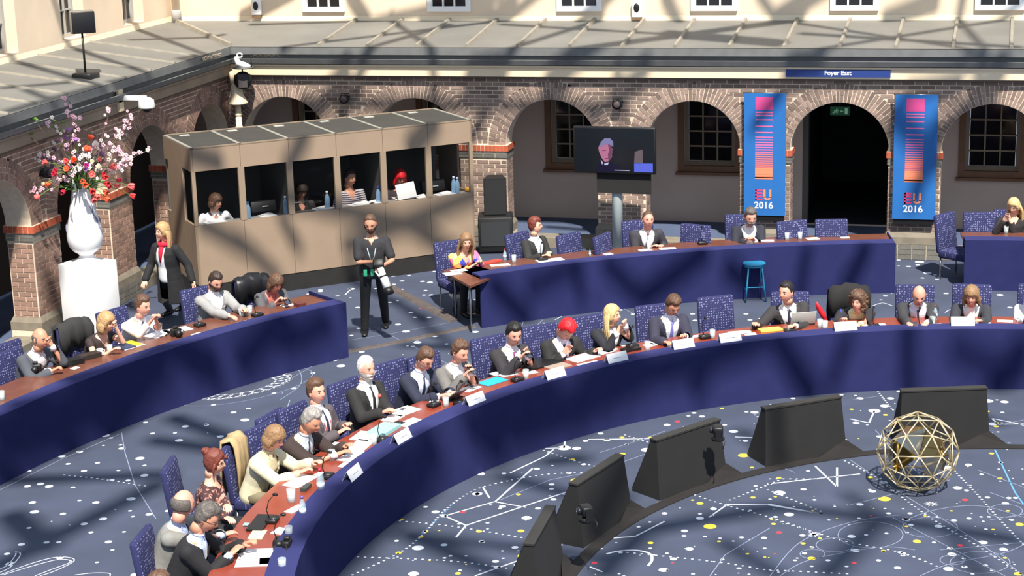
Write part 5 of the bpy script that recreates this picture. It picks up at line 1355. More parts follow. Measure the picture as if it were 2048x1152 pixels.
def patch_mat():
    m = bpy.data.materials.new('patchwork_print'); m.use_nodes = True; nt = m.node_tree; b = nt.nodes['Principled BSDF']; b.inputs['Roughness'].default_value = .8
    tc = nt.nodes.new('ShaderNodeTexCoord'); v = nt.nodes.new('ShaderNodeTexVoronoi'); v.inputs['Scale'].default_value = 9; v.inputs['Randomness'].default_value = 1
    nt.links.new(tc.outputs['Object'], v.inputs['Vector']); sp = nt.nodes.new('ShaderNodeSeparateColor'); nt.links.new(v.outputs['Color'], sp.inputs[0])
    cr = nt.nodes.new('ShaderNodeValToRGB'); cr.color_ramp.interpolation = 'CONSTANT'; e = cr.color_ramp.elements
    cols = [(236, 206, 110), (232, 110, 150), (60, 70, 180), (240, 226, 150), (226, 120, 60), (36, 36, 90), (230, 130, 170), (240, 200, 90)]
    while len(e) < len(cols): e.new(.5)
    for i, c in enumerate(cols): e[i].position = i/len(cols); e[i].color = srgb(c)
    nt.links.new(sp.outputs[0], cr.inputs[0]); nt.links.new(cr.outputs[0], b.inputs['Base Color']); return m
NAVY = (38, 42, 62); CHAR = (44, 44, 48); BLK = (30, 30, 33)
CL = 'dotted blue chair under '
PPL = {}
def pp(key, *a, **k): PPL[key] = person(*a, **k)
# main table, from the near left end round to the right
pp('suit', 'man in a dark suit and glasses writing at the near end of the main table', (412, 1036), lean=22, hpitch=30, hyaw=2, face=8, R=(462, 1108, .82), L=(488, 1088, .84), hair='messy', hc='dgrey', skin='tan', glasses=True, jacket=BLK, shirt=(186, 204, 236), tie=(206, 210, 200), chair_lb=CL+'the man writing in a dark suit at the near table end')
pp('bald', 'balding man with a grey jacket raising one hand, behind the man writing', (366, 1008), lean=18, hpitch=12, hyaw=45, face=10, L=(436, 1010, 1.10), R=(455, 1068, .84), curlL=.3, hair='ring', hc='dgrey', skin='pink', jacket=(132, 132, 128), shirt=(176, 190, 224))
pp('curly', 'woman with a dark bun, glasses and a brown floral blouse', (428, 925), lean=8, hpitch=8, hyaw=0, face=8, R=(452, 1035, .84), L=(468, 1042, .80), hair='bun', hc='auburn', skin='light', fem=True, top='blouse', glasses=True, pattern=two_tone('floral_brown', (70, 42, 44), (196, 140, 124), 'noise', 26, .60, .8, (1, 1, 1), .05), chy=-.08)
pp('cream', 'woman in a cream jacket with short light-brown hair reading papers', (548, 876), lean=22, hpitch=26, hyaw=0, face=352, R=(600, 944, .81), L=(625, 925, .84), hair='bobshort', hc='lbrown', skin='pink', fem=True, jacket=(216, 208, 176), shirt=(196, 182, 150), trousers=(120, 112, 90))
pp('greyhair', 'man with grey hair in a dark brown suit holding a document with both hands', (622, 842), lean=26, hpitch=26, hyaw=-2, face=346, R=(675, 908, .82), L=(690, 892, .86), hair='grey', hc='grey', skin='tan', jacket=(58, 46, 44), shirt=(196, 206, 214), tie=(40, 48, 66), lanyard=(190, 214, 214), chair_lb=CL+'the grey-haired man in a dark brown suit')
pp('brown', 'slick-haired man in a grey-brown suit leaning back, with a red lanyard badge', (632, 783), lean=-3, hpitch=0, hyaw=-10, face=344, R=(676, 866, .80), L=(690, 850, .82), hair='side', hc='brown', skin='pink', jacket=(84, 76, 80), shirt=(240, 242, 246), tie=(36, 40, 62), lanyard=(206, 96, 104), badge=True, chair_lb=CL+'the slick-haired man leaning back in grey', chy=-.06)
pp('white', 'white-haired man with a goatee in a black suit holding a leaflet', (732, 736), lean=2, hpitch=6, hyaw=-4, face=336, R=(766, 824, .82), L=(778, 818, .82), hair='short', hc='white', skin='pink', beard='white', jacket=(36, 35, 36), shirt=(226, 228, 226), tie=(30, 30, 40), chair_lb=CL+'the white-haired man in a black suit')
pp('glasses', 'man in a navy suit and glasses typing on a tablet', (850, 718), lean=24, hpitch=30, hyaw=0, face=330, R=(880, 792, .80), L=(903, 785, .80), hair='side', hc='brown', skin='pink', glasses=True, jacket=NAVY, shirt=(226, 234, 248), tie=(32, 40, 78), chair_lb=CL+'the man typing on a tablet')
pp('greysuit', 'man in a grey suit with brown hair holding a phone in both hands', (920, 704), lean=14, hpitch=20, hyaw=2, face=330, R=(928, 752, .96), L=(940, 740, 1.0), hair='messy', hc='brown', skin='pink', jacket=(112, 110, 108), shirt=(242, 240, 244), lanyard=(210, 150, 160), chair_lb=CL+'the man in a grey suit with a phone')
pp('purple', 'dark-haired man in a charcoal suit and purple tie looking at his phone', (1028, 668), lean=2, hpitch=16, hyaw=-10, face=318, R=(1040, 716, .96), L=(1054, 708, .98), hair='side', hc='black', skin='pink', jacket=(48, 46, 50), shirt=(244, 242, 248), tie=(120, 52, 100), chair_lb=CL+'the man with the purple tie')
pp('red', 'person with bright red hair bowed over papers in a dark suit', (1133, 658), lean=24, hpitch=50, hyaw=4, face=312, R=(1128, 706, .84), L=(1190, 702, .80), hair='bowl', hc='red', skin='pink', jacket=(40, 40, 40), shirt=(226, 220, 236), tie=(54, 46, 84), lanyard=(206, 206, 226), chair_lb=CL+'the red-haired person')
pp('blonde', 'woman with long blonde hair and a black jacket talking, one hand raised to her chin', (1224, 630), lean=8, hpitch=0, hyaw=36, face=312, R=(1236, 664, .98), L=(1250, 650, 1.08), curlL=1.0, curlR=1.0, hair='long', hc='blond', skin='light', fem=True, jacket=(36, 38, 46), shirt=(246, 244, 250), chair_lb=CL+'the woman with long blonde hair')
pp('blue', 'man in a dark blue suit with a striped lilac tie bowed over his notes', (1346, 610), lean=22, hpitch=36, hyaw=2, face=304, R=(1330, 684, .80), L=(1370, 672, .82), hair='side', hc='brown', skin='tan', jacket=(48, 48, 66), shirt=(226, 234, 250), tie=(116, 116, 190), chair_lb=CL+'the man with the lilac tie')
pp('turned', 'dark-haired man in a charcoal suit and white shirt turning aside to the left', (1573, 584), lean=-2, side=10, hpitch=4, hyaw=-42, face=282, R=(1512, 648, .82), L=(1590, 652, .80), hair='short', hc='black', skin='pink', jacket=(52, 50, 52), shirt=(248, 248, 252), tie=(60, 64, 92), chair_lb=CL+'the dark-haired man turning aside')
pp('curlyw', 'woman with curly brown hair, black blazer and pale yellow top writing with a blue pen', (1716, 603), lean=14, hpitch=4, hyaw=-34, face=283, R=(1682, 642, .82), L=(1720, 648, .80), hair='curly', hc='brown', skin='pink', fem=True, jacket=(44, 42, 46), shirt=(232, 222, 168), lanyard=(246, 240, 232), chair_lb=CL+'the curly-haired woman in a black blazer')
pp('bald2', 'bald man in a dark grey suit looking down at a phone between his hands', (1838, 590), lean=16, hpitch=26, hyaw=2, face=276, R=(1818, 648, .80), L=(1852, 648, .80), hair='shaved', hc='dgrey', skin='pink', jacket=(56, 56, 60), shirt=(228, 234, 250), tie=(70, 74, 104), lanyard=(214, 140, 190), chair_lb=CL+'the bald man looking at his phone')
pp('shortw', 'woman with a light brown fringe and a dark blazer with a pink pin', (1943, 592), lean=14, hpitch=14, hyaw=-6, face=270, R=(1912, 645, .80), L=(1962, 642, .80), hair='bob', hc='lbrown', skin='pink', fem=True, jacket=(52, 54, 62), shirt=(246, 244, 240), chair_lb=CL+'the woman with a light brown fringe')
pp('edge', 'person in a white top at the right picture edge of the main table', (2066, 592), lean=12, hpitch=10, face=264, R=(2050, 640, .80), hair='bob', hc='dblond', skin='pink', fem=True, top='blouse', jacket=(222, 226, 230), chair_lb='dotted blue chair under the person at the right picture edge')
pp('bottom', 'person with brown hair whose head just shows at the bottom picture edge', (316, 1172), lean=14, hpitch=22, face=20, hair='recede', hc='brown', skin='pink', jacket=(70, 70, 72))
# left rear table
pp('lgrey', 'balding man in a grey jacket with his fist at his chin, far left', (80, 677), lean=12, hpitch=8, hyaw=4, face=342, R=(104, 742, .80), L=(103, 690, 1.08), curlL=1.0, curlR=1.0, hair='shaved', hc='dgrey', skin='tan', beard=None, jacket=(76, 80, 88), shirt=(236, 226, 230), chair_lb='dotted blue chair under the balding man with his fist at his chin')
pp('lblond', 'woman with dark blonde hair in a sleeveless dark top, cheek on her hand', (212, 645), lean=16, hpitch=10, hyaw=16, face=340, R=(222, 702, .80), L=(232, 655, 1.05), curlL=.8, hair='bob', hc='dblond', skin='light', fem=True, top='sleeveless', bare=True, pattern=mat('dark_brown_top', (52, 40, 40), .8), lanyard=(240, 214, 218), chair_lb='dotted blue chair draped with a dark jacket, beside the blonde woman')
pp('lwhite', 'man in a white shirt and narrow dark tie with clasped hands before his mouth', (285, 612), lean=20, hpitch=10, hyaw=10, face=336, R=(304, 640, 1.05), L=(311, 636, 1.05), curlL=1.0, curlR=1.0, hair='side', hc='brown', skin='pink', top='shirt', jacket=(244, 242, 248), tie=(56, 56, 80), chair_lb='dotted blue chair under the man in a white shirt')
pp('llan', 'bearded man in a light grey jacket with a white lanyard reading a sheet', (431, 562), lean=4, hpitch=30, hyaw=0, face=326, R=(462, 634, .80), L=(487, 618, .85), hair='short', hc='dark', skin='pink', beard='dark', jacket=(150, 150, 150), shirt=(246, 242, 246), lanyard=(244, 240, 244), badge=True, chair_lb='dotted blue chair under the man in a light grey jacket')
pp('lwoman', 'brown-haired woman in a grey blazer using a phone at the left rear table end', (552, 566), lean=24, hpitch=30, hyaw=0, face=322, R=(550, 606, .80), L=(572, 602, .82), hair='bob', hc='brown', skin='pink', fem=True, jacket=(84, 84, 90), shirt=(190, 110, 100), lanyard=(246, 240, 240), chair_lb='dark chair under the woman in a grey blazer')
# middle and right rear tables
pp('mcol', 'woman with long light-brown hair in a bright patchwork blouse', (932, 483), lean=10, hpitch=12, hyaw=-12, face=312, R=(948, 530, .80), L=(962, 526, .82), hair='long', hc='lbrown', skin='light', fem=True, top='blouse', pattern='patch', chair_lb='dotted blue chair under the woman in the patchwork blouse')
pp('mdark', 'woman with short dark hair and a black cardigan at the middle rear table', (1070, 452), lean=4, hpitch=-4, hyaw=34, face=330, R=(1085, 512, .80), L=(1098, 506, .80), hair='bowl', hc='auburn', skin='light', fem=True, jacket=(42, 42, 42), shirt=(206, 214, 224), lanyard=(220, 230, 236), chair_lb='dotted blue chair under the woman in a black cardigan')
pp('mman', 'man in a dark grey suit leaning back beside the television post', (1296, 439), lean=-4, hpitch=2, hyaw=0, face=296, R=(1300, 495, .74), L=(1325, 492, .74), hair='recede', hc='brown', skin='pink', jacket=(54, 54, 62), shirt=(240, 240, 248), tie=(60, 60, 70), lanyard=(220, 226, 240), chair_lb='dotted blue chair under the man beside the television post')
pp('mbeard', 'man with a full grey beard in a dark suit in front of the left banner', (1501, 434), lean=14, hpitch=18, hyaw=2, face=290, R=(1492, 480, .80), L=(1508, 480, .80), hair='grey', hc='dgrey', skin='pink', beard='grey', jacket=(40, 42, 54), shirt=(240, 242, 250), lanyard=(214, 220, 236), chair_lb='dotted blue chair under the man with a full grey beard')
pp('rblonde', 'woman with very long blonde hair in a black top at the right rear table', (2028, 412), lean=6, hpitch=24, hyaw=-28, face=275, R=(2008, 442, .98), L=(2018, 440, .96), hair='long', hc='blond', skin='light', fem=True, top='blouse', jacket=(40, 36, 40), chair_lb='chair under the woman with very long blonde hair')
# interpreters in the booth (their floor is the booth floor)
fb = math.degrees(math.atan2(-BN.y, -BN.x))
pp('b1', 'woman interpreter in a white jacket leaning on the sill of the first booth window', (431, 404), booth_v=.22, face=fb, lean=26, hpitch=10, hyaw=34, R=(.12, .30, .17, 0), L=(-.22, .26, .17, 0), hair='bobshort', hc='brown', skin='tan', fem=True, top='shirt', jacket=(240, 240, 244))
pp('b2', 'interpreter in dark clothes with a headset behind the third booth window', (603, 382), booth_v=.40, face=fb, lean=16, hpitch=24, R=(.10, .34, .20, 0), L=(-.10, .34, .20, 0), hair='bob', hc='dark', skin='tan', fem=True, top='blouse', jacket=(34, 30, 32))
pp('b3', 'interpreter in a striped top behind the fourth booth window', (700, 355), booth_v=.40, face=fb, lean=12, hpitch=10, hyaw=20, R=(.10, .34, .20, 0), L=(-.10, .34, .20, 0), hair='short', hc='dark', skin='tan', top='blouse', pattern=two_tone('grey_striped_cloth', (196, 190, 196), (70, 60, 70), 'zstripe', 9, .5, .8, (1, 1, 1), .1))
pp('b4', 'interpreter with bright red hair behind the white laptop', (800, 356), booth_v=.40, face=fb, lean=10, hpitch=20, R=(.10, .34, .20, 0), L=(-.10, .34, .20, 0), hair='bob', hc='red', skin='tan', fem=True, top='blouse', jacket=(60, 50, 56))
# standing
pp('photo', 'photographer in a black polo shirt and black trousers standing in the aisle', (741, 447), seat=False, face=287, lean=3, hpitch=22, hyaw=-6, R=(-.02, .30, .20, 0), L=(-.14, .36, .14, 0), hair='recede', hc='brown', skin='tan', beard='brown', top='polo', bare=True, jacket=(42, 42, 46), trousers=(32, 33, 36), lanyard=(176, 196, 206), feet=((730, 668), (772, 652)), curlR=.8, curlL=.9, elbow=(.9, -.4, -.8))
pp('walk', 'blonde woman in a long black coat and red scarf walking by the booth corner', (326, 463), seat=False, face=255, lean=4, hpitch=4, hyaw=-24, R=(290, 560, .88), L=(385, 562, .88), hair='long', hc='dblond', skin='light', fem=True, top='coat', jacket=(28, 28, 31), shirt=(222, 224, 226), trousers=(66, 72, 76), scarf=(206, 24, 56), feet=((340, 628, .12), (366, 618, -.02)))
# ------------------------------------------------------------------ stage monitors in the ring
M_MONB = mat('monitor_cloth', (25, 25, 26), .9, var=.14, scale=4); M_MAT = mat('brown_black_mat', (30, 27, 27), .9, var=.15, scale=4)
t = thing('floor_strip', 'curved black cable mat on the carpet joining the stage monitors', 'cable cover', (C0.x, C0.y, 0))
mb = MB(); n = 60
for i in range(n):
    a, b = math.radians(190-128*i/n), math.radians(190-128*(i+1)/n); r0, r1, h = 4.84, 4.98, .012
    q = [(r0*math.cos(a), r0*math.sin(a), 0), (r0*math.cos(b), r0*math.sin(b), 0), (r1*math.cos(b), r1*math.sin(b), 0), (r1*math.cos(a), r1*math.sin(a), 0)]; q += [(x, y, h) for x, y, _ in q]
    mb.add(q, [(4, 5, 6, 7), (0, 1, 5, 4), (3, 7, 6, 2)])
mb.build('mat', M_MAT, t)
MON = [(181.5, 'nearest black stage monitor, lowest in the picture, camera on its top corner'), (163, 'black cloth-backed stage monitor, second from the bottom of the ring'), (145, 'black stage monitor with a small camera hooked over its top edge'), (126.3, 'black stage monitor standing left of the one behind the golden globe'), (106.5, 'black stage monitor directly behind the golden globe'), (86.5, 'black stage monitor just past the right picture edge')]
for i, (dg, lb) in enumerate(MON):
    # local frame: +Y outward to the sitters, X tangential
    t = thing('stage_monitor', lb, 'monitor', pol(5.08, dg), math.radians(dg-90), 'black stage monitors facing the main table')
    w_ = .50; wb = .54
    A = [(-wb, -.10, 0), (wb, -.10, 0), (wb, .34, 0), (-wb, .34, 0)]; B = [(-w_, -.02, .66), (w_, -.02, .66), (w_, .07, .66), (-w_, .07, .66)]
    mb = MB().add(A+B, [(0, 1, 5, 4), (1, 2, 6, 5), (3, 0, 4, 7), (4, 5, 6, 7), (3, 2, 1, 0)]); mb.build('back_cover', M_MONB, t)
    mb = MB().add([(-wb+.01, .345, .03), (wb-.01, .345, .03), (w_-.01, .085, .64), (-w_+.01, .085, .64), (-wb+.01, .30, .03), (wb-.01, .30, .03), (w_-.01, .05, .64), (-w_+.01, .05, .64)], [(0, 3, 2, 1), (0, 4, 7, 3), (1, 2, 6, 5), (2, 3, 7, 6)]); mb.build('screen', mat('monitor_glass', (14, 15, 17), .15), t)
    MB().box((0, .025, .665), (2*w_+.02, .11, .02)).build('top_edge', mat('monitor_edge', (42, 41, 38), .6), t)
    f = MB(); f.add([(wb, -.10, .0), (wb+.20, -.15, .002), (wb-.45, -.16, .002), (wb-.12, -.09, .12), (wb-.005, -.088, .16)], [(0, 1, 4), (1, 2, 3, 4), (2, 0, 3)]); f.build('skirt_flap', M_MAT, t)
for x, y, z, rz_, lb in [(1172, 1027, .70, 120, 'small black motorised camera on the top corner of the nearest stage monitor'), (1436, 866, .68, 100, 'small black motorised camera on the upper right corner of the third stage monitor')]:
    P = at(x, y, z); t = thing('motorised_camera', lb, 'camera', (P.x, P.y, z-.08), math.radians(rz_))
    MB().lathe([(.07, 0), (.075, .02), (.06, .05), (0, .05)], 16).build('base', M_BLACK, t); MB().rbox((0, 0, .115), (.15, .11, .10), .02).build('head', M_BLACK, t)
    MB().tube([(0, .05, .115), (0, .09, .115)], .035, 14).build('lens', mat('lens_glass', (30, 32, 40), .1), t)
    for sx in (-.09, .09): MB().box((sx, 0, .08), (.015, .06, .12)).build('yoke', M_BLACK, t)
    MB().tube([(-.06, -.04, .06), (-.13, -.07, .02), (-.16, -.05, -.05)], .006, 6).build('cable', M_BLACK, t)

# ------------------------------------------------------------------ golden globe
NSUB = (2, 1)
P = at(1836, 905, .43); t = thing('geometric_globe', 'open golden wire globe of triangles with faceted mirrored gold core on the carpet', 'sculpture', (P.x, P.y, 0))
bm = bmesh.new(); bmesh.ops.create_icosphere(bm, subdivisions=NSUB[0], radius=.44)
RM = Rx(.35) @ Rz(.4)
vs = [RM @ v.co for v in bm.verts]; zmin = min(v.z for v in vs)
import itertools
for e in bm.edges:
    a, b = RM @ e.verts[0].co, RM @ e.verts[1].co; off = Vector((0, 0, -zmin+.008))
    # only the long ribs of the open cage
    MB().tube([a+off, b+off], .0075, 6).build('gold_rod', M_GOLD, t)
bm.free()
bm = bmesh.new(); bmesh.ops.create_icosphere(bm, subdivisions=NSUB[1], radius=.37)
GF = [mat('gold_mirror', (226, 200, 128), .14, metal=1.0), mat('dark_gold_mirror', (140, 120, 80), .14, metal=1.0), mat('smoke_mirror', (170, 168, 158), .18, metal=1.0)]
R2 = Rz(.9) @ Rx(.3)
for i, f in enumerate(bm.faces):
    c = R2 @ f.calc_center_median()
    if c.z < -.10: continue
    off = Vector((0, 0, .40)); pts = [(R2 @ v.co)+off for v in f.verts]; q = [p*.97+(c+off)*.03 for p in pts]
    MB().slab(q, -c.normalized()*.006).build('mirror_facet', GF[i % 3], t)
bm.free()

# ------------------------------------------------------------------ bar stool, bag, bowl
P = at(1508, 600, 0); t = thing('bar_stool', 'turquoise metal bar stool standing in front of the middle rear table', 'stool', P, .3)
M_TURQ = mat('turquoise_metal', (46, 140, 182), .4)
MB().lathe([(0, .735), (.17, .735), (.185, .742), (.185, .758), (.175, .765), (0, .765)], 24).build('seat', M_TURQ, t)
MB().lathe([(.165, .69), (.17, .69), (.17, .735), (.165, .735), (.165, .69)], 24).build('seat_ring', M_TURQ, t)
for i in range(4):
    a = PI/4+i*PI/2; MB().tube([(.15*math.cos(a), .15*math.sin(a), .735), (.235*math.cos(a), .235*math.sin(a), 0)], .013, 8).build('leg', M_TURQ, t)
    b = a+PI/2; z = .24 if i % 2 else .30; r_ = .15+.085*(1-z/.735)
    MB().tube([(r_*math.cos(a), r_*math.sin(a), z), (r_*math.cos(b), r_*math.sin(b), z)], .010, 8).build('foot_rail', M_TURQ, t)
t.scale = (.95, .95, .78)
P = at(1505, 590, 0)+Vector((-.05, .45, 0)); t = thing('shoulder_bag', 'black shoulder bag lying on the carpet behind the turquoise stool', 'bag', P, .1)
t_bag = t; MB().rbox((0, 0, .17), (.42, .18, .34), .06).build('body', M_BLKCLOTH, t); MB().tube([(-.16, 0, .3), (-.1, 0, .46), (.1, 0, .46), (.16, 0, .3)], .012, 8).build('strap', M_BLACK, t)
P = at(918, 622, 0); t = thing('floor_bowl', 'white bowl-shaped lamp head on thin legs under the bare table leaf', 'lamp', P)
MB().lathe([(0, .19), (.08, .20), (.13, .24), (.15, .30), (.14, .30), (.12, .25), (0, .21)], 20).build('bowl', M_WHITE, t)
for i in range(3): MB().tube([(.05*math.cos(i*2.1), .05*math.sin(i*2.1), .2), (.13*math.cos(i*2.1), .13*math.sin(i*2.1), 0)], .006, 6).build('leg', M_METAL, t)

# ------------------------------------------------------------------ fittings on the walls and roofs
def wall_lamp(P, n, lb):
    t = thing('wall_lamp', lb, 'lamp', P, math.atan2(n.y, n.x)-PI/2)
    MB().tube([(0, 0, 0), (0, .03, 0)], .06, 16).build('back_plate', M_BLACK, t); MB().tube([(0, .03, 0), (0, .06, .0), (0, .16, 0)], [.05, .075, .085], 18).build('housing', M_BLACK, t)
    MB().tube([(0, .16, 0), (0, .185, 0)], [.07, .045], 16).build('lens', mat('lamp_glass', (96, 84, 84), .2), t)
    MB().tube([(-.09, .06, .02), (-.07, .06, .09), (.07, .06, .09), (.09, .06, .02)], .008, 6).build('bracket', M_BLACK, t)
P = atY(693, 196, YB); wall_lamp(P, Vector((0, -1, 0)), 'round black wall lamp between the arches above the booth')
P = atY(1237, 207, YB); wall_lamp(P, Vector((0, -1, 0)), 'round black wall lamp above the television')
P = atX(80, 345, XL); wall_lamp(P, Vector((1, 0, 0)), 'round black wall lamp on the left arcade, left of the bouquet')
# dome camera on its bracket
P = atX(238, 200, XL+.13); t = thing('dome_camera', 'white dome camera hanging from an arm on the left fascia', 'camera', (P.x, P.y, P.z))
MB().box((.02, 0, .0), (.04, .16, .36)).build('mounting_plate', M_CREAMP, t); MB().box((-.05, -.06, .17), (.16, .28, .03)).build('mounting_plate', M_CREAMP, t)
MB().rbox((.24, .03, .03), (.44, .08, .08), .01).build('arm', M_WHITE, t)
MB().lathe([(.06, -.02), (.12, -.06), (.135, -.17), (.13, -.19), (0, -.19)], 20, (.46, .03, .06)).build('hood', mat('pale_grey_shell', (214, 216, 210), .4), t)
MB().ell((.46, .03, -.14), (.075, .075, .06), 14, 8).build('dome', M_BLACK, t)
# floodlight on the left roof
P = atX(172, 158, XL-.35); t = thing('floodlight', 'dark floodlight panel on a thin pole with a base block on the left roof', 'floodlight', (P.x, P.y, 3.46))
MB().rbox((0, 0, .05), (.34, .34, .16), .03).build('base_block', M_BLACK, t); MB().tube([(0, 0, .1), (0, 0, .78)], .018, 8).build('pole', M_BLACK, t)
MB().rbox((.05, -.02, .92), (.06, .36, .34), .012, Rz(-1.0)).build('panel', M_BLACK, t); MB().rbox((-.0, .02, .93), (.10, .38, .36), .02, Rz(-1.0)).build('back_shell', mat('grey_shell', (120, 112, 100), .6), t)
MB().tube([(.1, .1, .03), (.3, .05, .0), (.45, -.1, -.02)], .01, 6).build('cable', M_BLACK, t)
# corner: hopper, downpipe, white horn, round loudspeaker
X_, Y_ = XL+.30, YB-.28
t = thing('downpipe', 'cream rainwater hopper and downpipe in the inner corner above the booth', 'downpipe', (X_, Y_, 0))
MB().lathe([(.05, 2.80), (.10, 2.72), (.11, 2.60), (.19, 2.45), (.19, 2.42), (.05, 2.40)], 12).build('hopper', M_CREAMP, t); MB().lathe([(.055, -.0), (.055, 2.43)], 12).build('pipe', M_CREAMP, t)
for z in (1.95, 2.2): MB().lathe([(.06, z), (.068, z+.01), (.068, z+.05), (.06, z+.06)], 12).build('pipe_collar', M_CREAMP, t)
MB().lathe([(.04, 2.78), (.045, 3.0), (0, 3.02)], 10, (-.08, 0, 0)).build('spout', M_CREAMP, t)
P = atY(486, 160, YB-.35); t = thing('round_loudspeaker', 'round black loudspeaker under the gutter in the inner corner', 'speaker', P, math.radians(200))
MB().tube([(0, -.10, 0), (0, 0, 0), (0, .06, 0), (0, .10, 0)], [.10, .155, .165, .15], 20).build('housing', M_BLACK, t); MB().box((0, .09, 0), (.16, .04, .24)).build('front', mat('speaker_front', (70, 66, 66), .6), t); MB().tube([(0, 0, .14), (0, .0, .34)], .012, 6).build('bracket', M_BLACK, t)
P = atY(478, 124, YB-.42); t = thing('antenna', 'white antenna dish and coiled cable on the gutter corner', 'antenna', P)
MB().tube([(-.06, 0, .10), (-.02, 0, -.02), (.10, 0, -.06), (.22, 0, -.07)], [(.03, .03), (.06, .06), (.06, .04), (.02, .02)], 10).build('body', M_WHITE, t); MB().lathe([(.06, -.13), (.19, -.11), (.19, -.09), (0, -.09)], 18, (.08, 0, 0)).build('tray', mat('grey_tray', (90, 90, 90), .5), t)
MB().tube([(.02+.05*math.cos(q), 0, .12+.04*math.sin(q)) for q in [i*.6 for i in range(11)]], .014, 7).build('loop', M_WHITE, t)
MB().tube([(.23, 0, -.12), (.24, 0, .06)], .012, 6).build('rod', M_BLACK, t)
for x0, y0, x1, y1, lb in [(405, 122, 440, 112, 'bundle of cream cable lying on the left gutter'), (500, 112, 560, 112, 'loops of white cable lying on the back gutter')]:
    P = at(x0, y0, 3.36) if x0 < 450 else atY(x0, y0, YB-.1); Q = at(x1, y1, 3.36) if x0 < 450 else atY(x1, y1, YB-.1)
    t = thing('cable_bundle', lb, 'cable', P); d = Q-P
    for k in range(3):
        MB().tube([d*(i/14)+Vector((rnd.gauss(0, .02), rnd.gauss(0, .02), .03*math.sin(i*1.3+k*2)+.03)) for i in range(15)], .009, 6).build('cable', M_CREAMP, t)
for x, y, Wf, lb in [(515, 14, 'b', 'white facade lamp box with a dark oval left of the upper windows'), (1275, 18, 'b', 'white facade lamp box with a dark oval between the upper windows')]:
    P = atY(x, y, YC); t = thing('facade_lamp', lb, 'lamp', P)
    MB().rbox((0, -.05, 0), (.19, .10, .30), .02).build('box', M_WHITE, t); MB().ell((0, -.10, .03), (.055, .02, .085), 14, 8).build('oval', M_BLACK, t); MB().box((0, -.05, -.175), (.17, .09, .05)).build('foot', mat('rusty_brown', (120, 92, 70), .8), t)
P = atX(305, 20, XC+.1)
t = thing('facade_downpipe', 'cream downpipe with a grey collar where the two upper facades meet', 'downpipe', (XC+.16, YC-.14, 3.6)); MB().lathe([(.08, .3), (.08, 3.2)], 14).build('pipe', M_CREAM, t); MB().lathe([(.095, .1), (.095, .3), (.085, .32)], 14).build('collar', mat('pipe_collar_grey', (176, 172, 168), .5), t)

# ------------------------------------------------------------------ coats over chairs
t = thing('draped_coat', 'beige suede coat hung over the back of the dotted chair', 'coat', COATCH.location, COATCH.rotation_euler.z)
mb = MB(); pr_ = [(-.245, .45), (-.225, .80), (-.24, 1.02), (-.285, 1.08), (-.335, 1.05), (-.36, .80), (-.385, .42)]
vs = []; nX = 9
for i, (y, z) in enumerate(pr_):
    for j in range(nX):
        x = -.16+.30*j/(nX-1); vs.append((x*(1+.1*math.sin(i)), y+.014*math.sin(j*1.9+i)+(.03 if y > -.29 else -.02), z+.012*math.sin(j*1.3)))
mb.add(vs, [(i*nX+j, i*nX+j+1, (i+1)*nX+j+1, (i+1)*nX+j) for i in range(len(pr_)-1) for j in range(nX-1)], 0, True)
o = mb.build('cloth', mat('beige_suede', (176, 152, 112), .9, var=.12, scale=10), t); md = o.modifiers.new('s', 'SOLIDIFY'); md.thickness = .02
MB().box((-.05, -.20, .64), (.025, .012, .045)).build('label_tab', M_BLACK, t)
t = PPL['lblond'][0]; t2 = thing('draped_jacket', 'dark grey jacket draped over the chair behind the blonde woman in the sleeveless top', 'jacket', t.location, t.rotation_euler.z)
def drape(t2, m, w0=.27):
    mb = MB(); pr2 = [(-.23, .70), (-.24, .98), (-.29, 1.07), (-.36, 1.03), (-.39, .74), (-.40, .48)]; vs = []
    for i, (y, z) in enumerate(pr2):
        for j in range(11):
            x = -w0+2*w0*j/10; vs.append((x*(1+.06*math.sin(i*2)), y+.02*math.sin(j*1.7+i)-(.02 if i > 2 else 0), z-.06*abs(j-5)/5+.012*math.sin(j*2.3)))
    mb.add(vs, [(i*11+j, i*11+j+1, (i+1)*11+j+1, (i+1)*11+j) for i in range(5) for j in range(10)], 0, True)
    o = mb.build('cloth', m, t2); md = o.modifiers.new('s', 'SOLIDIFY'); md.thickness = .025
drape(t2, mat('dark_grey_wool', (48, 48, 48), .9, var=.1))
t = PPL['lwoman'][0]; t2 = thing('draped_jacket', 'glossy black jacket over the chair behind the woman in a grey blazer', 'jacket', t.location, t.rotation_euler.z); drape(t2, mat('glossy_black_cloth', (26, 26, 28), .35, bump=.4, scale=10))
t = PPL['curlyw'][0]; t2 = thing('draped_jacket', 'black jacket over the chair back behind the curly-haired woman', 'jacket', t.location, t.rotation_euler.z); drape(t2, M_BLKCLOTH)
P = at(1638, 628, .75); t = thing('red_bag', 'bright red strap or bag hanging at the chair left of the curly-haired woman', 'bag', (P.x, P.y+.1, .45)); MB().tube([(-.05, 0, .44), (-.02, .02, .36), (.03, .02, .28), (.09, 0, .16)], [(.01, .01), (.035, .02), (.04, .025), (.03, .02)], 8).build('strap', mat('red_leather', (196, 30, 44), .5), t)

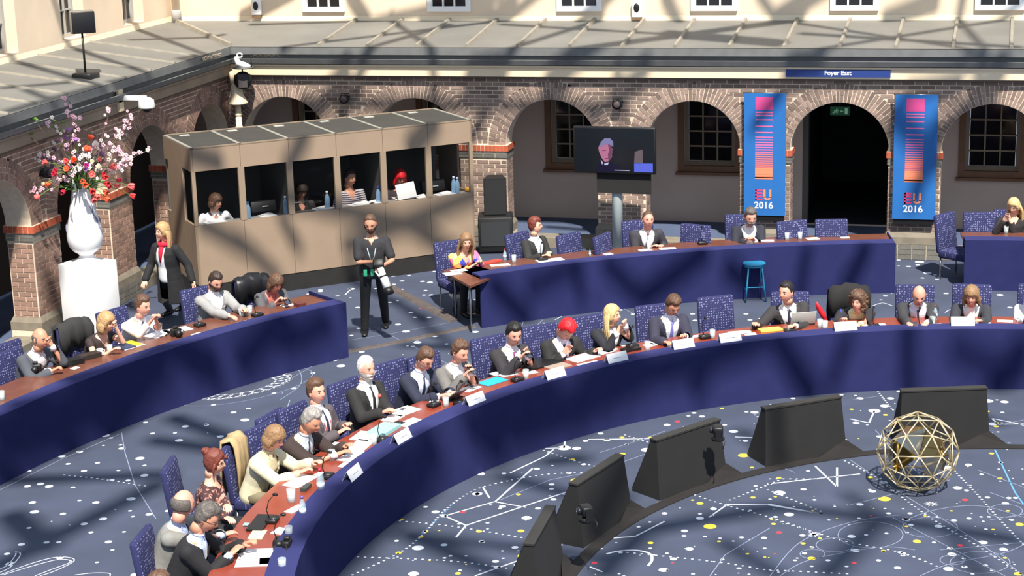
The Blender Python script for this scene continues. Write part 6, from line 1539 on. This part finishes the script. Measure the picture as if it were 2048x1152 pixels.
# ------------------------------------------------------------------ things on the tables
def tz(x, y, h=TZ): return at(x, y, h+.004)
NUM = {}
def paper(x, y, rz, lb, w_=.21, h_=.30, m=None, th=.004, name='paper', cat='paper', h=TZ):
    P = tz(x, y, h); t = one(name, MB().box((0, 0, th/2), (w_, h_, th)), m or M_PAPER, lb, cat, (P.x, P.y, h+.002), math.radians(rz)); return t
def ang(x, y): P = tz(x, y); return math.degrees(math.atan2(P.y-C0.y, P.x-C0.x))-90
def card(x, y, lb, white=True):
    """folded name card standing on the cloth rim; pixel is the middle of its face"""
    P = at(x, y, .80+.05); P.z = 0; a = math.degrees(math.atan2(P.y-C0.y, P.x-C0.x)); r_ = min((P-C0).length, 7.40); Q = pol(r_, a)
    t = thing('name_card', lb, 'card', (Q.x, Q.y, .802), math.radians(a-90), 'white folded name cards on the main table')
    mb = MB(); mb.slab([(-.15, -.055, 0), (.15, -.055, 0), (.15, -.002, .105), (-.15, -.002, .105)], (0, .003, .001)); mb.slab([(-.15, .055, 0), (.15, .055, 0), (.15, .002, .105), (-.15, .002, .105)], (0, -.003, .001)); mb.build('folded_card', M_PAPER, t)
    MB().box((0, -.0335, .048), (.13, .001, .008), Rx(math.radians(26.8-90+90))).build('faint_print', mat('faint_print', (150, 152, 168), .7), t)
for x, y, who in [(705, 945, 'the woman in a cream jacket'), (802, 872, 'the grey-haired man in brown'), (948, 797, 'the man typing on a tablet'), (1108, 746, 'the man with the purple tie'), (1232, 714, 'the blonde woman with her hand raised'), (1365, 687, 'the man with the lilac tie'), (1459, 674, 'the empty dotted chair'), (1690, 652, 'the curly-haired woman'), (1925, 642, 'the woman with a light brown fringe')]:
    card(x, y, 'white folded name card in front of '+who)
M_GLS = glass('tumbler_glass', (225, 235, 238), .03, .30); M_WATER = glass('water', (210, 230, 235), .02, .35)
def tumbler(x, y, lb, h=TZ, s=1.0):
    P = tz(x, y, h); t = thing('drinking_glass', lb, 'glass', (P.x, P.y, h+.001), 0, 'drinking glasses on the conference tables')
    MB().lathe([(.026*s, 0), (.030*s, .004), (.037*s, .11*s), (.035*s, .11*s), (.028*s, .008), (0, .008)], 16).build('tumbler', M_GLS, t); MB().lathe([(0, .009), (.028*s, .009), (.032*s, .055*s), (0, .055*s)], 14).build('water', M_WATER, t)
def bottle(x, y, lb, cap=(210, 40, 50), h=TZ, s=1.0, body=None):
    P = tz(x, y, h); t = thing('water_bottle', lb, 'bottle', (P.x, P.y, h+.001), 0, 'water bottles')
    MB().lathe([(.030*s, 0), (.034*s, .01), (.034*s, .12*s), (.030*s, .15*s), (.013*s, .19*s), (.013*s, .205*s), (0, .205*s)], 16).build('body', body or glass('bottle_plastic', (190, 215, 225), .05, .45), t)
    MB().lathe([(.015*s, .2*s), (.015*s, .225*s), (0, .225*s)], 12).build('cap', mat('cap_%d_%d' % (cap[0], cap[1]), cap, .4), t)
    MB().lathe([(.0348*s, .05*s), (.0348*s, .10*s)], 16).build('label', mat('bottle_label', (214, 226, 236), .6), t)
def mic(x, y, rz, lb, h=TZ):
    P = tz(x, y, h); t = thing('microphone_unit', lb, 'microphone', (P.x, P.y, h+.001), math.radians(rz), 'conference microphone units')
    MB().rbox((0, 0, .022), (.15, .11, .044), .012).build('console', M_BLACK, t); MB().tube([(0, -.03, .04), (.01, -.05, .12), (.02, -.02, .22), (.02, .03, .28)], .005, 6).build('gooseneck', M_BLACK, t)
    MB().ell((.02, .05, .29), (.016, .03, .016), 10, 6).build('capsule', M_BLACK, t); MB().lathe([(.02, .044), (.02, .048), (0, .048)], 10, (.03, .02, 0)).build('button', M_METAL, t)
def cup(x, y, lb, h=TZ):
    P = tz(x, y, h); t = thing('coffee_cup', lb, 'cup', (P.x, P.y, h+.001), .4, 'white cups on saucers')
    MB().lathe([(.03, 0), (.075, .012), (.073, .016), (.03, .006), (0, .006)], 20).build('saucer', M_WHITE, t); MB().lathe([(.024, .008), (.036, .03), (.042, .07), (.039, .07), (.03, .02), (0, .016)], 18).build('cup', M_WHITE, t)
    MB().tube([(.04, 0, .06), (.062, 0, .055), (.06, 0, .03), (.036, 0, .025)], .005, 6).build('handle', M_WHITE, t); MB().lathe([(0, .06), (.037, .06)], 14).build('coffee', mat('coffee', (60, 36, 24), .2), t)
def phone(x, y, rz, lb, P=None, tilt=0):
    P = P or tz(x, y); t = thing('phone', lb, 'phone', P, math.radians(rz)); MB().rbox((0, 0, .006), (.07, .14, .01), .004, Rx(tilt)).build('case', M_BLACK, t); MB().box(Rx(tilt) @ Vector((0, 0, .012)), (.062, .125, .001), Rx(tilt)).build('screen', mat('phone_screen', (60, 66, 80), .1), t)
def camera_slr(P, rz, lb, white=False):
    t = thing('camera', lb, 'camera', P, math.radians(rz)); MB().rbox((0, 0, .055), (.145, .07, .10), .015).build('body', M_BLACK, t); MB().rbox((0, 0, .12), (.06, .06, .035), .01).build('viewfinder', M_BLACK, t)
    MB().tube([(0, .03, .055), (0, .13, .055)], [.038, .042], 16).build('lens', M_BLACK, t); MB().tube([(-.07, 0, .09), (-.14, -.03, .03), (-.12, -.12, .005), (.02, -.15, .004), (.12, -.08, .01), (.07, 0, .09)], .006, 6).build('strap', M_BLKCLOTH, t)
# papers: (x, y, turn, label, w, h)
for x, y, a, lb, w_, h_ in [
 (510, 1115, 20, 'open white brochure under the hands of the man writing', .42, .32), (532, 1122, 10, 'small white note near the man writing, by the cloth rim', .15, .12), (600, 962, 18, 'white sheet lying before the woman in a cream jacket', .36, .20),
 (672, 895, 30, 'white document held by the grey-haired man in brown', .30, .22), (722, 890, 28, 'white sheets right of the hands of the grey-haired man', .36, .20), (702, 912, 30, 'long white sheet on the table rim side before the grey-haired man', .34, .18),
 (728, 872, 35, 'white sheet beside the grey-haired man, near the slick-haired man', .30, .22), (808, 822, 40, 'white leaflet with a dark emblem held by the white-haired man', .34, .24), (785, 836, 38, 'pale pink printed sheet below the leaflet of the white-haired man', .24, .18), (820, 845, 40, 'white sheet between the leaflet and the rim, near the white-haired man', .30, .18),
 (765, 852, 40, 'thin white booklet edge beside a black folder, near the white-haired man', .20, .05), (940, 777, 45, 'white sheet right of the tablet', .26, .16), (1000, 745, 48, 'white sheet left of the turquoise brochure stack', .26, .12), (1018, 780, 45, 'white sheet before the man in grey with a phone', .28, .16), (963, 800, 45, 'small white slip beside the name card of the man typing', .14, .08),
 (1015, 748, 50, 'white sheet before the man with the purple tie', .22, .16), (1142, 740, 55, 'white sheet under the grey booklet', .22, .14), (1165, 715, 60, 'large white sheet under the hands of the red-haired person', .40, .24), (1180, 728, 55, 'white sheet overlapping the papers of the red-haired person', .30, .16), (1205, 703, 60, 'printed magazine page right of the red-haired person', .26, .2),
 (1250, 690, 65, 'small white napkin by the blonde woman', .12, .08), (1300, 690, 64, 'crumpled white napkin left of the name card of the man with the lilac tie', .16, .12), (1312, 684, 64, 'white sheet beside the notes of the man with the lilac tie', .22, .14), (1480, 665, 72, 'white sheets lying before the empty dotted chair', .30, .14), (1500, 668, 72, 'white note right of the name card at the empty dotted chair', .16, .10),
 (1715, 652, 84, 'white notepad under the pen of the curly-haired woman', .30, .2), (1755, 650, 84, 'cream note right of the curly-haired woman', .22, .12), (1815, 655, 88, 'white sheet under the hands of the bald man', .34, .16), (1870, 650, 88, 'white sheet right of the bald man', .2, .12), (1960, 648, 92, 'white sheet right of the brightest name card', .3, .12), (1785, 655, 86, 'small white slip left of the bald man', .12, .08),
 (318, 668, 60, 'white papers before the man in a white shirt', .36, .24), (355, 660, 50, 'white newspaper sheet right of the man in a white shirt', .36, .22), (260, 692, 55, 'white sheet between the yellow folder and the man in a white shirt', .34, .22), (500, 640, 58, 'white slip before the man in a light grey jacket', .16, .06), (525, 636, 58, 'second white slip nearer the glasses of the bearded man', .16, .05),
 (575, 610, 58, 'white note under the phone of the woman in a grey blazer', .18, .12), (905, 547, 40, 'white sheet on the bare brown table leaf', .26, .18), (918, 541, 30, 'second white sheet on the bare brown table leaf', .24, .14), (1000, 530, 50, 'white sheets right of the woman in the patchwork blouse', .3, .12), (1100, 520, 55, 'white magazine before the woman in a black cardigan', .42, .18),
 (1216, 508, 60, 'single white note on the middle rear table below the askew chair', .14, .10), (1335, 497, 68, 'white sheets before the man beside the television post', .26, .14), (1535, 481, 75, 'pale sheet before the bearded man at the rear table', .2, .12), (1625, 477, 78, 'pale blue sheet right of the bearded man', .2, .14), (1690, 475, 80, 'white slip near the right end of the middle rear table', .14, .08)]:
    P = tz(x, y)
    paper(x, y, ang(x, y)+{'o': 0}.get('o', 0)+(a*7 % 25-12), lb, w_, h_)
paper(805, 818, ang(805, 818), 'dark emblem print lying on the leaflet of the white-haired man', .07, .06, mat('print_dark', (70, 66, 80), .7), .002, h=TZ+.005)
M_CYAN = mat('turquoise_card', (40, 170, 210), .6); M_PCY = mat('pale_turquoise', (150, 205, 212), .6)
paper(985, 763, ang(985, 763), 'bright turquoise brochure on the main table before the man in grey', .34, .2, M_CYAN, .006, 'brochure', 'brochure')
paper(768, 862, ang(768, 862)+4, 'thick pale turquoise file folder on the main table', .38, .22, M_PCY, .04, 'file_folder', 'folder')
paper(790, 850, ang(790, 850)-6, 'black booklet above the pale turquoise folder', .24, .10, M_BLACK, .012, 'booklet', 'booklet')
paper(520, 1047, ang(520, 1047)+90, 'black leather folder with a white label at the near end of the table', .16, .40, M_BLACK, .02, 'folder', 'folder'); paper(492, 1048, ang(492, 1048)+90, 'pale label card on the black leather folder', .05, .06, M_PCY, .002, 'label_card', 'label', h=TZ+.024)
paper(515, 1070, ang(515, 1070)+90, 'cream folder left of the black camera straps', .14, .22, mat('cream_card', (214, 206, 170), .6), .01, 'folder', 'folder')
paper(612, 978, ang(612, 978), 'dark green spectacle case before the woman in a cream jacket', .16, .06, mat('dark_green_case', (52, 66, 62), .4), .035, 'spectacle_case', 'case')
paper(1115, 733, ang(1115, 733), 'grey-brown booklet left of the papers of the red-haired person', .30, .2, mat('taupe_cover', (160, 142, 128), .6), .012, 'booklet', 'booklet')
paper(1080, 728, ang(1080, 728), 'wide black leather document case before the man with the purple tie', .52, .30, M_BLACK, .02, 'document_case', 'case')
paper(1540, 660, ang(1540, 660), 'yellow document tray before the man turning aside', .30, .14, mat('yellow_card', (246, 214, 96), .6), .02, 'folder', 'folder')
paper(1560, 668, ang(1560, 668), 'brown-pink strip of card along the rim below the yellow folder', .46, .06, mat('brown_strip', (166, 120, 104), .6), .01, 'card_strip', 'card')
paper(1320, 680, ang(1320, 680), 'dark tablet beside the notes of the man with the lilac tie', .18, .12, M_BLACK, .01, 'tablet', 'tablet')
paper(1262, 700, ang(1262, 700), 'black leather case between two name cards near the blonde woman', .24, .12, M_BLACK, .03, 'document_case', 'case')
paper(248, 694, 60, 'dark blue magazine standing before the blonde woman in the sleeveless top', .20, .26, mat('dark_blue_cover', (50, 60, 92), .4), .02, 'magazine', 'magazine'); paper(266, 688, 60, 'yellow folder next to the dark blue magazine', .12, .26, mat('mustard_card', (200, 180, 40), .6), .018, 'folder', 'folder')
paper(145, 728, 55, 'black bag lying on the left rear table beside the balding man', .26, .16, M_BLACK, .07, 'pouch', 'bag'); paper(178, 716, 60, 'dark leather purse behind the white cup of the blonde woman', .30, .14, mat('dark_brown_leather', (50, 42, 38), .4), .06, 'purse', 'bag')
paper(600, 612, 58, 'small brown leather purse at the end of the left rear table', .12, .14, mat('brown_leather', (96, 46, 40), .5), .05, 'purse', 'bag')
paper(985, 524, 55, 'red folder right of the woman in the patchwork blouse', .30, .12, mat('red_card', (206, 70, 58), .5), .02, 'folder', 'folder')
for x, y, w_, h_, lb in [(640, 948, .12, .09, 'small white card by the rim before the cream jacket'), (590, 1018, .22, .10, 'white crumpled sheet between the bottle and the rim'), (560, 1062, .16, .12, 'white paper under the coiled cables at the near end'), (690, 930, .14, .1, 'white slip below the sheets of the grey-haired man'),
  (870, 800, .16, .1, 'white note left of the tablet'), (1060, 745, .18, .1, 'white note behind the green-tinted glass'), (1220, 700, .2, .12, 'white note left of the crumpled napkins'), (1395, 672, .18, .08, 'white note right of the card of the man with the lilac tie'), (1625, 662, .24, .12, 'white crumpled sheets beside the laptop'),
  (1905, 652, .14, .08, 'white slip below the brightest name card'), (2010, 642, .2, .1, 'white sheet near the right picture edge'), (1850, 658, .2, .08, 'white slip in front of the bald man'), (150, 736, .1, .08, 'small white packet beside the black bag'), (395, 668, .16, .1, 'white slip below the black camera'), (1290, 500, .2, .1, 'pale paper left of the sheets by the television post')]:
    paper(x, y, ang(x, y)+rf.uniform(-25, 25), lb, w_, h_)
# tablet, laptop
P = tz(915, 800); t = thing('tablet_computer', 'grey tablet propped before the man in navy', 'tablet', (P.x, P.y, TZ+.03), math.radians(ang(915, 800)))
MB().rbox((0, 0, .05), (.26, .012, .17), .004, Rx(.9)).build('screen', mat('tablet_grey', (110, 116, 122), .3), t); MB().box((0, .08, -.02), (.25, .12, .012)).build('cover', M_BLACK, t)
P = tz(1605, 650); t = thing('laptop', 'grey open laptop seen from behind, before the man turning aside', 'laptop', (P.x, P.y, TZ+.002), math.radians(ang(1605, 650)))
MB().rbox((0, .10, .008), (.34, .22, .016), .004).build('base', M_BLACK, t); MB().rbox((0, -.03, .10), (.34, .010, .20), .004, Rx(.35)).build('lid', mat('laptop_grey', (170, 170, 166), .4), t)
P = at(460, 1095, .86); t = thing('pen', 'black pen held over the brochure by the man writing', 'pen', P); MB().tube([(0, 0, 0), (.13, -.06, -.06)], .005, 6).build('barrel', M_BLACK, t)
P = at(1685, 632, .86); t = thing('pen', 'blue pen in the hand of the curly-haired woman', 'pen', P); MB().tube([(0, 0, 0), (-.03, .02, .09)], .006, 6).build('barrel', mat('pen_blue', (40, 80, 190), .4), t)
for x, y, lb in [(1052, 757, 'green-tinted drinking glass before the man with the purple tie'), (748, 888, 'drinking glass by the rim right of the grey-haired man'), (664, 920, 'drinking glass left of the first name card'), (583, 1003, 'stemmed glass jug on a saucer near the cream jacket'), (578, 1075, 'drinking glass near the camera straps at the near end'), (892, 812, 'drinking glass left of the tablet'), (1295, 700, 'drinking glass between the napkins'),
  (1425, 676, 'drinking glass left of the empty chair card'), (1650, 658, 'drinking glass left of the card of the curly-haired woman'), (1640, 655, 'second drinking glass left of the curly-haired woman'), (1865, 650, 'drinking glass right of the bald man'), (1945, 628, 'drinking glass right of the woman with a fringe'), (220, 706, 'drinking glass right of the white cup on the left rear table'), (483, 632, 'first drinking glass before the bearded man in grey'),
  (500, 627, 'second drinking glass before the bearded man in grey'), (1298, 497, 'drinking glass before the man beside the television post'), (1574, 479, 'first drinking glass right of the bearded man'), (1600, 478, 'second drinking glass right of the bearded man'), (2012, 466, 'drinking glass before the blonde woman at the right table'), (565, 1140, 'drinking glass at the bottom picture edge'), (1028, 524, 'drinking glass right of the red folder'), (4, 800, 'drinking glass at the left picture edge')]:
    tumbler(x, y, lb, s=1.25 if 'jug' in lb else 1.05)
for x, y, lb, cap, s in [(642, 985, 'clear water bottle with a red cap near the cream jacket', (210, 40, 56), 1.15), (606, 1035, 'empty clear bottle with a violet cap at the table rim', (120, 90, 160), 1.0), (1297, 492, 'small water bottle with a red cap before the man beside the television post', (200, 40, 50), .9), (1180, 512, 'small bottle with a bright green cap on the middle rear table', (60, 200, 90), .5), (1574, 474, 'water bottle with a red cap at the rear table', (206, 60, 50), .8), (1870, 640, 'water bottle with a dark red cap right of the bald man', (150, 50, 60), .9), (2028, 462, 'white-green bottle before the blonde woman at the right table', (230, 240, 240), .8), (1010, 520, 'clear bottle with a red top right of the patchwork blouse', (200, 50, 50), .8)]:
    bottle(x, y, lb, cap, s=s)
for x, y, lb in [(96, 748, 'white coffee cup on a saucer beside the hand of the balding man'), (200, 708, 'white coffee cup on a saucer before the blonde woman on the left'), (2042, 640, 'white coffee cup on a saucer at the right picture edge')]: cup(x, y, lb)
for x, y, a, lb in [(545, 1043, 10, 'microphone unit on the near end of the main table'), (560, 1085, 20, 'microphone unit beside the camera straps at the near end'), (655, 955, 20, 'microphone unit by the first name card'), (765, 882, 30, 'microphone unit near the second name card'), (868, 812, 30, 'microphone unit left of the tablet'), (920, 808, 35, 'microphone unit beside the third name card'), (1035, 762, 40, 'microphone unit before the man with the purple tie'), (1265, 694, 60, 'microphone unit near the blonde woman'), (1410, 676, 66, 'microphone unit left of the empty chair card'), (1580, 663, 76, 'microphone unit before the man turning aside'), (1748, 655, 84, 'microphone unit right of the curly-haired woman'), (1840, 656, 88, 'microphone unit before the bald man'), (400, 652, 50, 'microphone unit between the white shirt and the light grey jacket'), (515, 632, 55, 'microphone unit before the bearded man in light grey'), (1085, 520, 60, 'microphone unit by the magazine on the middle rear table'), (1405, 488, 70, 'microphone unit left of the bearded man at the rear')]:
    mic(x, y, ang(x, y)+180, lb)
camera_slr(tz(72, 744), 200, 'black camera lying on the left rear table before the balding man')
camera_slr(tz(352, 672), 230, 'black camera on the white papers of the left rear table'); camera_slr(tz(575, 1100), 100, 'black camera with a coiled strap at the near end of the main table')
def hand_item(key, side, off):
    o = PPL[key][1]; p = o[side]+Vector(off); return o['M'] @ p+Vector((o['base'].x, o['base'].y, 0))
phone(0, 0, 60, 'dark phone held by the man with the purple tie', hand_item('purple', 'L', (.05, .09, .02)), .5); phone(0, 0, 60, 'dark phone held by the man in grey', hand_item('greysuit', 'L', (.05, .09, .02)), .5); phone(0, 0, 10, 'dark phone between the hands of the bald man', hand_item('bald2', 'R', (-.08, .08, .0)), .2); phone(0, 0, 40, 'dark phone held by the woman in a grey blazer', hand_item('lwoman', 'L', (.04, .09, .01)), .3)
# the photographer's telephoto camera
Pc = hand_item('photo', 'L', (.02, .10, .02)); t = thing('telephoto_camera', 'black camera with a large white telephoto lens held by the photographer', 'camera', Pc, math.radians(287-90))
MB().rbox((.02, -.02, .05), (.16, .09, .13), .02, Rx(.6)).build('body', M_BLACK, t)
ax = Vector((-.10, .10, -.30)); mb = MB(); mb.tube([ax*.05, ax*.4, ax*.45, ax*.95], [.045, .048, .056, .060], 18); mb.build('lens_barrel', M_WHITE, t); MB().tube([ax*.40, ax*.47], [.058, .060], 18).build('focus_ring', M_BLACK, t); MB().tube([ax*.95, ax*1.28], [.064, .070], 18).build('lens_hood', M_BLACK, t)
MB().tube([ax*.6+Vector((.05, 0, .02)), ax*.2+Vector((.09, 0, .0))], .012, 8).build('tripod_foot', M_WHITE, t)
o = PPL['photo'][1]; p = hand_item('photo', 'R', (-.01, -.05, .0)); t = thing('wristband', 'yellow wristband on the right wrist of the photographer', 'wristband', p)
d = (PPL['photo'][1]['R']); MB().tube([(-.012, 0, 0), (.012, 0, 0)], .036, 14).build('band', mat('yellow_band', (226, 210, 60), .5), t)
t = thing('badge_pair', 'two green card badges hanging from the lanyard of the photographer', 'badge', o['M'] @ o['tp'](.05, .18, .02)+Vector((o['base'].x, o['base'].y, 0)), math.radians(287-90)); 
for x in (-.05, .05): MB().box((x, 0, 0), (.05, .006, .10)).build('card', mat('mint_card', (70, 200, 150), .5), t)
# pins
def pin(key, x, y, z, c, lb):
    o = PPL[key][1]; p = o['M'] @ o['tp'](x, y, z)+Vector((o['base'].x, o['base'].y, 0)); t = thing('pin', lb, 'pin', p); MB().ell((0, 0, 0), (.024, .02, .024), 10, 6).build('rosette', mat('pin_%d' % c[1], c, .6), t)
pin('white', -.09, .13, .36, (232, 92, 84), 'red round pin on the lapel of the white-haired man'); pin('shortw', -.09, .13, .32, (240, 120, 140), 'pink round pin on the blazer of the woman with a fringe')
# papers and bottles in the booth windows
def bpt(x, y, v=.14, z=1.245):
    u, _ = bu(x, y, v); return booth_w(u, v, z)
P = bpt(812, 400, .12); t = thing('white_laptop', 'bright white laptop lid in the fifth booth window', 'laptop', P, brz); MB().rbox((0, -.02, .15), (.34, .01, .26), .006, Rx(-.25) @ Ry(-.10)).build('lid', M_WHITE, t); MB().rbox((0, .12, .01), (.34, .22, .016), .004).build('base', M_WHITE, t)
for x, y, w_, lb in [(430, 447, .34, 'open notes under the arms of the interpreter in white'), (535, 436, .26, 'white paper strip on the desk of the second booth window'), (645, 418, .30, 'papers on the desk of the third booth window'), (722, 408, .42, 'crumpled white papers on the desk of the fourth booth window'), (750, 405, .24, 'white sheet beside the bottle in the fourth booth window'), (845, 396, .24, 'white sheet right of the white laptop'), (890, 388, .34, 'white papers in the last booth window')]:
    P = bpt(x, y); one('paper', MB().box((0, 0, .006), (w_, .2, .012)).box((.03, .02, .02), (w_*.7, .16, .006), Rz(.3) @ Rx(.1)), M_PAPER, lb, 'paper', P, brz+.1)
for x, y, lb, c, s in [(497, 430, 'blue-capped bottle at the left of the second booth window', (50, 110, 170), 1.2), (572, 428, 'tall bottle at the right of the second booth window', (200, 210, 230), 1.3), (655, 412, 'white thermos bottle in the third booth window', (200, 200, 200), 1.3), (757, 404, 'water bottle with a blue cap in the fourth booth window', (40, 80, 190), 1.2), (908, 386, 'clear bottle in the last booth window', (190, 210, 230), 1.3), (915, 384, 'second clear bottle in the last booth window', (150, 190, 230), 1.2)]:
    P = bpt(x, y); t0 = thing('water_bottle', lb, 'bottle', P, 0, 'bottles in the booth windows')
    MB().lathe([(.030*s, 0), (.034*s, .01), (.034*s, .12*s), (.030*s, .15*s), (.013*s, .19*s), (0, .205*s)], 14).build('body', glass('bottle_plastic_blue', (150, 190, 225), .05, .6), t0); MB().lathe([(.016*s, .195*s), (.016*s, .225*s), (0, .225*s)], 12).build('cap', mat('bcap_%d' % c[2], c, .4), t0)
P = bpt(937, 381); one('snack_bag', MB().ell((0, 0, .04), (.07, .05, .045), 10, 6), mat('amber_bag', (226, 170, 60), .5), 'amber snack bag in the right corner of the last booth window', 'bag', P)
for i, (x, y) in enumerate([(525, 410), (590, 400), (865, 372)]):
    P = bpt(x, y, .5, 1.25); t = thing('desk_console', ['dark console with a pale logo strip in the second booth window', 'dark console in the third booth window', 'dark console in the last booth window'][i], 'console', P, brz); MB().rbox((0, 0, .09), (.42, .12, .20), .01, Rx(-.3)).build('case', M_BLACK, t); MB().box((.02, -.085, .10), (.10, .004, .015), Rx(-.3)).build('strip', mat('pale_strip', (170, 174, 180), .5), t)
